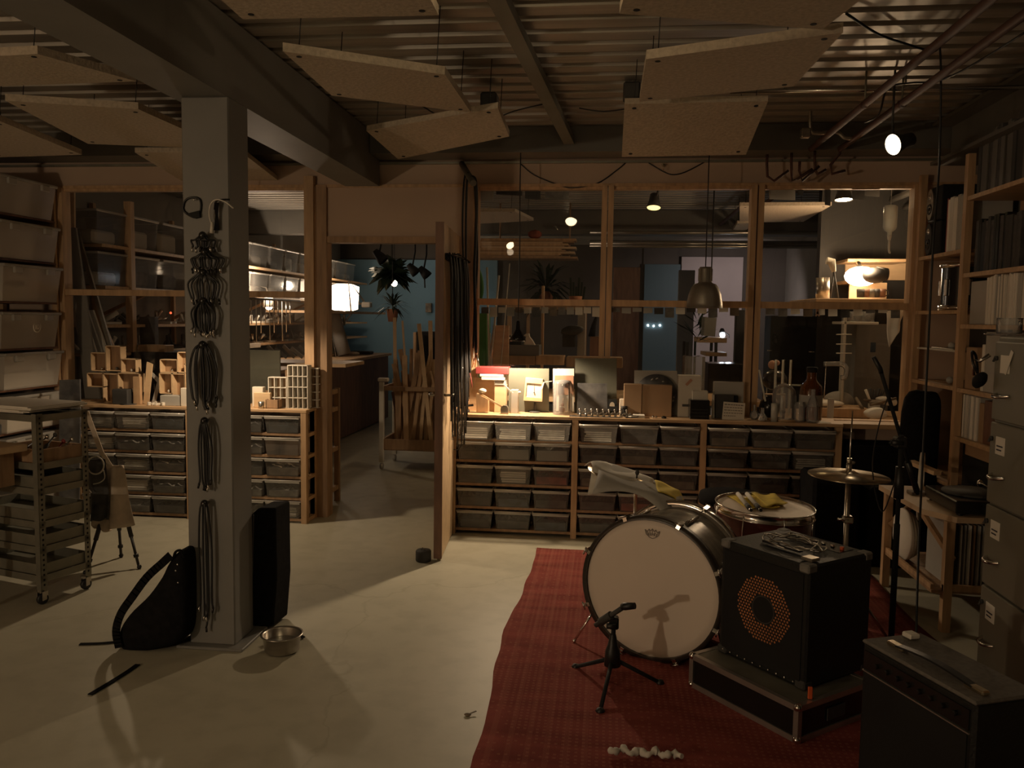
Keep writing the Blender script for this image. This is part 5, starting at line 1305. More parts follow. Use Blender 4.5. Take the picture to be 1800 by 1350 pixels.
# ---- flight case and bass amplifier
u_ = Vector((-.62, .785, 0)).normalized(); v_ = Vector((-u_.y, u_.x, 0)); v_ = Vector((.785, .62, 0)).normalized()
def FR(o): return Matrix(((u_.x, v_.x, 0, o[0]), (u_.y, v_.y, 0, o[1]), (0, 0, 1, o[2]), (0, 0, 0, 1)))
FC = FR((.706, 2.915, .012)); W, D, HH = .54, .42, .135
t = thing('flight_case', 'low black flight case with aluminium edges under the bass amplifier', 'case', (.706, 2.915, .012))
MB().box(.004, W-.004, .004, D-.004, .004, HH-.004, M=FC).build('body', 'black_gloss', t)
MB().box(.01, W-.01, .01, D-.01, HH-.004, HH-.001, M=FC).build('top_panel', 'galv_angle', t)
ed = MB(); e_ = .020
for (a, b) in (((0,0,0),(W,0,0)),((0,0,HH),(W,0,HH)),((0,D,0),(W,D,0)),((0,D,HH),(W,D,HH)),((0,0,0),(0,D,0)),((0,0,HH),(0,D,HH)),((W,0,0),(W,D,0)),((W,0,HH),(W,D,HH)),((0,0,0),(0,0,HH)),((W,0,0),(W,0,HH)),((0,D,0),(0,D,HH)),((W,D,0),(W,D,HH))):
    x0, x1 = sorted((a[0], b[0])); y0, y1 = sorted((a[1], b[1])); z0, z1 = sorted((a[2], b[2]))
    lo = [0, 0, 0]; 
    def rng(c0, c1, mx):
        if c0 != c1: return c0, c1
        return (c0-.001, c0+e_) if c0 == 0 else (c0-e_, c0+.001)
    X, Y, Z = rng(x0, x1, W), rng(y0, y1, D), rng(z0, z1, HH)
    ed.box(X[0], X[1], Y[0], Y[1], Z[0], Z[1], M=FC)
ed.build('edge_profile', 'silver_edge', t)
for x in (0, W):
    for y in (0, D):
        for z in (0, HH):
            MB().ball(FC @ Vector((x+(.008 if x == 0 else -.008), y+(.008 if y == 0 else -.008), z+(.008 if z == 0 else -.008))), .016, 10).build('ball_corner', 'chrome', t)
MB().box(-.003, .001, .16, .26, .045, .09, M=FC).build('butterfly_latch', 'charcoal', t)
AM = FR((.756, 3.045, .151)); AW, AD, AH = .43, .37, .465
t = thing('bass_amplifier', 'tall black bass amplifier with a ring of round grille holes, standing on the flight case', 'amplifier', (.756, 3.045, .151))
MB().rbox(0, AW, 0, AD, 0, AH, .008, M=AM).build('cabinet', 'black_tolex', t)
MB().box(.022, AW-.022, -.004, .0, .022, AH-.035, M=AM).build('grille', 'black_matte', t)
gc = (AW*.47, AH*.52); holes = MB(); nh = 0; sp2 = .0138
for j in range(-13, 14):
    for i in range(-13, 14):
        x = (i+(j % 2)*.5)*sp2; z = j*sp2*.866; rr2 = sqrt(x*x+z*z)
        if .056 < rr2 < .128:
            M_ = AM @ T(gc[0]+x, -.0055, gc[1]+z) @ Matrix.Rotation(pi/2, 4, 'X'); holes.lathe([(.0001, 0), (.0044, 0)], 8, M_)
mat('cone_copper', (.60, .24, .09), .5, var=.2)
g = holes.build('speaker_holes', 'cone_copper', t); g['kind'] = 'stuff'
MB().lathe([(.050, 0), (.054, 0)], 32, AM @ T(gc[0], -.0052, gc[1]) @ Matrix.Rotation(pi/2, 4, 'X')).build('dust_ring', 'charcoal', t)
for x in (0, AW):
    for y in (0, AD):
        for z in (0, AH):
            xa = (x-.002, x+.045) if x == 0 else (x-.045, x+.002); ya = (y-.006, y+.045) if y == 0 else (y-.045, y+.002); za = (z-.002, z+.03) if z == 0 else (z-.03, z+.003)
            MB().rbox(*xa, *ya, *za, .006, M=AM).build('corner_guard', 'charcoal' if z == 0 else 'mixed_grey', t)
for k in range(10):
    MB().ball(AM @ Vector((.03+(AW-.08)*(1-k/9)+.02, -.004, .016)), .0045, 8).build('rivet', 'chrome', t)
MB().box(.06, .36, .245, .335, AH-.001, AH+.002, M=AM).build('control_panel', 'black_gloss', t)
for k in range(7): MB().cyl(AM @ Vector((.08+k*.042, .29, AH)), AM @ Vector((.08+k*.042, .29, AH+.014)), .008, n=10).build('knob', 'chrome' if k else 'orange', t)
MB().bar(AM @ Vector((.12, .10, AH+.012)), AM @ Vector((.30, .10, AH+.012)), .022, .008).build('handle', 'black_rubber', t)
# silver parts on top & cable coil
cpt = AM @ Vector((.22, .20, AH+.008)); pts = []
for k in range(60):
    a = k*2*pi/19.3; rr2 = .10+.022*sin(k*.9)
    pts.append(AM @ Vector((.21+rr2*1.1*cos(a), .17+rr2*.8*sin(a), AH+.012+.006*sin(k*1.7)+.0002*k)))
mono('coiled_cable', MB().tube(catmull(pts, 3), .0028, 5), 'brushed', 'loose coil of thin grey cable on top of the bass amplifier', 'cable')
mono('metal_box', MB().rbox(.02, .07, .035, .085, AH+.0035, AH+.016, .003, M=AM), 'brushed', 'small shiny metal piece on the near top corner of the bass amplifier', 'metal piece')
mono('orange_tag', MB().rbox(.752, .768, 2.975, 2.985, .150, .195, .002), 'orange', 'small upright orange tag on the flight case at the amplifier foot', 'tag')

# ---- small combo amplifier lower right
n2 = Vector((1.018, 2.292, 0)); u_ = Vector((-.372, .928, 0)).normalized(); v_ = Vector((u_.y, -u_.x, 0))
G = FR((n2.x, n2.y, .012)); W, D, HH = .455, .225, .47
t = thing('guitar_amplifier', 'dark guitar amplifier with a grey top and strap handle at the lower right', 'amplifier', (n2.x, n2.y, .012))
MB().rbox(0, W, 0, D, .008, HH-.006, .010, M=G).build('cabinet', 'black_tolex', t)
MB().rbox(-.002, W+.002, -.002, D+.002, HH-.012, HH, .005, M=G).build('top_cover', 'grey_tolex', t)
MB().box(.02, W-.02, -.004, 0, .03, HH-.10, M=G).build('grille_cloth', 'black_matte', t)
MB().box(.012, W-.012, -.006, 0, HH-.098, HH-.094, M=G).build('piping', 'silver_edge', t)
MB().box(.015, W-.015, -.005, 0, HH-.088, HH-.03, M=G).build('control_panel', 'black_gloss', t)
for k in range(8): MB().cyl(G @ Vector((.06+k*.045, -.004, HH-.058)), G @ Vector((.06+k*.045, -.018, HH-.058)), .008, n=10).build('knob', 'black_gloss', t)
hb = [G @ Vector((.06+.30*k/8, .055, HH+.010+.012*sin(pi*k/8))) for k in range(9)]; hs = MB()
for k in range(8): hs.bar(hb[k], hb[k+1], .026, .006)
hn = hs.build('handle', 'black_rubber', t)
for x in (.055, .365): MB().rbox(x-.035, x+.035, .042, .070, HH, HH+.014, .004, M=G).build('handle_cap', 'brass', t)
for x in (.02, W-.02):
    for y in (.02, D-.02): MB().cyl(G @ Vector((x, y, -.012)), G @ Vector((x, y, .010)), .012, n=10).build('foot', 'black_rubber', t)
mono('plug_adapter', MB().rbox(W-.05, W-.01, .14, .18, HH+.001, HH+.018, .004, M=G), 'paper', 'small white adapter at the back corner of the guitar amplifier', 'adapter')

# ---- low mic stand
t = thing('microphone_stand', 'short black tripod microphone stand with a boom in front of the bass drum', 'stand', (.06, 3.30, 0))
h = P(1077, 1168, y=3.30); h = Vector((.058, 3.30, .125))
for px in ((1012,1172), (1055,1250), (1160,1200)):
    f = P(*px, z=.012)
    lg = MB().cyl(h, f, .009, .008, 8).build('leg', 'black_matte', t)
    MB().ball(f, .016, 8, (1.2, 1.2, .9)).build('rubber_foot', 'black_rubber', lg)
MB().lathe([(.012, -.04), (.034, -.03), (.030, .03), (.020, .06), (.014, .09), (.012, .10)], 16, T(*h)).build('leg_collar', 'black_rubber', t)
tp = P(1079, 1092, y=3.30)
MB().cyl(h, tp, .010, .009, 10).build('pole', 'black_matte', t)
MB().rbox(tp.x-.02, tp.x+.02, 3.28, 3.32, tp.z-.03, tp.z+.02, .006).cyl((tp.x-.03, 3.27, tp.z-.01), (tp.x+.01, 3.27, tp.z-.01), .012, n=10).build('clutch', 'black_rubber', t)
b0, b1, b2 = P(1047, 1099, y=3.33), P(1098, 1066, y=3.24), P(1116, 1065, y=3.22)
MB().cyl(b0, b1, .010, n=10).cyl(b0.lerp(b1, .18), b0.lerp(b1, .55), .017, n=10).build('boom', 'charcoal', t)
MB().tube([b1-(b2-b1)*.3, b1, b2], [.012, .016, .013], 10).build('microphone_clip', 'black_rubber', t)

# ---- tall mic stand
sx = P(1578, 900, y=3.75).x; sb = Vector((sx, 3.75, 0))
t = thing('microphone_stand', 'tall black boom microphone stand between hi-hat and record table', 'stand', sb)
zt = P(1588, 765, y=3.75).z
MB().cyl((sx, 3.75, .03), (sx, 3.75, .62), .0135, n=10).build('lower_pole', 'black_matte', t)
MB().cyl((sx, 3.75, .62), (sx, 3.75, zt), .010, n=10).build('upper_pole', 'black_matte', t)
zc = P(1580, 860, y=3.75).z; MB().cyl((sx, 3.75, zc-.04), (sx, 3.75, zc+.10), .022, .018, 12).build('grip', 'black_rubber', t)
MB().lathe([(.001, 0), (.13, 0), (.13, .012), (.03, .022), (.018, .04)], 28, T(sx, 3.75, .012)).build('round_base', 'black_matte', t)
ba, bb = P(1549, 655, y=3.70), P(1613, 868, y=3.95)
pz = P(1586, 778, y=3.75)
MB().cyl(ba, bb, .0085, n=10).build('boom', 'black_matte', t)
MB().cyl(bb.lerp(ba, .02), bb.lerp(ba, .28), .014, n=10).build('counterweight', 'black_rubber', t)
MB().rbox(pz.x-.03, pz.x+.02, 3.73, 3.79, pz.z-.025, pz.z+.025, .008).cyl((pz.x-.05, 3.74, pz.z), (pz.x, 3.74, pz.z), .014, n=10).ball((pz.x-.055, 3.73, pz.z), .008, 8).build('clutch', 'black_rubber', t)
MB().tube([ba, ba+(ba-bb)*.03, ba+(ba-bb)*.03+Vector((-.03, 0, .05))], .010, 8).build('microphone_clip', 'black_rubber', t)
fb_ = catmull([P(1560,700,y=3.72), P(1542,760,y=3.75), P(1534,830,y=3.8), P(1550,900,y=3.8), P(1572,850,y=3.74)], 5)
mono('stand_cable', MB().tube(fb_, .003, 6), 'black_rubber', 'thin cable drooping beside the tall microphone stand', 'cable')

# rope on rug, debris
r = random.Random(3); rp = []
for k in range(15):
    a = P(1070+k*9.2, 1318+3.5*sin(k*1.9)+k*.7, z=.03); rp.append(a+Vector((0, 0, .004*sin(k*2.4))))
rb = MB().tube(catmull(rp, 3), [.006+.012*abs(sin(k*.53))*(.6+.4*sin(k*1.7)) for k in range(len(catmull(rp, 3)))], 8)
mono('knotted_rag', rb, 'white_cloth', 'knotted pale rag rope lying on the rug in front of the bass drum', 'rag')
c = P(822, 1256, z=.006)
mono('dry_leaf', MB().ball(c, .012, 8, (1.2, .8, .45)).bar(c, c+Vector((.03, .02, .006)), .006, .002), 'mixed_brown', 'small crumpled scrap on the bare floor left of the rug edge', 'scrap')

# ================================================================== RIGHT SIDE: table, records, cabinet
t = thing('record_table', 'low rough pine table with a cut corner holding the record player by the right shelving', 'table', (1.62, 4.15, 0))
TZ = .575
MB().prism([(1.595, 4.30, TZ-.028), (1.70, 4.13, TZ-.028), (2.02, 4.13, TZ-.028), (2.02, 4.90, TZ-.028), (1.58, 4.90, TZ-.028)], (0, 0, .028)).build('top', 'plywood', t)
for x, y in ((1.60, 4.86), (1.66, 4.17), (1.97, 4.86), (1.97, 4.17)):
    MB().box(x, x+.04, y-.03, y+.01, 0, TZ-.028).build('leg', 'pine', t)
MB().box(1.61, 1.625, 4.17, 4.85, .205, .230).build('rail', 'pine', t)
MB().box(1.66, 2.0, 4.145, 4.165, .205, .235).build('rail', 'pine', t)
MB().bar((1.625, 4.83, .36), (1.80, 4.83, TZ-.03), .03, .02, (0, 1, 0)).build('brace', 'pine', t)
MB().bar((1.70, 4.15, .36), (1.62, 4.35, TZ-.03), .03, .02, (1, 0, 0)).build('brace', 'pine', t)
MB().box(1.61, 2.0, 4.16, 4.86, .19, .205).build('lower_board', 'pine_old', t)
r = random.Random(9)
for k in range(14):
    x = 1.71+k*.021; m_ = ('paper', 'mixed_brown', 'charcoal', 'paper_grey', 'cardboard')[r.randrange(5)]; w_ = ORD[k+1]
    mono('record', MB().box(x, x+.007, 4.20+.01*r.random(), 4.51, .207, .520, M=None), m_, 'record sleeve standing under the pine table, %s from the left' % w_, 'record', 'records under the pine table')
for k in range(3):
    x = 1.64+k*.018
    mono('leaning_disc', MB().lathe([(.0001, 0), (.14-.01*k, 0), (.145-.01*k, .012), (.14-.01*k, .02), (.0001, .02)], 32, T(x, 4.68, .347+.0) @ Matrix.Rotation(pi/2, 4, 'Y')), ('paper', 'white_paint', 'paper_grey')[k], '%s pale round disc standing under the far end of the pine table' % ('outermost', 'middle', 'innermost')[k], 'disc')
t = thing('record_player', 'black record player with open lid on the low pine table', 'record player', (1.85, 4.33, TZ))
MB().rbox(1.70, 2.01, 4.15, 4.55, TZ+.012, TZ+.075, .006).build('plinth', 'black_gloss', t)
for x in (1.73, 1.98):
    for y in (4.18, 4.52): MB().cyl((x, y, TZ), (x, y, TZ+.014), .014, n=10).build('foot', 'black_rubber', t)
MB().lathe([(.001, 0), (.14, 0), (.142, .004), (.14, .012), (.001, .012)], 32, T(1.86, 4.36, TZ+.076)).build('platter', 'charcoal', t)
MB().tube([(1.96, 4.50, TZ+.075), (1.96, 4.50, TZ+.105), (1.94, 4.30, TZ+.10), (1.93, 4.27, TZ+.092)], .005, 8).ball((1.96, 4.51, TZ+.10), .018, 10).build('tone_arm', 'chrome', t)
MB().prism([(2.012, 4.15, TZ+.08), (2.012, 4.55, TZ+.08), (2.10, 4.55, TZ+.30), (2.10, 4.15, TZ+.30)], (.012, 0, -.004)).build('lid', 'slate', t)
mono('tool_roll', MB().rbox(1.66, 1.80, 4.62, 4.70, TZ, TZ+.018, .004).ball((1.86, 4.66, TZ+.016), .022, 8), 'mixed_brown', 'small brown odds and ends on the far end of the pine table', 'oddments')
mono('chair_back', MB().lathe([(.18, -.01), (.195, -.012), (.20, 0), (.195, .012), (.18, .01)], 40, T(1.84, 4.98, .56) @ Matrix.Rotation(radians(68), 4, 'Z') @ Matrix.Rotation(pi/2, 4, 'X')), 'white_paint', 'pale round hoop leaning behind the pine table', 'hoop')
t = thing('wood_beam_offcut', 'short pale plank leaning against the shelf post behind the pine table', 'plank', (1.85, 5.05, 0)); t.name = 'leaning_plank'
MB().bar(P(1601, 812, y=5.05), P(1648, 832, y=4.85), .05, .022).build('plank', 'birch', t)
mono('black_case', slab([(1601,700),(1640,690),(1657,700),(1655,760),(1650,830),(1640,900),(1588,900),(1590,820)], 5.30, .16), 'black_cloth', 'large black soft case standing under the right shelving next to the window', 'case')
mono('black_case', MB().rbox(1.28, 1.56, 5.15, 5.52, .012, .56, .02), 'black_cloth', 'dark upright equipment bag behind the hi-hat stand', 'case')
mono('black_case', MB().rbox(1.63, 1.98, 5.2, 5.56, 0, .50, .02), 'black_cloth', 'dark equipment bag on the floor beyond the pine table', 'case')
t = thing('speaker_cabinet', 'big black loudspeaker box standing behind the tall microphone stand', 'speaker', (1.75, 5.3, 0)) if False else None
# filing cabinet
t = thing('filing_cabinet', 'tall olive metal filing cabinet with four drawers at the right edge', 'filing cabinet', (1.85, 3.4, 0))
FX = 1.65
MB().rbox(FX+.012, 2.04, 3.02, 3.73, 0, 1.45, .006).build('body', 'filing', t)
zs = [(.03, .38), (.39, .735), (.745, 1.09), (1.10, 1.43)]
for k, (z0, z1) in enumerate(zs):
    dr = MB().rbox(FX-.008, FX+.014, 3.035, 3.715, z0, z1, .005).build('drawer', 'filing', t)
    zc = z1-.22; yh = 3.62-.0
    MB().tube(catmull([(FX-.006, yh+.055, zc), (FX-.035, yh+.03, zc-.006), (FX-.042, yh, zc-.008), (FX-.035, yh-.03, zc-.006), (FX-.006, yh-.055, zc)], 4), [.007]*17, 8).build('handle', 'chrome', dr)
    a0 = z1-.085
    lbm = MB().rbox(FX-.011, FX-.008, yh-.045, yh+.035, a0-.045, a0+.03, .001)
    lb = lbm.build('paper_label', 'paper', dr)
    for j in range(2 if k != 3 else 0):
        MB().box(FX-.0125, FX-.0112, yh-.03+.01*j, yh+.022, a0-.012-.016*j, a0-.006-.016*j).build('label_text', 'ink', lb)
    MB().cyl((FX-.008, 3.69, z1-.07), (FX-.018, 3.69, z1-.07), .010, n=10).cyl((FX-.018, 3.69, z1-.07), (FX-.024, 3.69, z1-.085), .005, n=6).build('lock', 'charcoal', dr)
MB().bar((FX-.012, 3.555, 1.395), (FX-.016, 3.60, 1.30), .022, .002, (1, 0, 0)).build('torn_tape', 'paper', t)
gx = P(1773, 594, x=1.80)
t = thing('glass_dish', 'clear glass jar standing on a dish on top of the filing cabinet', 'jar', (1.80, gx.y, 1.45))
MB().lathe([(.001, .002), (.085, .002), (.10, .008), (.098, .011), (.001, .006)], 24, T(1.80, gx.y, 1.45)).build('dish', 'jar_glass', t)
MB().lathe([(.001, .012), (.05, .012), (.052, .02), (.052, .075), (.054, .082), (.05, .082)], 24, T(1.80, gx.y, 1.45)).build('jar', 'jar_glass', t)
# headphones
hx = P(1722, 668, y=3.76)
t = thing('headphones', 'black headphones hanging on the far edge of the filing cabinet', 'headphones', hx)
MB().lathe([(.001, -.012), (.030, -.012), (.038, -.004), (.038, .006), (.026, .016), (.001, .018)], 24, T(*hx) @ Matrix.Rotation(pi/2+.5, 4, 'X') @ Matrix.Rotation(.5, 4, 'Y')).build('ear_cup', 'black_matte', t)
MB().lathe([(.001, 0), (.026, 0), (.026, .02), (.001, .022)], 20, T(hx.x+.02, hx.y+.06, hx.z) @ Matrix.Rotation(pi/2+.5, 4, 'X')).build('ear_cup', 'black_matte', t)
MB().tube(catmull([hx+Vector((-.01, 0, .03)), hx+Vector((-.03, 0, .07)), hx+Vector((-.025, .03, .12)), hx+Vector((0, .05, .10)), hx+Vector((.015, .06, .03))], 5), .006, 8).build('headband', 'black_gloss', t)
t = thing('wall_hook', 'bent chrome hook above the headphones by the filing cabinet', 'hook', hx+Vector((0, 0, .08)))
MB().tube([P(1712,660,y=3.78), P(1710,632,y=3.78), P(1722,635,y=3.76), P(1740,624,y=3.74)], [.006, .006, .007, .009], 8).build('rod', 'chrome', t)

# ---- shelf contents, right wall
def sbox(name, y0, y1, z0, h, m, label, cat, x0=2.07, d=.22, group=None, r=.003):
    return mono(name, MB().rbox(x0, x0+d, y0, y1, z0, z0+h, r), m, label, cat, group)
for k, (z0, lb) in enumerate(((2.165, 'upper of two black bookshelf loudspeakers beside the right window'), (1.942, 'lower of two black bookshelf loudspeakers beside the right window'))):
    t = thing('loudspeaker', lb, 'loudspeaker', (2.2, 5.62, z0), group='pair of loudspeakers')
    MB().rbox(2.09, 2.36, 5.56, 5.79, z0+.001, z0+.215, .006).build('cabinet', 'black_matte', t)
    Mf = T(2.088, 5.73, z0+.108)
    def el(a, ry, rz, x=-.004, cy=0, cz=0): return MB().add([(x, cy+ry*cos(2*pi*i/28), cz+rz*sin(2*pi*i/28)) for i in range(28)], [list(range(28))], M=Mf)
    MB().prism([(-.010, .055*cos(2*pi*i/32), .100*sin(2*pi*i/32)) for i in range(32)], (.012, 0, 0), M=Mf).build('baffle', 'brushed' if k == 0 else 'charcoal', t)
    b = MB().lathe([(.036, 0), (.033, .004), (.024, .0), (.012, -.003), (.010, .004), (.001, .007)], 24, Mf @ T(-.011, 0, -.030) @ Matrix.Rotation(-pi/2, 4, 'Y')).build('woofer', 'black_gloss', t)
    MB().lathe([(.020, 0), (.016, .004), (.010, .0), (.008, .006), (.001, .009)], 20, Mf @ T(-.011, 0, .050) @ Matrix.Rotation(-pi/2, 4, 'Y')).build('tweeter', 'chrome', t)
cols = ['red_card', 'paper', 'white_paint', 'paper', 'paper_grey', 'paper_grey']
y = 5.44
for k in range(6):
    wd = (.012, .03, .06, .05, .045, .035)[k]; 
    sbox('record_set', y-wd, y-.002, 1.942, .33-.01*(k % 2), cols[k], ('thin red', 'narrow cream', 'thick white', 'thick pale', 'grey', 'darker grey')[k]+' record set right of the loudspeakers', 'records', 2.075, .28, 'record sets right of the loudspeakers'); y -= wd
t = thing('snare_drum', 'black drum with chrome rims on the shelf below the loudspeakers', 'drum', (2.22, 5.47, 1.585))
MB().lathe([(.13, .01), (.13, .28)], 32, T(2.225, 5.50, 1.587)).build('shell', 'black_gloss', t)
for z in (.0, .265): MB().lathe([(.132, z), (.142, z), (.142, z+.03), (.132, z+.03)], 32, T(2.225, 5.50, 1.587)).build('rim', 'chrome', t)
for k in range(6):
    a = k*pi/3+.4; MB().rbox(.125, .146, -.01, .01, .09, .19, .004, M=T(2.225, 5.50, 1.587) @ Rz(a)).build('lug', 'chrome', t)
for (z, lb) in ((1.346, 'small pale ball on the thin middle shelf of the right shelving'), (1.131, 'small pale ball on the lower shelf under the thin shelf')):
    mono('small_ball', MB().ball((2.14, 5.42, z+.022), .022, 14), 'paper_grey', lb, 'ball')
mono('thin_stick', MB().cyl((2.08, 5.25, 1.350), (2.09, 5.60, 1.350), .004, n=8), 'white_paint', 'thin pale stick lying along the thin middle shelf', 'stick')
def spines(y0, y1, z0, h0, h1, ws, ms, lbf, name, cat, group, seed, x0=2.075, d=.24):
    r = random.Random(seed); y = y1; k = 0
    while y > y0:
        k += 1; w_ = r.uniform(*ws); h = r.uniform(h0, h1)
        sbox(name, y-w_+.0015, y, z0, h, ms[r.randrange(len(ms))], lbf(k), cat, x0+r.uniform(0, .012), d, group, .002); y -= w_
def ordn(k): return ORD[k] if k < len(ORD) else 'number %d' % k
spines(3.55, 5.05, 2.236, .30, .36, (.036, .05), ['charcoal', 'mixed_dark', 'steel_dark', 'charcoal'], lambda k: 'tall dark folder on the top right hand shelf, %s from the window end' % (ORD[k] if k < 21 else {21: 'twenty first', 22: 'twenty second', 23: 'twenty third', 24: 'twenty fourth', 25: 'twenty fifth', 26: 'twenty sixth', 27: 'twenty seventh', 28: 'twenty eighth', 29: 'twenty ninth', 30: 'thirtieth', 31:'thirty first', 32:'thirty second',33:'thirty third',34:'thirty fourth',35:'thirty fifth',36:'thirty sixth',37:'thirty seventh',38:'thirty eighth',39:'thirty ninth',40:'fortieth', 41:'forty first',42:'forty second'}[k]), 'folder', 'folder', 'dark folders on the top right shelf', 4, d=.27)
spines(4.52, 5.04, 1.796, .27, .30, (.028, .04), ['black_gloss', 'charcoal', 'mixed_dark'], lambda k: 'black binder on the second right hand shelf, %s from the window end' % ordn(k), 'binder', 'binder', 'black binders on the second right shelf', 5)
spines(4.16, 4.38, 1.796, .33, .35, (.02, .035), ['paper', 'paper_grey', 'peach', 'white_paint'], lambda k: 'pale tall book on the second right hand shelf, %s from the binders' % ordn(k), 'book', 'book', 'pale books on the second right shelf', 6)
sbox('framed_board', 4.86, 5.07, 1.501, .245, 'paper_grey', 'plain grey board on the third right hand shelf by the post', 'board', 2.09, .02)
spines(4.20, 4.84, 1.501, .255, .272, (.012, .022), ['paper', 'paper_grey', 'white_paint', 'paper', 'cream'], lambda k: 'pale record sleeve on the third right hand shelf, %s from the window end' % (ORD[k] if k < 21 else 'twenty '+ORD[k-20] if k < 30 else ('thirtieth' if k == 30 else 'thirty '+ORD[k-30] if k < 40 else 'fortieth' if k == 40 else 'forty '+ORD[k-40] if k < 50 else 'fiftieth')), 'record_sleeve', 'record', 'pale sleeves on the third right shelf', 7)
sbox('brown_folder', 4.92, 5.06, 1.131, .24, 'cardboard', 'brown upright folder on the fourth right hand shelf', 'folder', 2.08, .2)
sbox('cream_book', 4.83, 4.86, 1.131, .26, 'paper', 'thin cream book on the fourth right hand shelf behind the headphones', 'book', 2.08, .2)
sbox('brown_box', 4.66, 4.82, 1.131, .33, 'paper_grey', 'greyish box on the fourth right hand shelf above the headphones', 'box', 2.08, .2)
spines(4.86, 5.06, .846, .245, .25, (.014, .02), ['paper', 'white_paint', 'paper_grey'], lambda k: 'white spine on the fifth right hand shelf, %s from the post' % ordn(k), 'magazine', 'magazine', 'white spines on the fifth right shelf', 8)
sbox('brown_book', 4.80, 4.85, .846, .22, 'cardboard', 'brown book at the end of the white spines', 'book', 2.08, .2)
sbox('dark_bag', 4.68, 4.79, .846, .24, 'dark_wood', 'dark red brown case beside the brown book', 'case', 2.08, .2)
sbox('black_crate', 4.62, 5.05, .452, .30, 'black_matte', 'black crate on the shelf behind the record player', 'crate', 2.09, .28)
sbox('labelled_box', 4.66, 4.98, .755, .065, 'cardboard', 'low brown box lying on the black crate behind the record player', 'box', 2.07, .2)

# ================================================================== THE ROOM BEHIND THE GLASS
# long bench inside the doorway
t = thing('long_bench', 'long dark fronted workbench running back through the doorway', 'bench', (-2.7, 7.6, 0))
MB().rbox(-4.05, -3.12, 7.0, 11.9, .93, .965, .003).build('top', 'pine_flat', t)
MB().box(-4.0, -3.16, 7.05, 11.85, .02, .93).build('cabinet', 'dark_wood', t)
mono('ruler_block', MB().rbox(-3.55, -3.25, 11.2, 11.4, .967, 1.01, .01), 'charcoal', 'dark rounded tool lying at the far end of the long bench', 'tool')
mono('white_scraper', MB().ball((-3.40, 10.9, .995), .045, 10, (2.2, 1, .6)), 'white_paint', 'pale rounded block on the long bench', 'block')
mono('wire_stand', MB().tube(catmull([(-3.52, 10.2, .967), (-3.49, 10.2, 1.16), (-3.46, 10.2, 1.24), (-3.43, 10.2, 1.14), (-3.40, 10.2, .967)], 4), .003, 5).ball((-3.46, 10.2, 1.22), .016, 8), 'brushed', 'little wire holder standing on the long bench', 'holder')
mono('grey_roll', MB().cyl((-3.62, 10.5, .99), (-3.72, 10.5, 1.56), .09, n=16), 'steel_grey', 'leaning grey cardboard roll on the long bench below the bright lamp', 'roll')
mono('grey_roll', MB().cyl((-3.42, 10.6, .99), (-3.58, 10.6, 1.54), .09, n=16), 'wall_grey', 'second grey roll on the long bench, right of the leaning one', 'roll')
# wall shelves (left wall of far room)
sh = thing('wall_shelf', 'bracketed shelves on the left wall of the far room, crowded with tubs and tools', 'shelving', (-4.3, 10, 1.1))
for z in (2.06, 1.72, 1.40, 1.16):
    MB().box(-4.72, -4.08, 6.4, 13.9, z-.025, z).build('shelf_board', 'pine_flat', sh)
for y in (7.2, 8.6, 10.0, 11.4, 12.8):
    MB().box(-4.73, -4.69, y, y+.04, 1.0, 2.5).bar((-4.70, y+.02, 1.45), (-4.15, y+.02, 1.70), .03, .03).build('bracket', 'pine', sh)
r = random.Random(21)
for j, (z, n) in enumerate(((2.062, 15), (1.722, 13), (1.402, 14), (1.162, 13))):
    for k in range(n):
        y = 6.55+k*.5; 
        if y > 13.5: continue
        lb = '%s on the %s far room wall shelf, %s from the glass' % ('clear tub' if j < 2 else 'tray of tools', ('top', 'second', 'third', 'lowest')[j], ORD[k+1])
        if j < 2:
            t = thing('storage_bin', lb, 'storage bin', (-4.3, y, z), group='tubs on the far wall shelves')
            mb = MB(); mb.add([(-4.52, y-.19, z), (-4.12, y-.19, z), (-4.12, y+.19, z), (-4.52, y+.19, z), (-4.54, y-.21, z+.27), (-4.10, y-.21, z+.27), (-4.10, y+.21, z+.27), (-4.54, y+.21, z+.27)], [(3,2,1,0),(0,1,5,4),(1,2,6,5),(2,3,7,6),(3,0,4,7)]); mb.build('tub', 'tub_plastic', t)
            MB().rbox(-4.55, -4.09, y-.22, y+.22, z+.255, z+.275, .005).build('lid', 'tub_rim', t)
            MB().rbox(-4.48, -4.17, y-.16, y+.16, z+.008, z+r.uniform(.1, .2), .02).build('contents', ('mixed_white', 'mixed_grey', 'mixed_brown', 'paper')[r.randrange(4)], t)
        else:
            h = r.uniform(.05, .13); a = r.uniform(-.4, .4); M_ = T(-4.28, y, z) @ Rz(a)
            mb = MB().box(-.14, .14, -.16, .16, 0, .02, M=M_)
            for q in range(5):
                p0 = M_ @ Vector((r.uniform(-.1, .1), r.uniform(-.12, .12), .02)); mb.cyl(p0, p0+Vector((r.uniform(-.08, .12), r.uniform(-.08, .08), r.uniform(.03, h+.03))), r.uniform(.008, .02), n=8)
            mono('tool_tray', mb, ('mixed_dark', 'brushed', 'mixed_white', 'mixed_grey', 'white_paint')[r.randrange(5)], lb, 'tools', 'tool trays on the far wall shelves')
mono('rail_plate', MB().box(-4.03, -4.01, 7.0, 9.3, 1.12, 1.17), 'white_paint', 'pale edge strip on the lowest shelf of the far room left wall', 'strip')
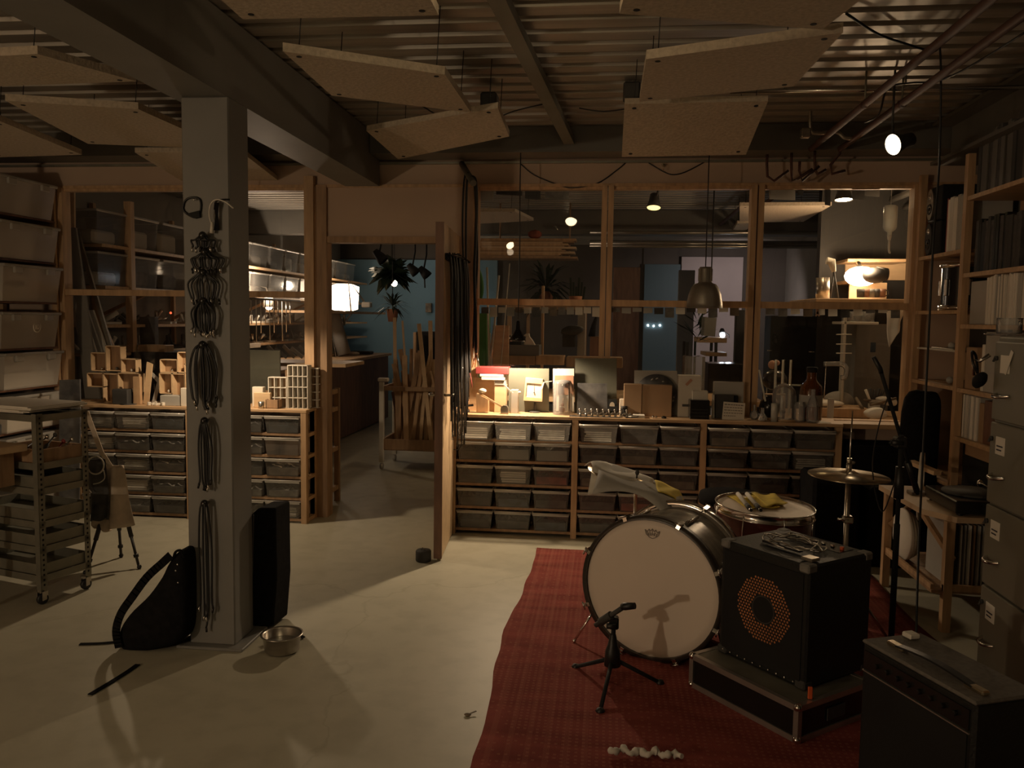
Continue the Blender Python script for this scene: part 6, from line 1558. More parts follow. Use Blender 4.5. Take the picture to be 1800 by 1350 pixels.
# hanging rods rack seen through window 2
for k in range(15):
    y = 7.8+k*.12
    mono('hanging_rod', MB().cyl((-3.72, y, 1.20+.1*((k*7) % 3)), (-3.72, y, 1.67), .006, n=6), 'chrome' if k % 3 else 'white_paint', 'thin rod hanging beyond the window next to the column, %s from the glass' % ORD[k+1], 'rod', 'rods hanging behind the window next to the column')
mono('rod_rail', MB().cyl((-3.72, 7.6, 1.67), (-3.72, 9.8, 1.67), .012, n=8).cyl((-3.72, 7.7, 1.67), (-4.10, 7.7, 1.71), .008, n=6).cyl((-3.72, 9.7, 1.67), (-4.10, 9.7, 1.71), .008, n=6), 'charcoal', 'dark rail from which the thin rods hang', 'rail')
def desk_lamp(name, c, shade_r, label, m='bulb_far', up=.2):
    t = thing(name, label, 'lamp', c); x, y, z = c
    MB().lathe([(.03, .10), (.05, .09), (shade_r, -.03), (shade_r-.005, -.03), (.045, .08)], 24, T(x, y, z)).build('lamp_shade', 'white_paint', t)
    MB().ball((x, y, z-.02), shade_r*.62, 14).build('bulb', m, t)
    MB().tube([(x, y, z+.10), (x-.05, y+.05, z+up), (x-.3, y+.1, z+.25)], .008, 6).build('arm', 'brushed', t)
desk_lamp('task_lamp', (-3.99, 9.5, 1.62), .07, 'bright white task lamp behind the window next to the column')
q = P(605, 522, y=12.0)
t = thing('shaded_lamp', 'very bright shaded lamp on the shelf seen through the doorway', 'lamp', q)
MB().lathe([(.14, -.20), (.20, -.18), (.22, .15), (.12, .19), (.001, .19)], 24, T(*q)).build('lamp_shade', 'shade_glow', t)
MB().cyl(q+Vector((0, 0, -.42)), q+Vector((0, 0, -.15)), .02, n=8).build('stem', 'brushed', t)
t = thing('angle_lamp', 'jointed pale lamp arm reaching over the shelf beside the bright lamp in the doorway', 'lamp', P(625, 510, y=11.3))
MB().tube([P(617,548,y=11.3), P(612,490,y=11.3), P(640,530,y=11.3)], .012, 6).build('arm', 'brushed', t)
MB().rbox(*sum([[min(P(636,540,y=11.3)[i], P(651,531,y=11.3)[i])-.02*(i == 1), max(P(636,540,y=11.3)[i], P(651,531,y=11.3)[i])+.1*(i == 1)] for i in range(3)], []), .01).build('lamp_head', 'white_paint', t)
mono('bracket_shelf', MB().box(-4.2, -3.35, 9.9, 12.4, P(605,548,y=12.0).z-.03, P(605,548,y=12.0).z), 'pine_flat', 'short shelf under the bright lamp seen through the doorway', 'shelf')
# plants by the blue wall
def plant(c, R, n, label, pot=True, cat='plant', long=False, seed=1, cord=False):
    r = random.Random(seed); t = thing('potted_plant', label, cat, c); mb = MB()
    for k in range(n):
        a = r.uniform(0, 2*pi); e = r.uniform(-.6, 1.2); d = Vector((cos(a)*cos(e), sin(a)*cos(e), sin(e))); L = R*r.uniform(.6, 1)
        s = d.cross(Vector((0, 0, 1))).normalized()*(R*.05 if long else R*.22); b = Vector(c); m_ = b+d*L*.55; e_ = b+d*L+Vector((0, 0, -L*.25))
        mb.add([b, m_+s, e_, m_-s], [(0, 1, 2, 3)])
    mb.build('leaves', 'leaf', t)
    MB().cyl((c[0], c[1], c[2]-(.04 if pot else 0)), (c[0], c[1], 2.79), .006, n=5).build('hanging_cord', 'black_matte', t) if cord else None
    if pot: MB().lathe([(.001, -.22), (.06, -.22), (.085, -.05), (.09, -.04), (.08, -.04)], 16, T(*c)).build('pot', 'terracotta', t)
c = P(688, 480, y=11.6); plant(c, .42, 70, 'dark leafy plant hanging high beside the blue wall', pot=False, seed=2, cord=True)
MB_ = None
c = P(690, 538, y=11.4); plant(c, .34, 60, 'dark spiky plant in a hanging pot below the leafy one by the blue wall', long=True, seed=4, cord=True)
c = P(693, 498, y=12.5); t = thing('pendant_lamp', 'small glowing lamp among the plants beside the blue wall', 'lamp', c)
MB().ball(c, .05, 10).build('bulb', 'bulb_far', t)
MB().cyl(c+Vector((0, 0, .05)), (c.x, c.y, 2.79), .006, n=5).build('lamp_cord', 'black_matte', t)
for k, (px, py, lb) in enumerate(((725, 473, 'left dark spotlight hanging before the blue wall'), (745, 478, 'right dark spotlight hanging before the blue wall'), (667, 450, 'dark spotlight under the ceiling just inside the doorway'))):
    y = 9.5 if k < 2 else 8.2; q = P(px, py, y=y); t = thing('spotlight', lb, 'spotlight', q)
    MB().lathe([(.03, -.07), (.055, .03), (.06, .07), (.05, .07)], 14, T(*q) @ Matrix.Rotation(2.4, 4, 'Y')).build('housing', 'black_matte', t)
    MB().tube([q+Vector((0, 0, .03)), q+Vector((.03, 0, .2)), Vector((q.x+.03, q.y, 2.79))], .01, 6).build('stem', 'black_matte', t)
mono('cord_hanging', MB().cyl(P(746,482,y=9.5), P(747,506,y=9.5), .008, n=6), 'black_matte', 'short black cord hanging below the right dark spotlight', 'cord')
mono('small_sign', MB().rbox(*sum([[min(P(748,549,y=14.3)[i], P(758,533,y=14.3)[i])-.01*(i == 1), max(P(748,549,y=14.3)[i], P(758,533,y=14.3)[i])+.10*(i == 1)] for i in range(3)], []), .004), 'mixed_brown', 'small brownish box against the blue wall by the door leaf', 'box')
mono('dark_cabinet', MB().rbox(P(733,0,y=10).x, P(756,0,y=10).x+.2, 10, 10.4, .0, P(740,583,y=10).z, .01), 'black_matte', 'black cabinet standing before the blue wall by the door leaf', 'cabinet')
mono('pale_upright', MB().rbox(P(729,0,y=9.9).x, P(734,0,y=9.9).x, 9.9, 9.95, .0, P(731,584,y=9.9).z, .004), 'pine', 'narrow pale post standing left of the black cabinet', 'post')


# offcut cart
OY = 7.85
t = thing('offcut_cart', 'white posted wheeled cart full of wooden offcuts seen through the doorway', 'cart', (-1.75, 8.05, 0))
x0, x1, y0, y1 = -2.16, -1.28, 7.86, 8.36
for x in (x0, x1):
    for y in (y0, y1): 
        MB().rbox(x-.022, x+.022, y-.022, y+.022, .07, .86, .003).build('post', 'white_paint', t)
        MB().lathe([(.001, -.014), (.03, -.014), (.03, .014), (.001, .014)], 14, T(x, y, .033) @ Matrix.Rotation(pi/2, 4, 'Y')).build('castor', 'paper_grey', t)
for z, h in ((.78, .04), (.20, .10)):
    MB().box(x0, x1, y0-.012, y0+.012, z, z+h).box(x0, x1, y1-.012, y1+.012, z, z+h).box(x0-.012, x0+.012, y0, y1, z, z+h).box(x1-.012, x1+.012, y0, y1, z, z+h).build('rail', 'pine_old', t)
MB().box(x0, x1, y0, y1, .19, .205).build('bottom', 'pine_old', t)
r = random.Random(33)
wm = ['pine', 'pine_old', 'birch', 'plywood', 'dark_wood', 'pine']
for k in range(92):
    x = x0+.04+(x1-x0-.08)*r.random(); y = y0+.03+(y1-y0-.06)*(k/92); tall = k % 9 == 0
    h = r.uniform(.5, .98) if not tall else r.uniform(1.1, 1.3)
    dx = r.uniform(-.22, .22)*(1 if r.random() < .5 else .3)
    xe = min(x1-.03, max(x0+.03, x+dx)) if not tall else x-abs(dx)
    b0 = Vector((x, y, .208)); b1 = Vector((xe, y+.01, .208+h))
    o = MB().bar(b0, b1, r.uniform(.018, .048), r.uniform(.008, .018), (0, 1, 0))
    mono('wood_offcut', o, wm[r.randrange(6)] if not tall else 'birch', 'long pale strip sticking up out of the offcut cart' if tall else 'wooden offcut standing in the wheeled cart behind the doorway', 'wood strip', 'tall strips in the offcut cart' if tall else 'offcuts in the wheeled cart')
mono('cream_tin', MB().rbox(-2.20, -2.10, 7.85, 7.92, .865, .90, .006), 'paper', 'small cream block on the top corner of the offcut cart', 'block')

# behind windows 3-5 -----------------------------------------------------------
def fbox(name, x0p, x1p, ytp, ybp, y, d, m, label, cat, group=None, r=.004):
    a = P(x0p, ybp, y=y); b = P(x1p, ytp, y=y)
    return mono(name, MB().rbox(a.x, b.x, y, y+d, a.z, b.z, min(r, d*.3, abs(b.x-a.x)*.3, abs(b.z-a.z)*.3)), m, label, cat, group)
b = thing('back_bench', 'long workbench behind the glass under the windows right of the door', 'bench', (.6, 6.6, 0))
MB().rbox(-.95, 1.2, 6.35, 7.1, .86, .90, .003).build('top', 'pine_flat', b)
MB().rbox(1.25, 2.9, 6.0, 6.9, .765, .80, .003).build('low_top', 'pine_flat', b)
for x in (-.9, 1.1, 1.35, 2.8): MB().box(x, x+.06, 6.4, 6.46, 0, .765).build('leg', 'pine_old', b)
fbox('green_crate', 826, 856, 551, 702, 6.4, .2, 'green', 'tall green plastic bin behind the left edge of the first right hand window', 'crate')
mono('green_hose', MB().tube(catmull([P(838,470,y=6.3), P(845,490,y=6.3), P(846,515,y=6.3), P(838,540,y=6.4), P(838,556,y=6.45)], 5), .018, 8), 'green', 'green hose hanging above the green crate', 'hose')
fbox('tall_board', 865, 895, 572, 690, 6.38, .02, 'pine_flat', 'brown upright board behind the first right hand window', 'board')
fbox('grey_plank_back', 843, 862, 585, 640, 6.5, .03, 'paper_grey', 'dull plank standing between green crate and brown board', 'plank')
for k, (a, b_, lb) in enumerate((((856,470), (861,696), 'pink white stick standing behind the first right hand window'), ((877,484), (858,696), 'bright slanting stick behind the first right hand window'), ((896,463), (876,696), 'thin slanting wire behind the first right hand window'), ((870,560), (850,696), 'lower thin strip slanting behind the first right hand window'))):
    mono('long_stick', MB().cyl(P(*a, y=6.37), P(*b_, y=6.37), .008 if k < 2 else .004, n=6), 'white_paint' if k < 3 else 'pine', lb, 'stick')
fbox('wood_post', 949, 957, 502, 690, 6.7, .04, 'pine', 'pale wooden post behind the middle of the first right hand window', 'post')
fbox('black_crate', 894, 916, 590, 606, 6.5, .2, 'black_matte', 'black box behind the first right hand window under the hanging pendant', 'box')
fbox('brick_tray', 893, 948, 607, 625, 6.45, .25, 'steel_dark', 'long dark tray behind the first right hand window', 'tray')
fbox('wood_crate', 893, 940, 626, 641, 6.4, .2, 'pine_old', 'left long wooden crate behind the first right hand window', 'crate')
fbox('wood_crate', 941, 992, 626, 641, 6.42, .2, 'pine', 'right long wooden crate behind the first right hand window', 'crate')
fbox('wood_crate', 995, 1095, 629, 645, 6.45, .2, 'pine_old', 'wooden crate partly behind the tall grey green panel', 'crate')
t = thing('bird_figure', 'small white seagull shaped ornament on the dark tray behind the glass', 'ornament', P(930, 607, y=6.5))
c = P(930, 602, y=6.5)
MB().prism([P(921,607,y=6.5), P(942,609,y=6.5), P(936,598,y=6.5), (P(931,592,y=6.5)), P(930,586,y=6.5), P(924,587,y=6.5), P(919,590,y=6.5), P(925,592,y=6.5), P(921,600,y=6.5)], (0, .05, 0)).build('body', 'cream', t, bevel=.006)
mono('paint_brushes', MB().cyl(P(898,590,y=6.45), P(918,586,y=6.45), .007, n=6).cyl(P(874,598,y=6.4), P(898,594,y=6.4), .006, n=6), 'paper', 'pale stick lying on the black box behind the glass', 'stick')
fbox('grey_pillar', 1014, 1030, 545, 625, 7.2, .1, 'paper_grey', 'grey board standing behind the right part of the first right hand window', 'board')
fbox('dark_amp', 988, 1012, 576, 610, 7.1, .2, 'charcoal', 'dark machine on the bench behind the first right hand window', 'machine')
mono('dark_cloth', slab([(985,580),(1000,572),(1022,574),(1024,582),(1010,590),(988,588)], 7.05, .15), 'charcoal', 'dark covered lump on top of the dark machine', 'cover')
fbox('brown_pot', 1035, 1054, 592, 685, 6.9, .15, 'dark_wood', 'dark brown pot at the right side of the first right hand window', 'pot')
mono('leaning_bottle', MB().tube([P(1040,592,y=7), P(1044,570,y=7), P(1053,545,y=7)], [.03, .02, .008], 8), 'black_matte', 'dark slanting neck rising from the brown pot', 'branch')
c = Vector((P(960, 515, y=9.3).x, 9.3, P(960, 540, y=8.6).z+.225)); plant(c, .5, 60, 'dark bushy plant behind the first right hand window', long=True, seed=7)
c = P(1012, 510, y=8.0)
t = thing('snake_plant', 'upright spiky dark plant behind the first right hand window', 'plant', c)
for k in range(6): MB().bar(P(1004+4*k,532,y=8), P(1003+5*k,488-(k % 3)*-8,y=8), .02, .005, (0,1,0)).build('leaf', 'leaf', t)
MB().lathe([(.001, 0), (.05, 0), (.065, .10), (.05, .10)], 14, T(c.x, 8.0, P(960, 540, y=8.6).z)).build('pot', 'terracotta', t)
pz = P(960, 540, y=8.6).z
t = thing('plant_rack', 'tall dim rack carrying the dark plants behind the first right hand window', 'rack', (-.5, 8.7, 0))
MB().box(-.95, -.20, 7.8, 9.8, pz-.03, pz).build('board', 'pine_old', t)
for x in (-.93, -.26):
    for y in (7.82, 9.74): MB().box(x, x+.04, y, y+.04, 0, pz-.03).build('post', 'pine_old', t)
# slatted wood ceiling piece and boards in far room (upper left of window 3)
board([P(800,372,z=2.52), P(905,372,z=2.52), P(938,388,z=2.52), P(800,396,z=2.52)], .03, 'wood wool board seen through the upper part of the first right hand window')
t = thing('wood_pile', 'stack of long timber lying high up behind the first right hand window', 'timber', P(930, 425, y=9))
r = random.Random(2)
for k in range(12):
    z = P(0, 418+2.6*k, y=9).z; MB().box(P(842+r.uniform(0, 8), 0, y=9).x, P(1015+r.uniform(-30, 8), 0, y=9).x, 9+.02*r.random(), 9.25, z-.012, z+.012).build('plank', ('pine', 'pine_old', 'plywood')[k % 3], t)
mono('timber_shelf', MB().box(P(838,0,y=8.98).x, P(1024,0,y=8.98).x, 8.95, 9.3, P(0,446,y=9).z-.02, P(0,446,y=9).z).cyl((-1.2, 9.3, P(0,446,y=9).z), (-1.2, 9.3, 2.79), .01, n=5).cyl((-.42, 9.3, P(0,446,y=9).z), (-.42, 9.3, 2.79), .01, n=5), 'pine_old', 'thick board carrying the stacked timber behind the glass', 'shelf')
mono('red_bow', MB().ball(P(940, 412, y=9.1), .05, 10, (1.6, .6, 1)), 'mixed_red', 'reddish bundle on top of the timber stack behind the glass', 'bundle')
# duct lines
for k, (py, rr2) in enumerate(((428, .035), (434, .02), (412, .02))):
    q = P(1100, py, y=9.6); mono('ceiling_pipe', MB().cyl((-.2, 9.6-.1*k, q.z), (3.02, 9.6-.1*k, q.z), rr2, n=10), 'brushed', ('thick', 'thin', 'uppermost')[k]+' horizontal pipe in the far room behind the middle window', 'pipe')
for x, lb in ((PX1, 'left'), (PX2, 'right')):
    mono('ceiling_pipe', MB().cyl((x, 6.0, 2.615), (x, 9.9, 2.615), .019, n=12), 'red_pipe', '%s rusty pipe continuing in the far room behind the middle window' % lb, 'pipe')
board([P(1300,362,z=2.52), P(1462,361,z=2.52), P(1412,390,z=2.52), P(1300,391,z=2.52)], .03, 'pale wood wool board seen through the upper part of the right window')
board([P(1296,393,z=2.5), P(1322,392,z=2.5), P(1312,405,z=2.5), P(1288,405,z=2.5)], .03, 'small pale board seen through the middle window at its upper right')
for k, (px, py, lb) in enumerate(((1149, 366, 'yellow glowing reflector lamp in the far room behind the middle window'), (1483, 352, 'bright reflector lamp in the far room at the top of the right window'))):
    y = 8.0 if k == 0 else 6.9; q = P(px, py, y=y); t = thing('reflector_lamp', lb, 'lamp', q)
    dr = Vector((-.05, -.30, -1)).normalized() if k == 0 else Vector((.0, -.12, -1)).normalized(); Mx = aimM(q, dr)
    MB().lathe([(.02, -.15), (.04, -.14), (.05, -.07), (.072, 0), (.068, 0), (.06, -.01)], 20, Mx, cap0=True).build('housing', 'charcoal', t)
    MB().lathe([(.0001, -.006), (.064, -.006)], 20, Mx).build('bulb', 'bulb_dim' if k == 0 else 'bulb', t)
    MB().tube([q+Vector((.02, 0, .1)), Vector((q.x+.06, q.y, 2.79))], .01, 6).build('stem', 'charcoal', t)
# middle window low: plant, lamp, machine
c = P(1222, 575, y=8.6)
t = thing('leafy_branch', 'tall dark plant silhouette behind the right half of the middle window', 'plant', c); r = random.Random(5)
mb = MB()
for k in range(46):
    b0 = P(1222+r.uniform(-8, 8), r.uniform(550, 610), y=8.6+r.uniform(-.2, .2)); a = r.uniform(0, 2*pi); d = Vector((cos(a), .2*sin(a), r.uniform(-.2, .8))).normalized(); s = Vector((0, 0, 1)).cross(d)*.04
    mb.add([b0, b0+d*.1+s, b0+d*.22, b0+d*.1-s], [(0, 1, 2, 3)])
mb.build('leaves', 'leaf', t); MB().cyl(P(1222,600,y=8.6), (P(1222,600,y=8.6).x, 8.6, .2), .012, n=6).build('stem', 'leaf', t)
MB().lathe([(.001, 0), (.12, 0), (.15, .25), (.13, .25)], 16, T(P(1222,600,y=8.6).x, 8.6, 0)).build('pot', 'terracotta', t)
t = thing('dark_lamp_shade', 'square dark lampshade behind the middle window', 'lamp', P(1252, 590, y=8.0))
fb_ = MB().prism([P(1237,590,y=8.0), P(1257,592,y=8.0), P(1260,559,y=8.0), P(1239,557,y=8.0)], (0, .25, 0)); fb_.build('lamp_shade', 'steel_dark', t)
MB().cyl(P(1248,560,y=8.12), (P(1248,560,y=8.12).x, 8.12, 2.785), .006, n=6).build('lamp_cord', 'black_matte', t)
q = P(1270, 589, y=9.6)
t = thing('desk_lamp', 'small cold white desk lamp behind the middle window', 'lamp', q)
MB().ball(q, .030, 12).build('bulb', 'bulb_cool', t)
MB().cyl(q+Vector((.0, .03, .02)), q+Vector((0, .05, .07)), .04, .02, 12).build('lamp_head', 'charcoal', t)
MB().tube([q+Vector((0, .04, .05)), q+Vector((.08, .05, .0)), (q.x+.08, 9.65, P(1270, 594, y=9.4).z)], .006, 6).build('arm', 'charcoal', t)
t = thing('tool_rack', 'dark rack holding the lit narrow shelves behind the middle window', 'rack', (1.45, 9.6, 0))
for x in (P(1226,0,y=9.4).x, P(1278,0,y=9.4).x):
    for y in (9.4, 9.8): MB().box(x-.01, x+.02, y-.02, y+.02, 0, P(1250, 594, y=9.4).z-.05).build('post', 'charcoal', t)
for k, (px, py) in enumerate(((1139,572),(1149,573),(1160,572))): mono('tiny_light', MB().ball(P(px, py, y=14.385), .016, 8), 'bulb_cool', '%s of three tiny lights before the teal panel' % ('left', 'middle', 'right')[k], 'light')
fbox('brown_wardrobe', 1072, 1126, 470, 759, 11.0, .1, 'dark_wood', 'tall dark brown panel behind the left half of the middle window', 'panel')
fbox('grey_cabinet', 1186, 1222, 475, 737, 12.5, .1, 'wall_grey', 'tall greyish panel right of the teal one', 'panel')
fbox('glass_tank', 1202, 1240, 627, 694, 6.5, .2, 'jar_glass', 'clear glass tank behind the white cartons', 'tank')
fbox('work_shelf', 1226, 1278, 594, 602, 9.4, .4, 'pine_flat', 'lit narrow shelf under the small cold desk lamp', 'shelf')
fbox('work_shelf', 1240, 1278, 620, 626, 9.35, .5, 'pine_flat', 'second narrow shelf below the small cold desk lamp', 'shelf')
fbox('dark_machine', 1244, 1306, 640, 687, 7.0, .3, 'black_gloss', 'dark machine behind the grey box at the middle window', 'machine')
fbox('black_screen', 1284, 1310, 545, 848, 7.6, .1, 'black_matte', 'black upright screen at the right end of the middle window', 'screen')
# right window
fbox('dark_shelf_unit', 1345, 1450, 556, 829, 8.0, .3, 'black_matte', 'large dark cabinet behind the lower right window', 'cabinet')
for k, (px, w_) in enumerate(((1425, 12), (1450, 10), (1352, 8))):
    q = P(px, 619 if k < 2 else 617, y=7.9); mono('chrome_handle', MB().cyl((q.x, 7.99, q.z), (q.x+w_*.0055, 7.99, q.z), .006, n=6), 'chrome', ('left', 'right', 'far left')[k]+' shiny bar on the dark cabinet behind the lower right window', 'handle')
fbox('white_pillar', 1470, 1490, 540, 875, 6.95, .08, 'white_paint', 'pale vertical post behind the lower right window', 'post')
t = thing('hook_rail', 'rack of short pale pegs beside the vertical post in the lower right window', 'rack', P(1488, 600, y=6.85))
for py in (588, 605, 621): MB().cyl(P(1470,py,y=6.94), P(1497,py,y=6.94), .005, n=6).build('peg', 'white_paint', t)
fbox('grey_fridge', 1492, 1568, 570, 862, 7.2, .4, 'wall_grey', 'grey panel behind the drying rack in the lower right window', 'panel')
fbox('blue_note', 1530, 1540, 602, 619, 7.194, .008, 'mixed_blue', 'little blue note on the grey panel in the lower right window', 'note')
fbox('glass_shelf', 1480, 1545, 566, 570, 6.95, .3, 'white_paint', 'thin pale shelf just under the mid rail of the right window', 'shelf')
for k, (px, w_) in enumerate(((1490, 14), (1508, 12), (1526, 12))):
    q = P(px, 567, y=7.0); mono('clear_container', MB().lathe([(.001, .002), (.045, .002), (.05, .09), (.047, .09)], 16, T(q.x, 7.0, q.z)), 'jar_glass', '%s clear container on the thin pale shelf in the right window' % ('left', 'middle', 'right')[k], 'container')
mono('hanging_towel', cloth_surf([(1556,546),(1588,545),(1582,575),(1562,612)], 6.03, wob=.012, seed=4), 'white_cloth', 'pale towel hanging at the right side of the lower right window', 'towel', solid=.004)
# shelf with bright lamp (upper right window)
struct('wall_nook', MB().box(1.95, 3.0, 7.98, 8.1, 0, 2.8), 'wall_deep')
for k, (x, z) in enumerate(((2.56, 2.62), (2.68, 2.55), (2.80, 2.66))):
    t = thing('ceiling_duct', '%s of three shiny pipes running back at the upper right behind the right window' % ('left', 'middle', 'right')[k], 'pipe', (x, 7, z))
    MB().cyl((x, 6.0, z), (x, 7.97, z), .028, n=12).build('pipe', 'dull_metal', t)
    for y in (6.3, 7.5): MB().cyl((x, y, z+.02), (x, y, 2.79), .006, n=6).build('hanger', 'galv_angle', t)
fbox('mug_ledge', 1434, 1600, 526, 531, 7.0, .98, 'pine_flat', 'ledge under the mugs and the very bright lamp in the right window', 'shelf')
fbox('upper_shelf', 1490, 1595, 455, 460, 7.6, .38, 'pine_flat', 'upper pale shelf above the very bright lamp in the right window', 'shelf')
fbox('mug_shelf', 1500, 1552, 491, 496, 7.4, .58, 'pine_flat', 'short shelf just right of the very bright lamp in the right window', 'shelf')
fbox('splash_board', 1492, 1560, 497, 526, 7.6, .02, 'birch', 'lit pale board behind the mugs in the right window', 'board')
fbox('splash_board', 1485, 1598, 462, 492, 7.955, .025, 'birch', 'lit pale wall board behind the very bright lamp in the right window', 'board')
t = thing('wall_lamp', 'very bright lamp on the shelf behind the upper right window', 'lamp', (2.17, 7.35, 1.93))
MB().ball((2.17, 7.45, 1.90), .10, 16, (1.4, 1, .85)).build('bulb', 'bulb_far', t)
MB().cyl((2.17, 7.45, 1.95), (2.17, 7.55, 2.02), .02, n=8).build('socket', 'brushed', t)
for k in range(5):
    q = P(1513+9*k, 523, y=7.2); t = thing('mug', '%s mug from the left on the ledge behind the upper right window' % ORD[k+1], 'mug', (q.x, 7.2, q.z), group='mugs behind the upper right window')
    MB().lathe([(.001, .001), (.032, .001), (.036, .07), (.033, .07)], 16, T(q.x, 7.2, q.z)).build('body', ('charcoal', 'dark_wood', 'mixed_grey')[k % 3], t)
    MB().tube(catmull([(q.x+.034, 7.2, q.z+.06), (q.x+.055, 7.2, q.z+.05), (q.x+.055, 7.2, q.z+.025), (q.x+.034, 7.2, q.z+.015)], 4), .004, 6).build('handle', 'charcoal', t)
mono('round_helmet', MB().ball(P(1538, 484, y=7.3), .085, 16, (1.2, 1, .8)).cyl(P(1540,481,y=7.3), P(1560,482,y=7.3), .06, .05, 12), 'charcoal', 'dark rounded helmet on the short shelf right of the very bright lamp', 'helmet')
t = thing('spray_bottle', 'pale bottle with a bent neck left of the very bright lamp', 'bottle', P(1463, 480, y=7.1))
MB().tube([P(1453,458,y=7.1), P(1462,460,y=7.1), P(1466,478,y=7.1)], [.03, .035, .018], 10).build('head', 'paper', t)
MB().tube([P(1466,478,y=7.1), P(1459,526,y=7.1)], .006, 6).tube([P(1466,478,y=7.1), P(1474,526,y=7.1)], .006, 6).build('legs', 'charcoal', t)
mono('steel_canister', MB().cyl(P(1446,526,y=7.2), P(1446,488,y=7.2), .055, n=18), 'brushed', 'steel cylinder left of the pale bottle behind the right window', 'canister')
# drip bottle hanging
t = thing('drip_bottle', 'milky drip bottle hanging upside down in the upper right window', 'bottle', P(1566, 385, y=6.1))
q = P(1565, 383, y=6.08)
MB().lathe([(.012, .088), (.034, .085), (.046, .075), (.046, -.065), (.036, -.085), (.016, -.10), (.014, -.125)], 24, T(*q)).build('body', 'milky', t)
MB().cyl(q+Vector((0, 0, -.12)), q+Vector((0, 0, -.155)), .016, .010, 12).tube(catmull([q+Vector((0, 0, -.155)), q+Vector((.0, 0, -.20)), q+Vector((.004, 0, -.235)), q+Vector((.012, 0, -.238))], 4), .008, 8).build('valve', 'white_paint', t)
MB().tube([q+Vector((0, 0, .085)), Vector((q.x, q.y, 2.785))], .0015, 5).build('string', 'white_paint', t)
# low bench things behind right window
LZ = .802
def lb2(name, x0p, x1p, ytp, y, d, m, label, cat): 
    a = P(x0p, ytp, y=y); b = P(x1p, ytp, y=y)
    return mono(name, MB().rbox(a.x, b.x, y, y+d, LZ, max(a.z, LZ+.01), .004), m, label, cat)
mono('window_board', MB().rbox(1.56, 2.04, 5.70, 5.885, .795, .828, .003), 'pine_flat', 'board end filling the gap between low shelf and right shelving', 'board')
mono('black_cabinet', MB().rbox(1.60, 2.03, 5.60, 5.88, .0, .70, .006), 'black_cloth', 'black covered box standing at the right end of the low shelf', 'box')
lb2('shallow_tray', 1440, 1530, 717, 6.3, .3, 'pine', 'shallow wooden tray of pale plaster pieces behind the lower right window', 'tray')
lb2('grey_strip', 1456, 1467, 700, 6.15, .02, 'paper_grey', 'short grey upright slat behind the lower right window', 'slat')
mono('grey_table', MB().rbox(P(1440,0,y=6.7).x, P(1580,0,y=6.7).x, 6.7, 7.1, P(0,692,y=6.7).z-.03, P(0,692,y=6.7).z, .004), 'wall_grey', 'grey ledge carrying the dish rack behind the lower right window', 'ledge')
gz = P(0, 692, y=6.7).z
t = thing('dish_rack', 'wire dish rack with a white bowl behind the lower right window', 'dish rack', P(1462, 690, y=6.8)); mb = MB()
xa, xb = P(1445,0,y=6.8).x, P(1482,0,y=6.8).x
for k in range(7): x = xa+(xb-xa)*k/6; mb.tube(catmull([(x, 6.75, gz), (x, 6.75, gz+.09), (x, 6.95, gz+.11), (x, 6.95, gz)], 3), .003, 5)
for z in (.01, .09): mb.tube([(xa, 6.75, gz+z), (xb, 6.75, gz+z), (xb, 6.95, gz+z), (xa, 6.95, gz+z)], .004, 5, closed=True)
mb.build('wires', 'chrome', t)
mono('white_bowl', MB().ball((P(1466,0,y=6.85).x, 6.85, gz+.075), .075, 18, (1, .8, .8)), 'white_paint', 'white bowl turned on its side in the wire dish rack', 'bowl')
mono('oval_plate', MB().lathe([(.001, 0), (.10, 0), (.11, .01), (.001, .02)], 28, T(P(1505,0,y=7.0).x, 7.0, gz+.08) @ Matrix.Rotation(pi/2, 4, 'X') @ Matrix.Diagonal((1.15, .8, 1, 1))), 'paper_grey', 'grey oval plate standing behind the dish rack', 'plate')
t = thing('glass_retort', 'clear glass vessel with a bent neck above the dish rack', 'glass', P(1480, 650, y=6.7))
MB().tube(catmull([P(1448,640,y=6.7), P(1478,640,y=6.7), P(1488,648,y=6.7), P(1486,662,y=6.7), P(1478,664,y=6.7)], 5), .02, 10).build('vessel', 'jar_glass', t)
MB().cyl(P(1452,640,y=6.7), Vector((P(1452,640,y=6.7).x, 6.72, gz)), .004, n=6).build('support', 'chrome', t)
t = thing('utensil_jar', 'grey jar holding dark utensils behind the lower right window', 'jar', P(1541, 680, y=6.75)); q = P(1541, 690, y=6.75)
MB().lathe([(.001, 0), (.04, 0), (.045, .09), (.042, .09)], 16, T(q.x, 6.8, gz)).build('jar', 'paper_grey', t)
for k in range(5): MB().cyl((q.x, 6.8, gz+.04), (q.x-.07+.035*k, 6.8, gz+.20+.01*(k % 2)), .008, .012, 8).build('utensil', 'charcoal' if k else 'paper', t)
mono('tangled_tools', MB().cyl(P(1505,700,y=6.5), P(1516,718,y=6.3), .012, n=8).cyl(P(1518,703,y=6.5), P(1560,706,y=6.4), .008, n=6).cyl(P(1530,712,y=6.3), P(1575,700,y=6.4), .01, n=6).ball(P(1540,708,y=6.4), .035, 10, (1.5, 1, .5)), 'mixed_brown', 'tangle of brown tools behind the lower right window', 'tools')
mono('plaster_pieces', MB().ball((P(1478,0,y=6.4).x, 6.42, LZ+.09), .09, 14, (1.8, 1, .35)), 'cream', 'pale plaster piece lying in the shallow wooden tray', 'plaster')
mono('white_rag', slab([(1524,728),(1530,722),(1545,718),(1556,720),(1562,732),(1545,736),(1530,735)], 6.08, .12), 'white_cloth', 'crumpled white rag on the low bench behind the lower right window', 'rag')
mono('white_rag', slab([(1545,702),(1560,698),(1578,703),(1576,714),(1556,712)], 6.45, .12), 'white_cloth', 'second white rag behind the tangle of tools', 'rag')
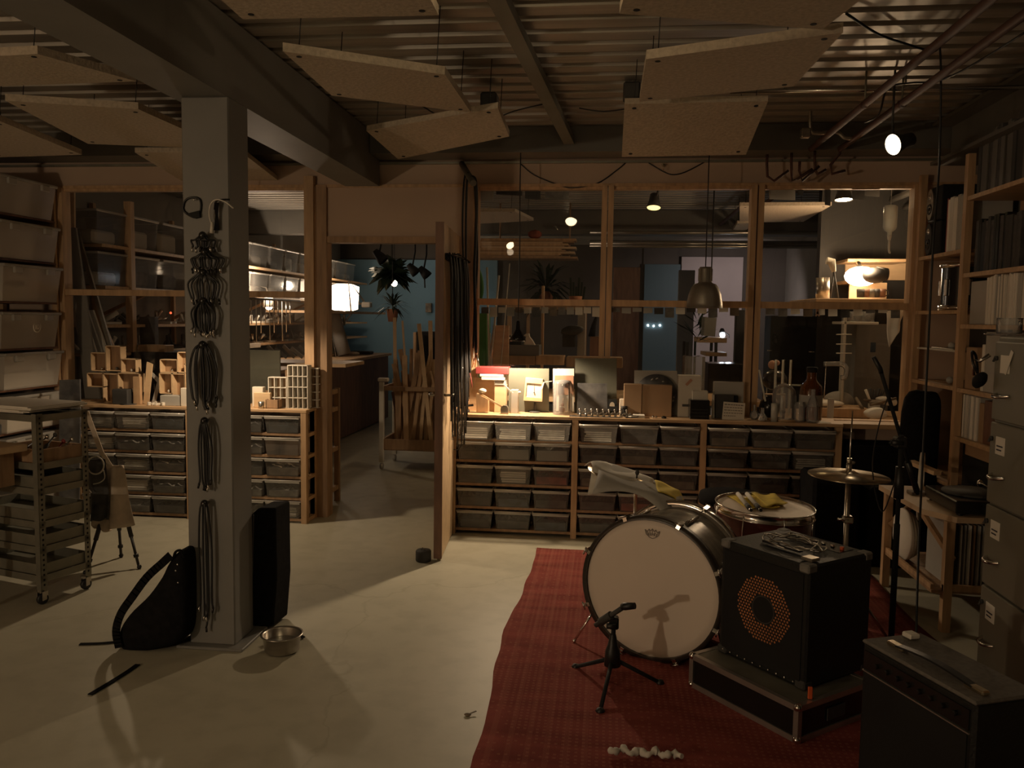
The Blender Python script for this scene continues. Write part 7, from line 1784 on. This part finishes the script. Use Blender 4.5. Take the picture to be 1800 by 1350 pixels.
mono('dark_helmet', MB().ball(P(1362, 668, y=6.5), .08, 16, (1.2, 1, 1)), 'black_gloss', 'dark shiny round thing behind the bell jar beyond the glass', 'helmet')
mono('dark_crate', MB().rbox(P(1345,0,y=6.5).x, P(1380,0,y=6.5).x, 6.42, 6.58, .802, P(0,668,y=6.5).z-.078, .004), 'charcoal', 'small dark crate under the dark round thing beyond the glass', 'crate')
mono('pale_fist', MB().ball(P(1358, 641, y=6.6), .035, 12).ball(P(1366, 638, y=6.6), .022, 10), 'peach', 'small pinkish knob above the dark round thing beyond the glass', 'ornament')
mono('glass_ledge', MB().cyl((P(1374,0,y=6.65).x, 6.65, .80), (P(1374,0,y=6.65).x, 6.65, P(0,646,y=6.6).z), .004, n=6).cyl((P(1443,0,y=6.65).x, 6.65, .80), (P(1443,0,y=6.65).x, 6.65, P(0,646,y=6.6).z), .004, n=6).box(P(1372,0,y=6.6).x, P(1445,0,y=6.6).x, 6.6, 6.7, P(0,646,y=6.6).z-.006, P(0,646,y=6.6).z), 'milky', 'thin glass ledge beyond the glass behind the tubes', 'ledge')
# cards under the mid rails + scraps at the top of the panes
r = random.Random(8)
cs = [(x, 540, 552+r.uniform(-3, 6)) for x in range(846, 1056, 15)]+[(x, 541, 551+r.uniform(-3, 8)) for x in range(1074, 1300, 19)]+[(x, 542, 552+r.uniform(-3, 8)) for x in range(1346, 1585, 22)]
for k, (px, a, b_) in enumerate(cs):
    w_ = 13 if px < 1060 else 16
    wn = 'first' if px < 1060 else 'second' if px < 1330 else 'third'
    kk = [c_ for c_ in cs if (c_[0] < 1060) == (px < 1060) and (c_[0] < 1330) == (px < 1330)].index((px, a, b_))+1
    t = tag(MB().prism([P(px, b_, y=5.945), P(px+w_, b_+r.uniform(-1, 1), y=5.945), P(px+w_, a, y=5.945), P(px, a, y=5.945)], (0, .002, 0)).build('picture_card', ('paper', 'mixed_grey', 'paper_grey', 'mixed_brown', 'cream', 'mixed_dark')[r.randrange(6)]),
            'small card taped under the mid rail, %s window right of door, %s from left' % (wn, ORD[kk]), 'card', 'cards under the mid rails')
sc = [(845, 868, 336, 352), (872, 918, 336, 342), (923, 950, 336, 349), (958, 1000, 337, 348), (1352, 1398, 332, 350), (1402, 1412, 332, 342), (1450, 1460, 333, 360), (1498, 1520, 334, 350), (1520, 1546, 334, 344)]
for k, (a, b_, c_, d_) in enumerate(sc):
    t = tag(MB().prism([P(a, d_, y=5.95), P(b_, d_+2, y=5.95), P(b_, c_, y=5.95), P(a, c_, y=5.95)], (0, .002, 0)).build('taped_scrap', ('paper_grey', 'mixed_dark', 'charcoal', 'mixed_grey')[k % 4]),
            'scrap taped at the top of a window pane, %s from the left' % ORD[k+1], 'scrap', 'scraps at the top of the window panes')
mono('pink_figure', MB().bar(P(1436,540,y=5.94), P(1437,552,y=5.94), .016, .004, (0,1,0)).bar(P(1437,548,y=5.94), P(1434,556,y=5.94), .008, .004, (0,1,0)).bar(P(1437,548,y=5.94), P(1440,556,y=5.94), .008, .004, (0,1,0)), 'peach', 'tiny pink paper figure under the mid rail of the right window', 'figure')
# shelving behind window 1, dim
t = thing('back_shelving', 'dim shelving with see-through boxes behind the far left window', 'shelving', (-4.6, 7.4, 0)); t.name = 'wall_shelf'
for y in (6.75, 8.0): MB().box(-4.12, -4.06, y, y+.06, 0, 2.45).build('post', 'pine', t)
t = thing('red_standby_light', 'tiny red standby light behind the far left window', 'light', P(300, 550, y=7.5))
MB().ball(P(300, 550, y=7.5), .012, 8).build('lamp', 'led_red', t)
fbox('wood_chest', 242, 290, 607, 620, 6.8, .15, 'pine', 'wooden box on the clutter behind the far left window', 'box')
fbox('grey_monitor', 246, 272, 557, 620, 6.98, .06, 'slate', 'grey screen behind the far left window', 'screen')
fbox('dark_clutter', 232, 330, 620, 870, 6.75, .4, 'mixed_dark', 'dark cabinet behind the cubbies beyond the far left window', 'cabinet')

fbox('green_board', 420, 492, 616, 886, 6.5, .02, 'felt_grey', 'grey green board behind the window next to the column', 'board')
for k in range(6):
    a = 470+14*k; mono('silver_tool', MB().bar(P(a, 608+4*(k % 2), y=7.0), P(a+20, 628, y=6.95), .03, .01, (0, 1, 0)), ('brushed', 'mixed_dark', 'chrome')[k % 3], 'slanting metal tool beyond the window next to the column, %s from the left' % ORD[k+1], 'tool', 'metal tools behind the window next to the column')
mono('tool_bench', MB().box(-3.6, -2.2, 6.85, 7.4, 1.06, 1.09), 'pine_flat', 'narrow bench top behind the window next to the column', 'bench')
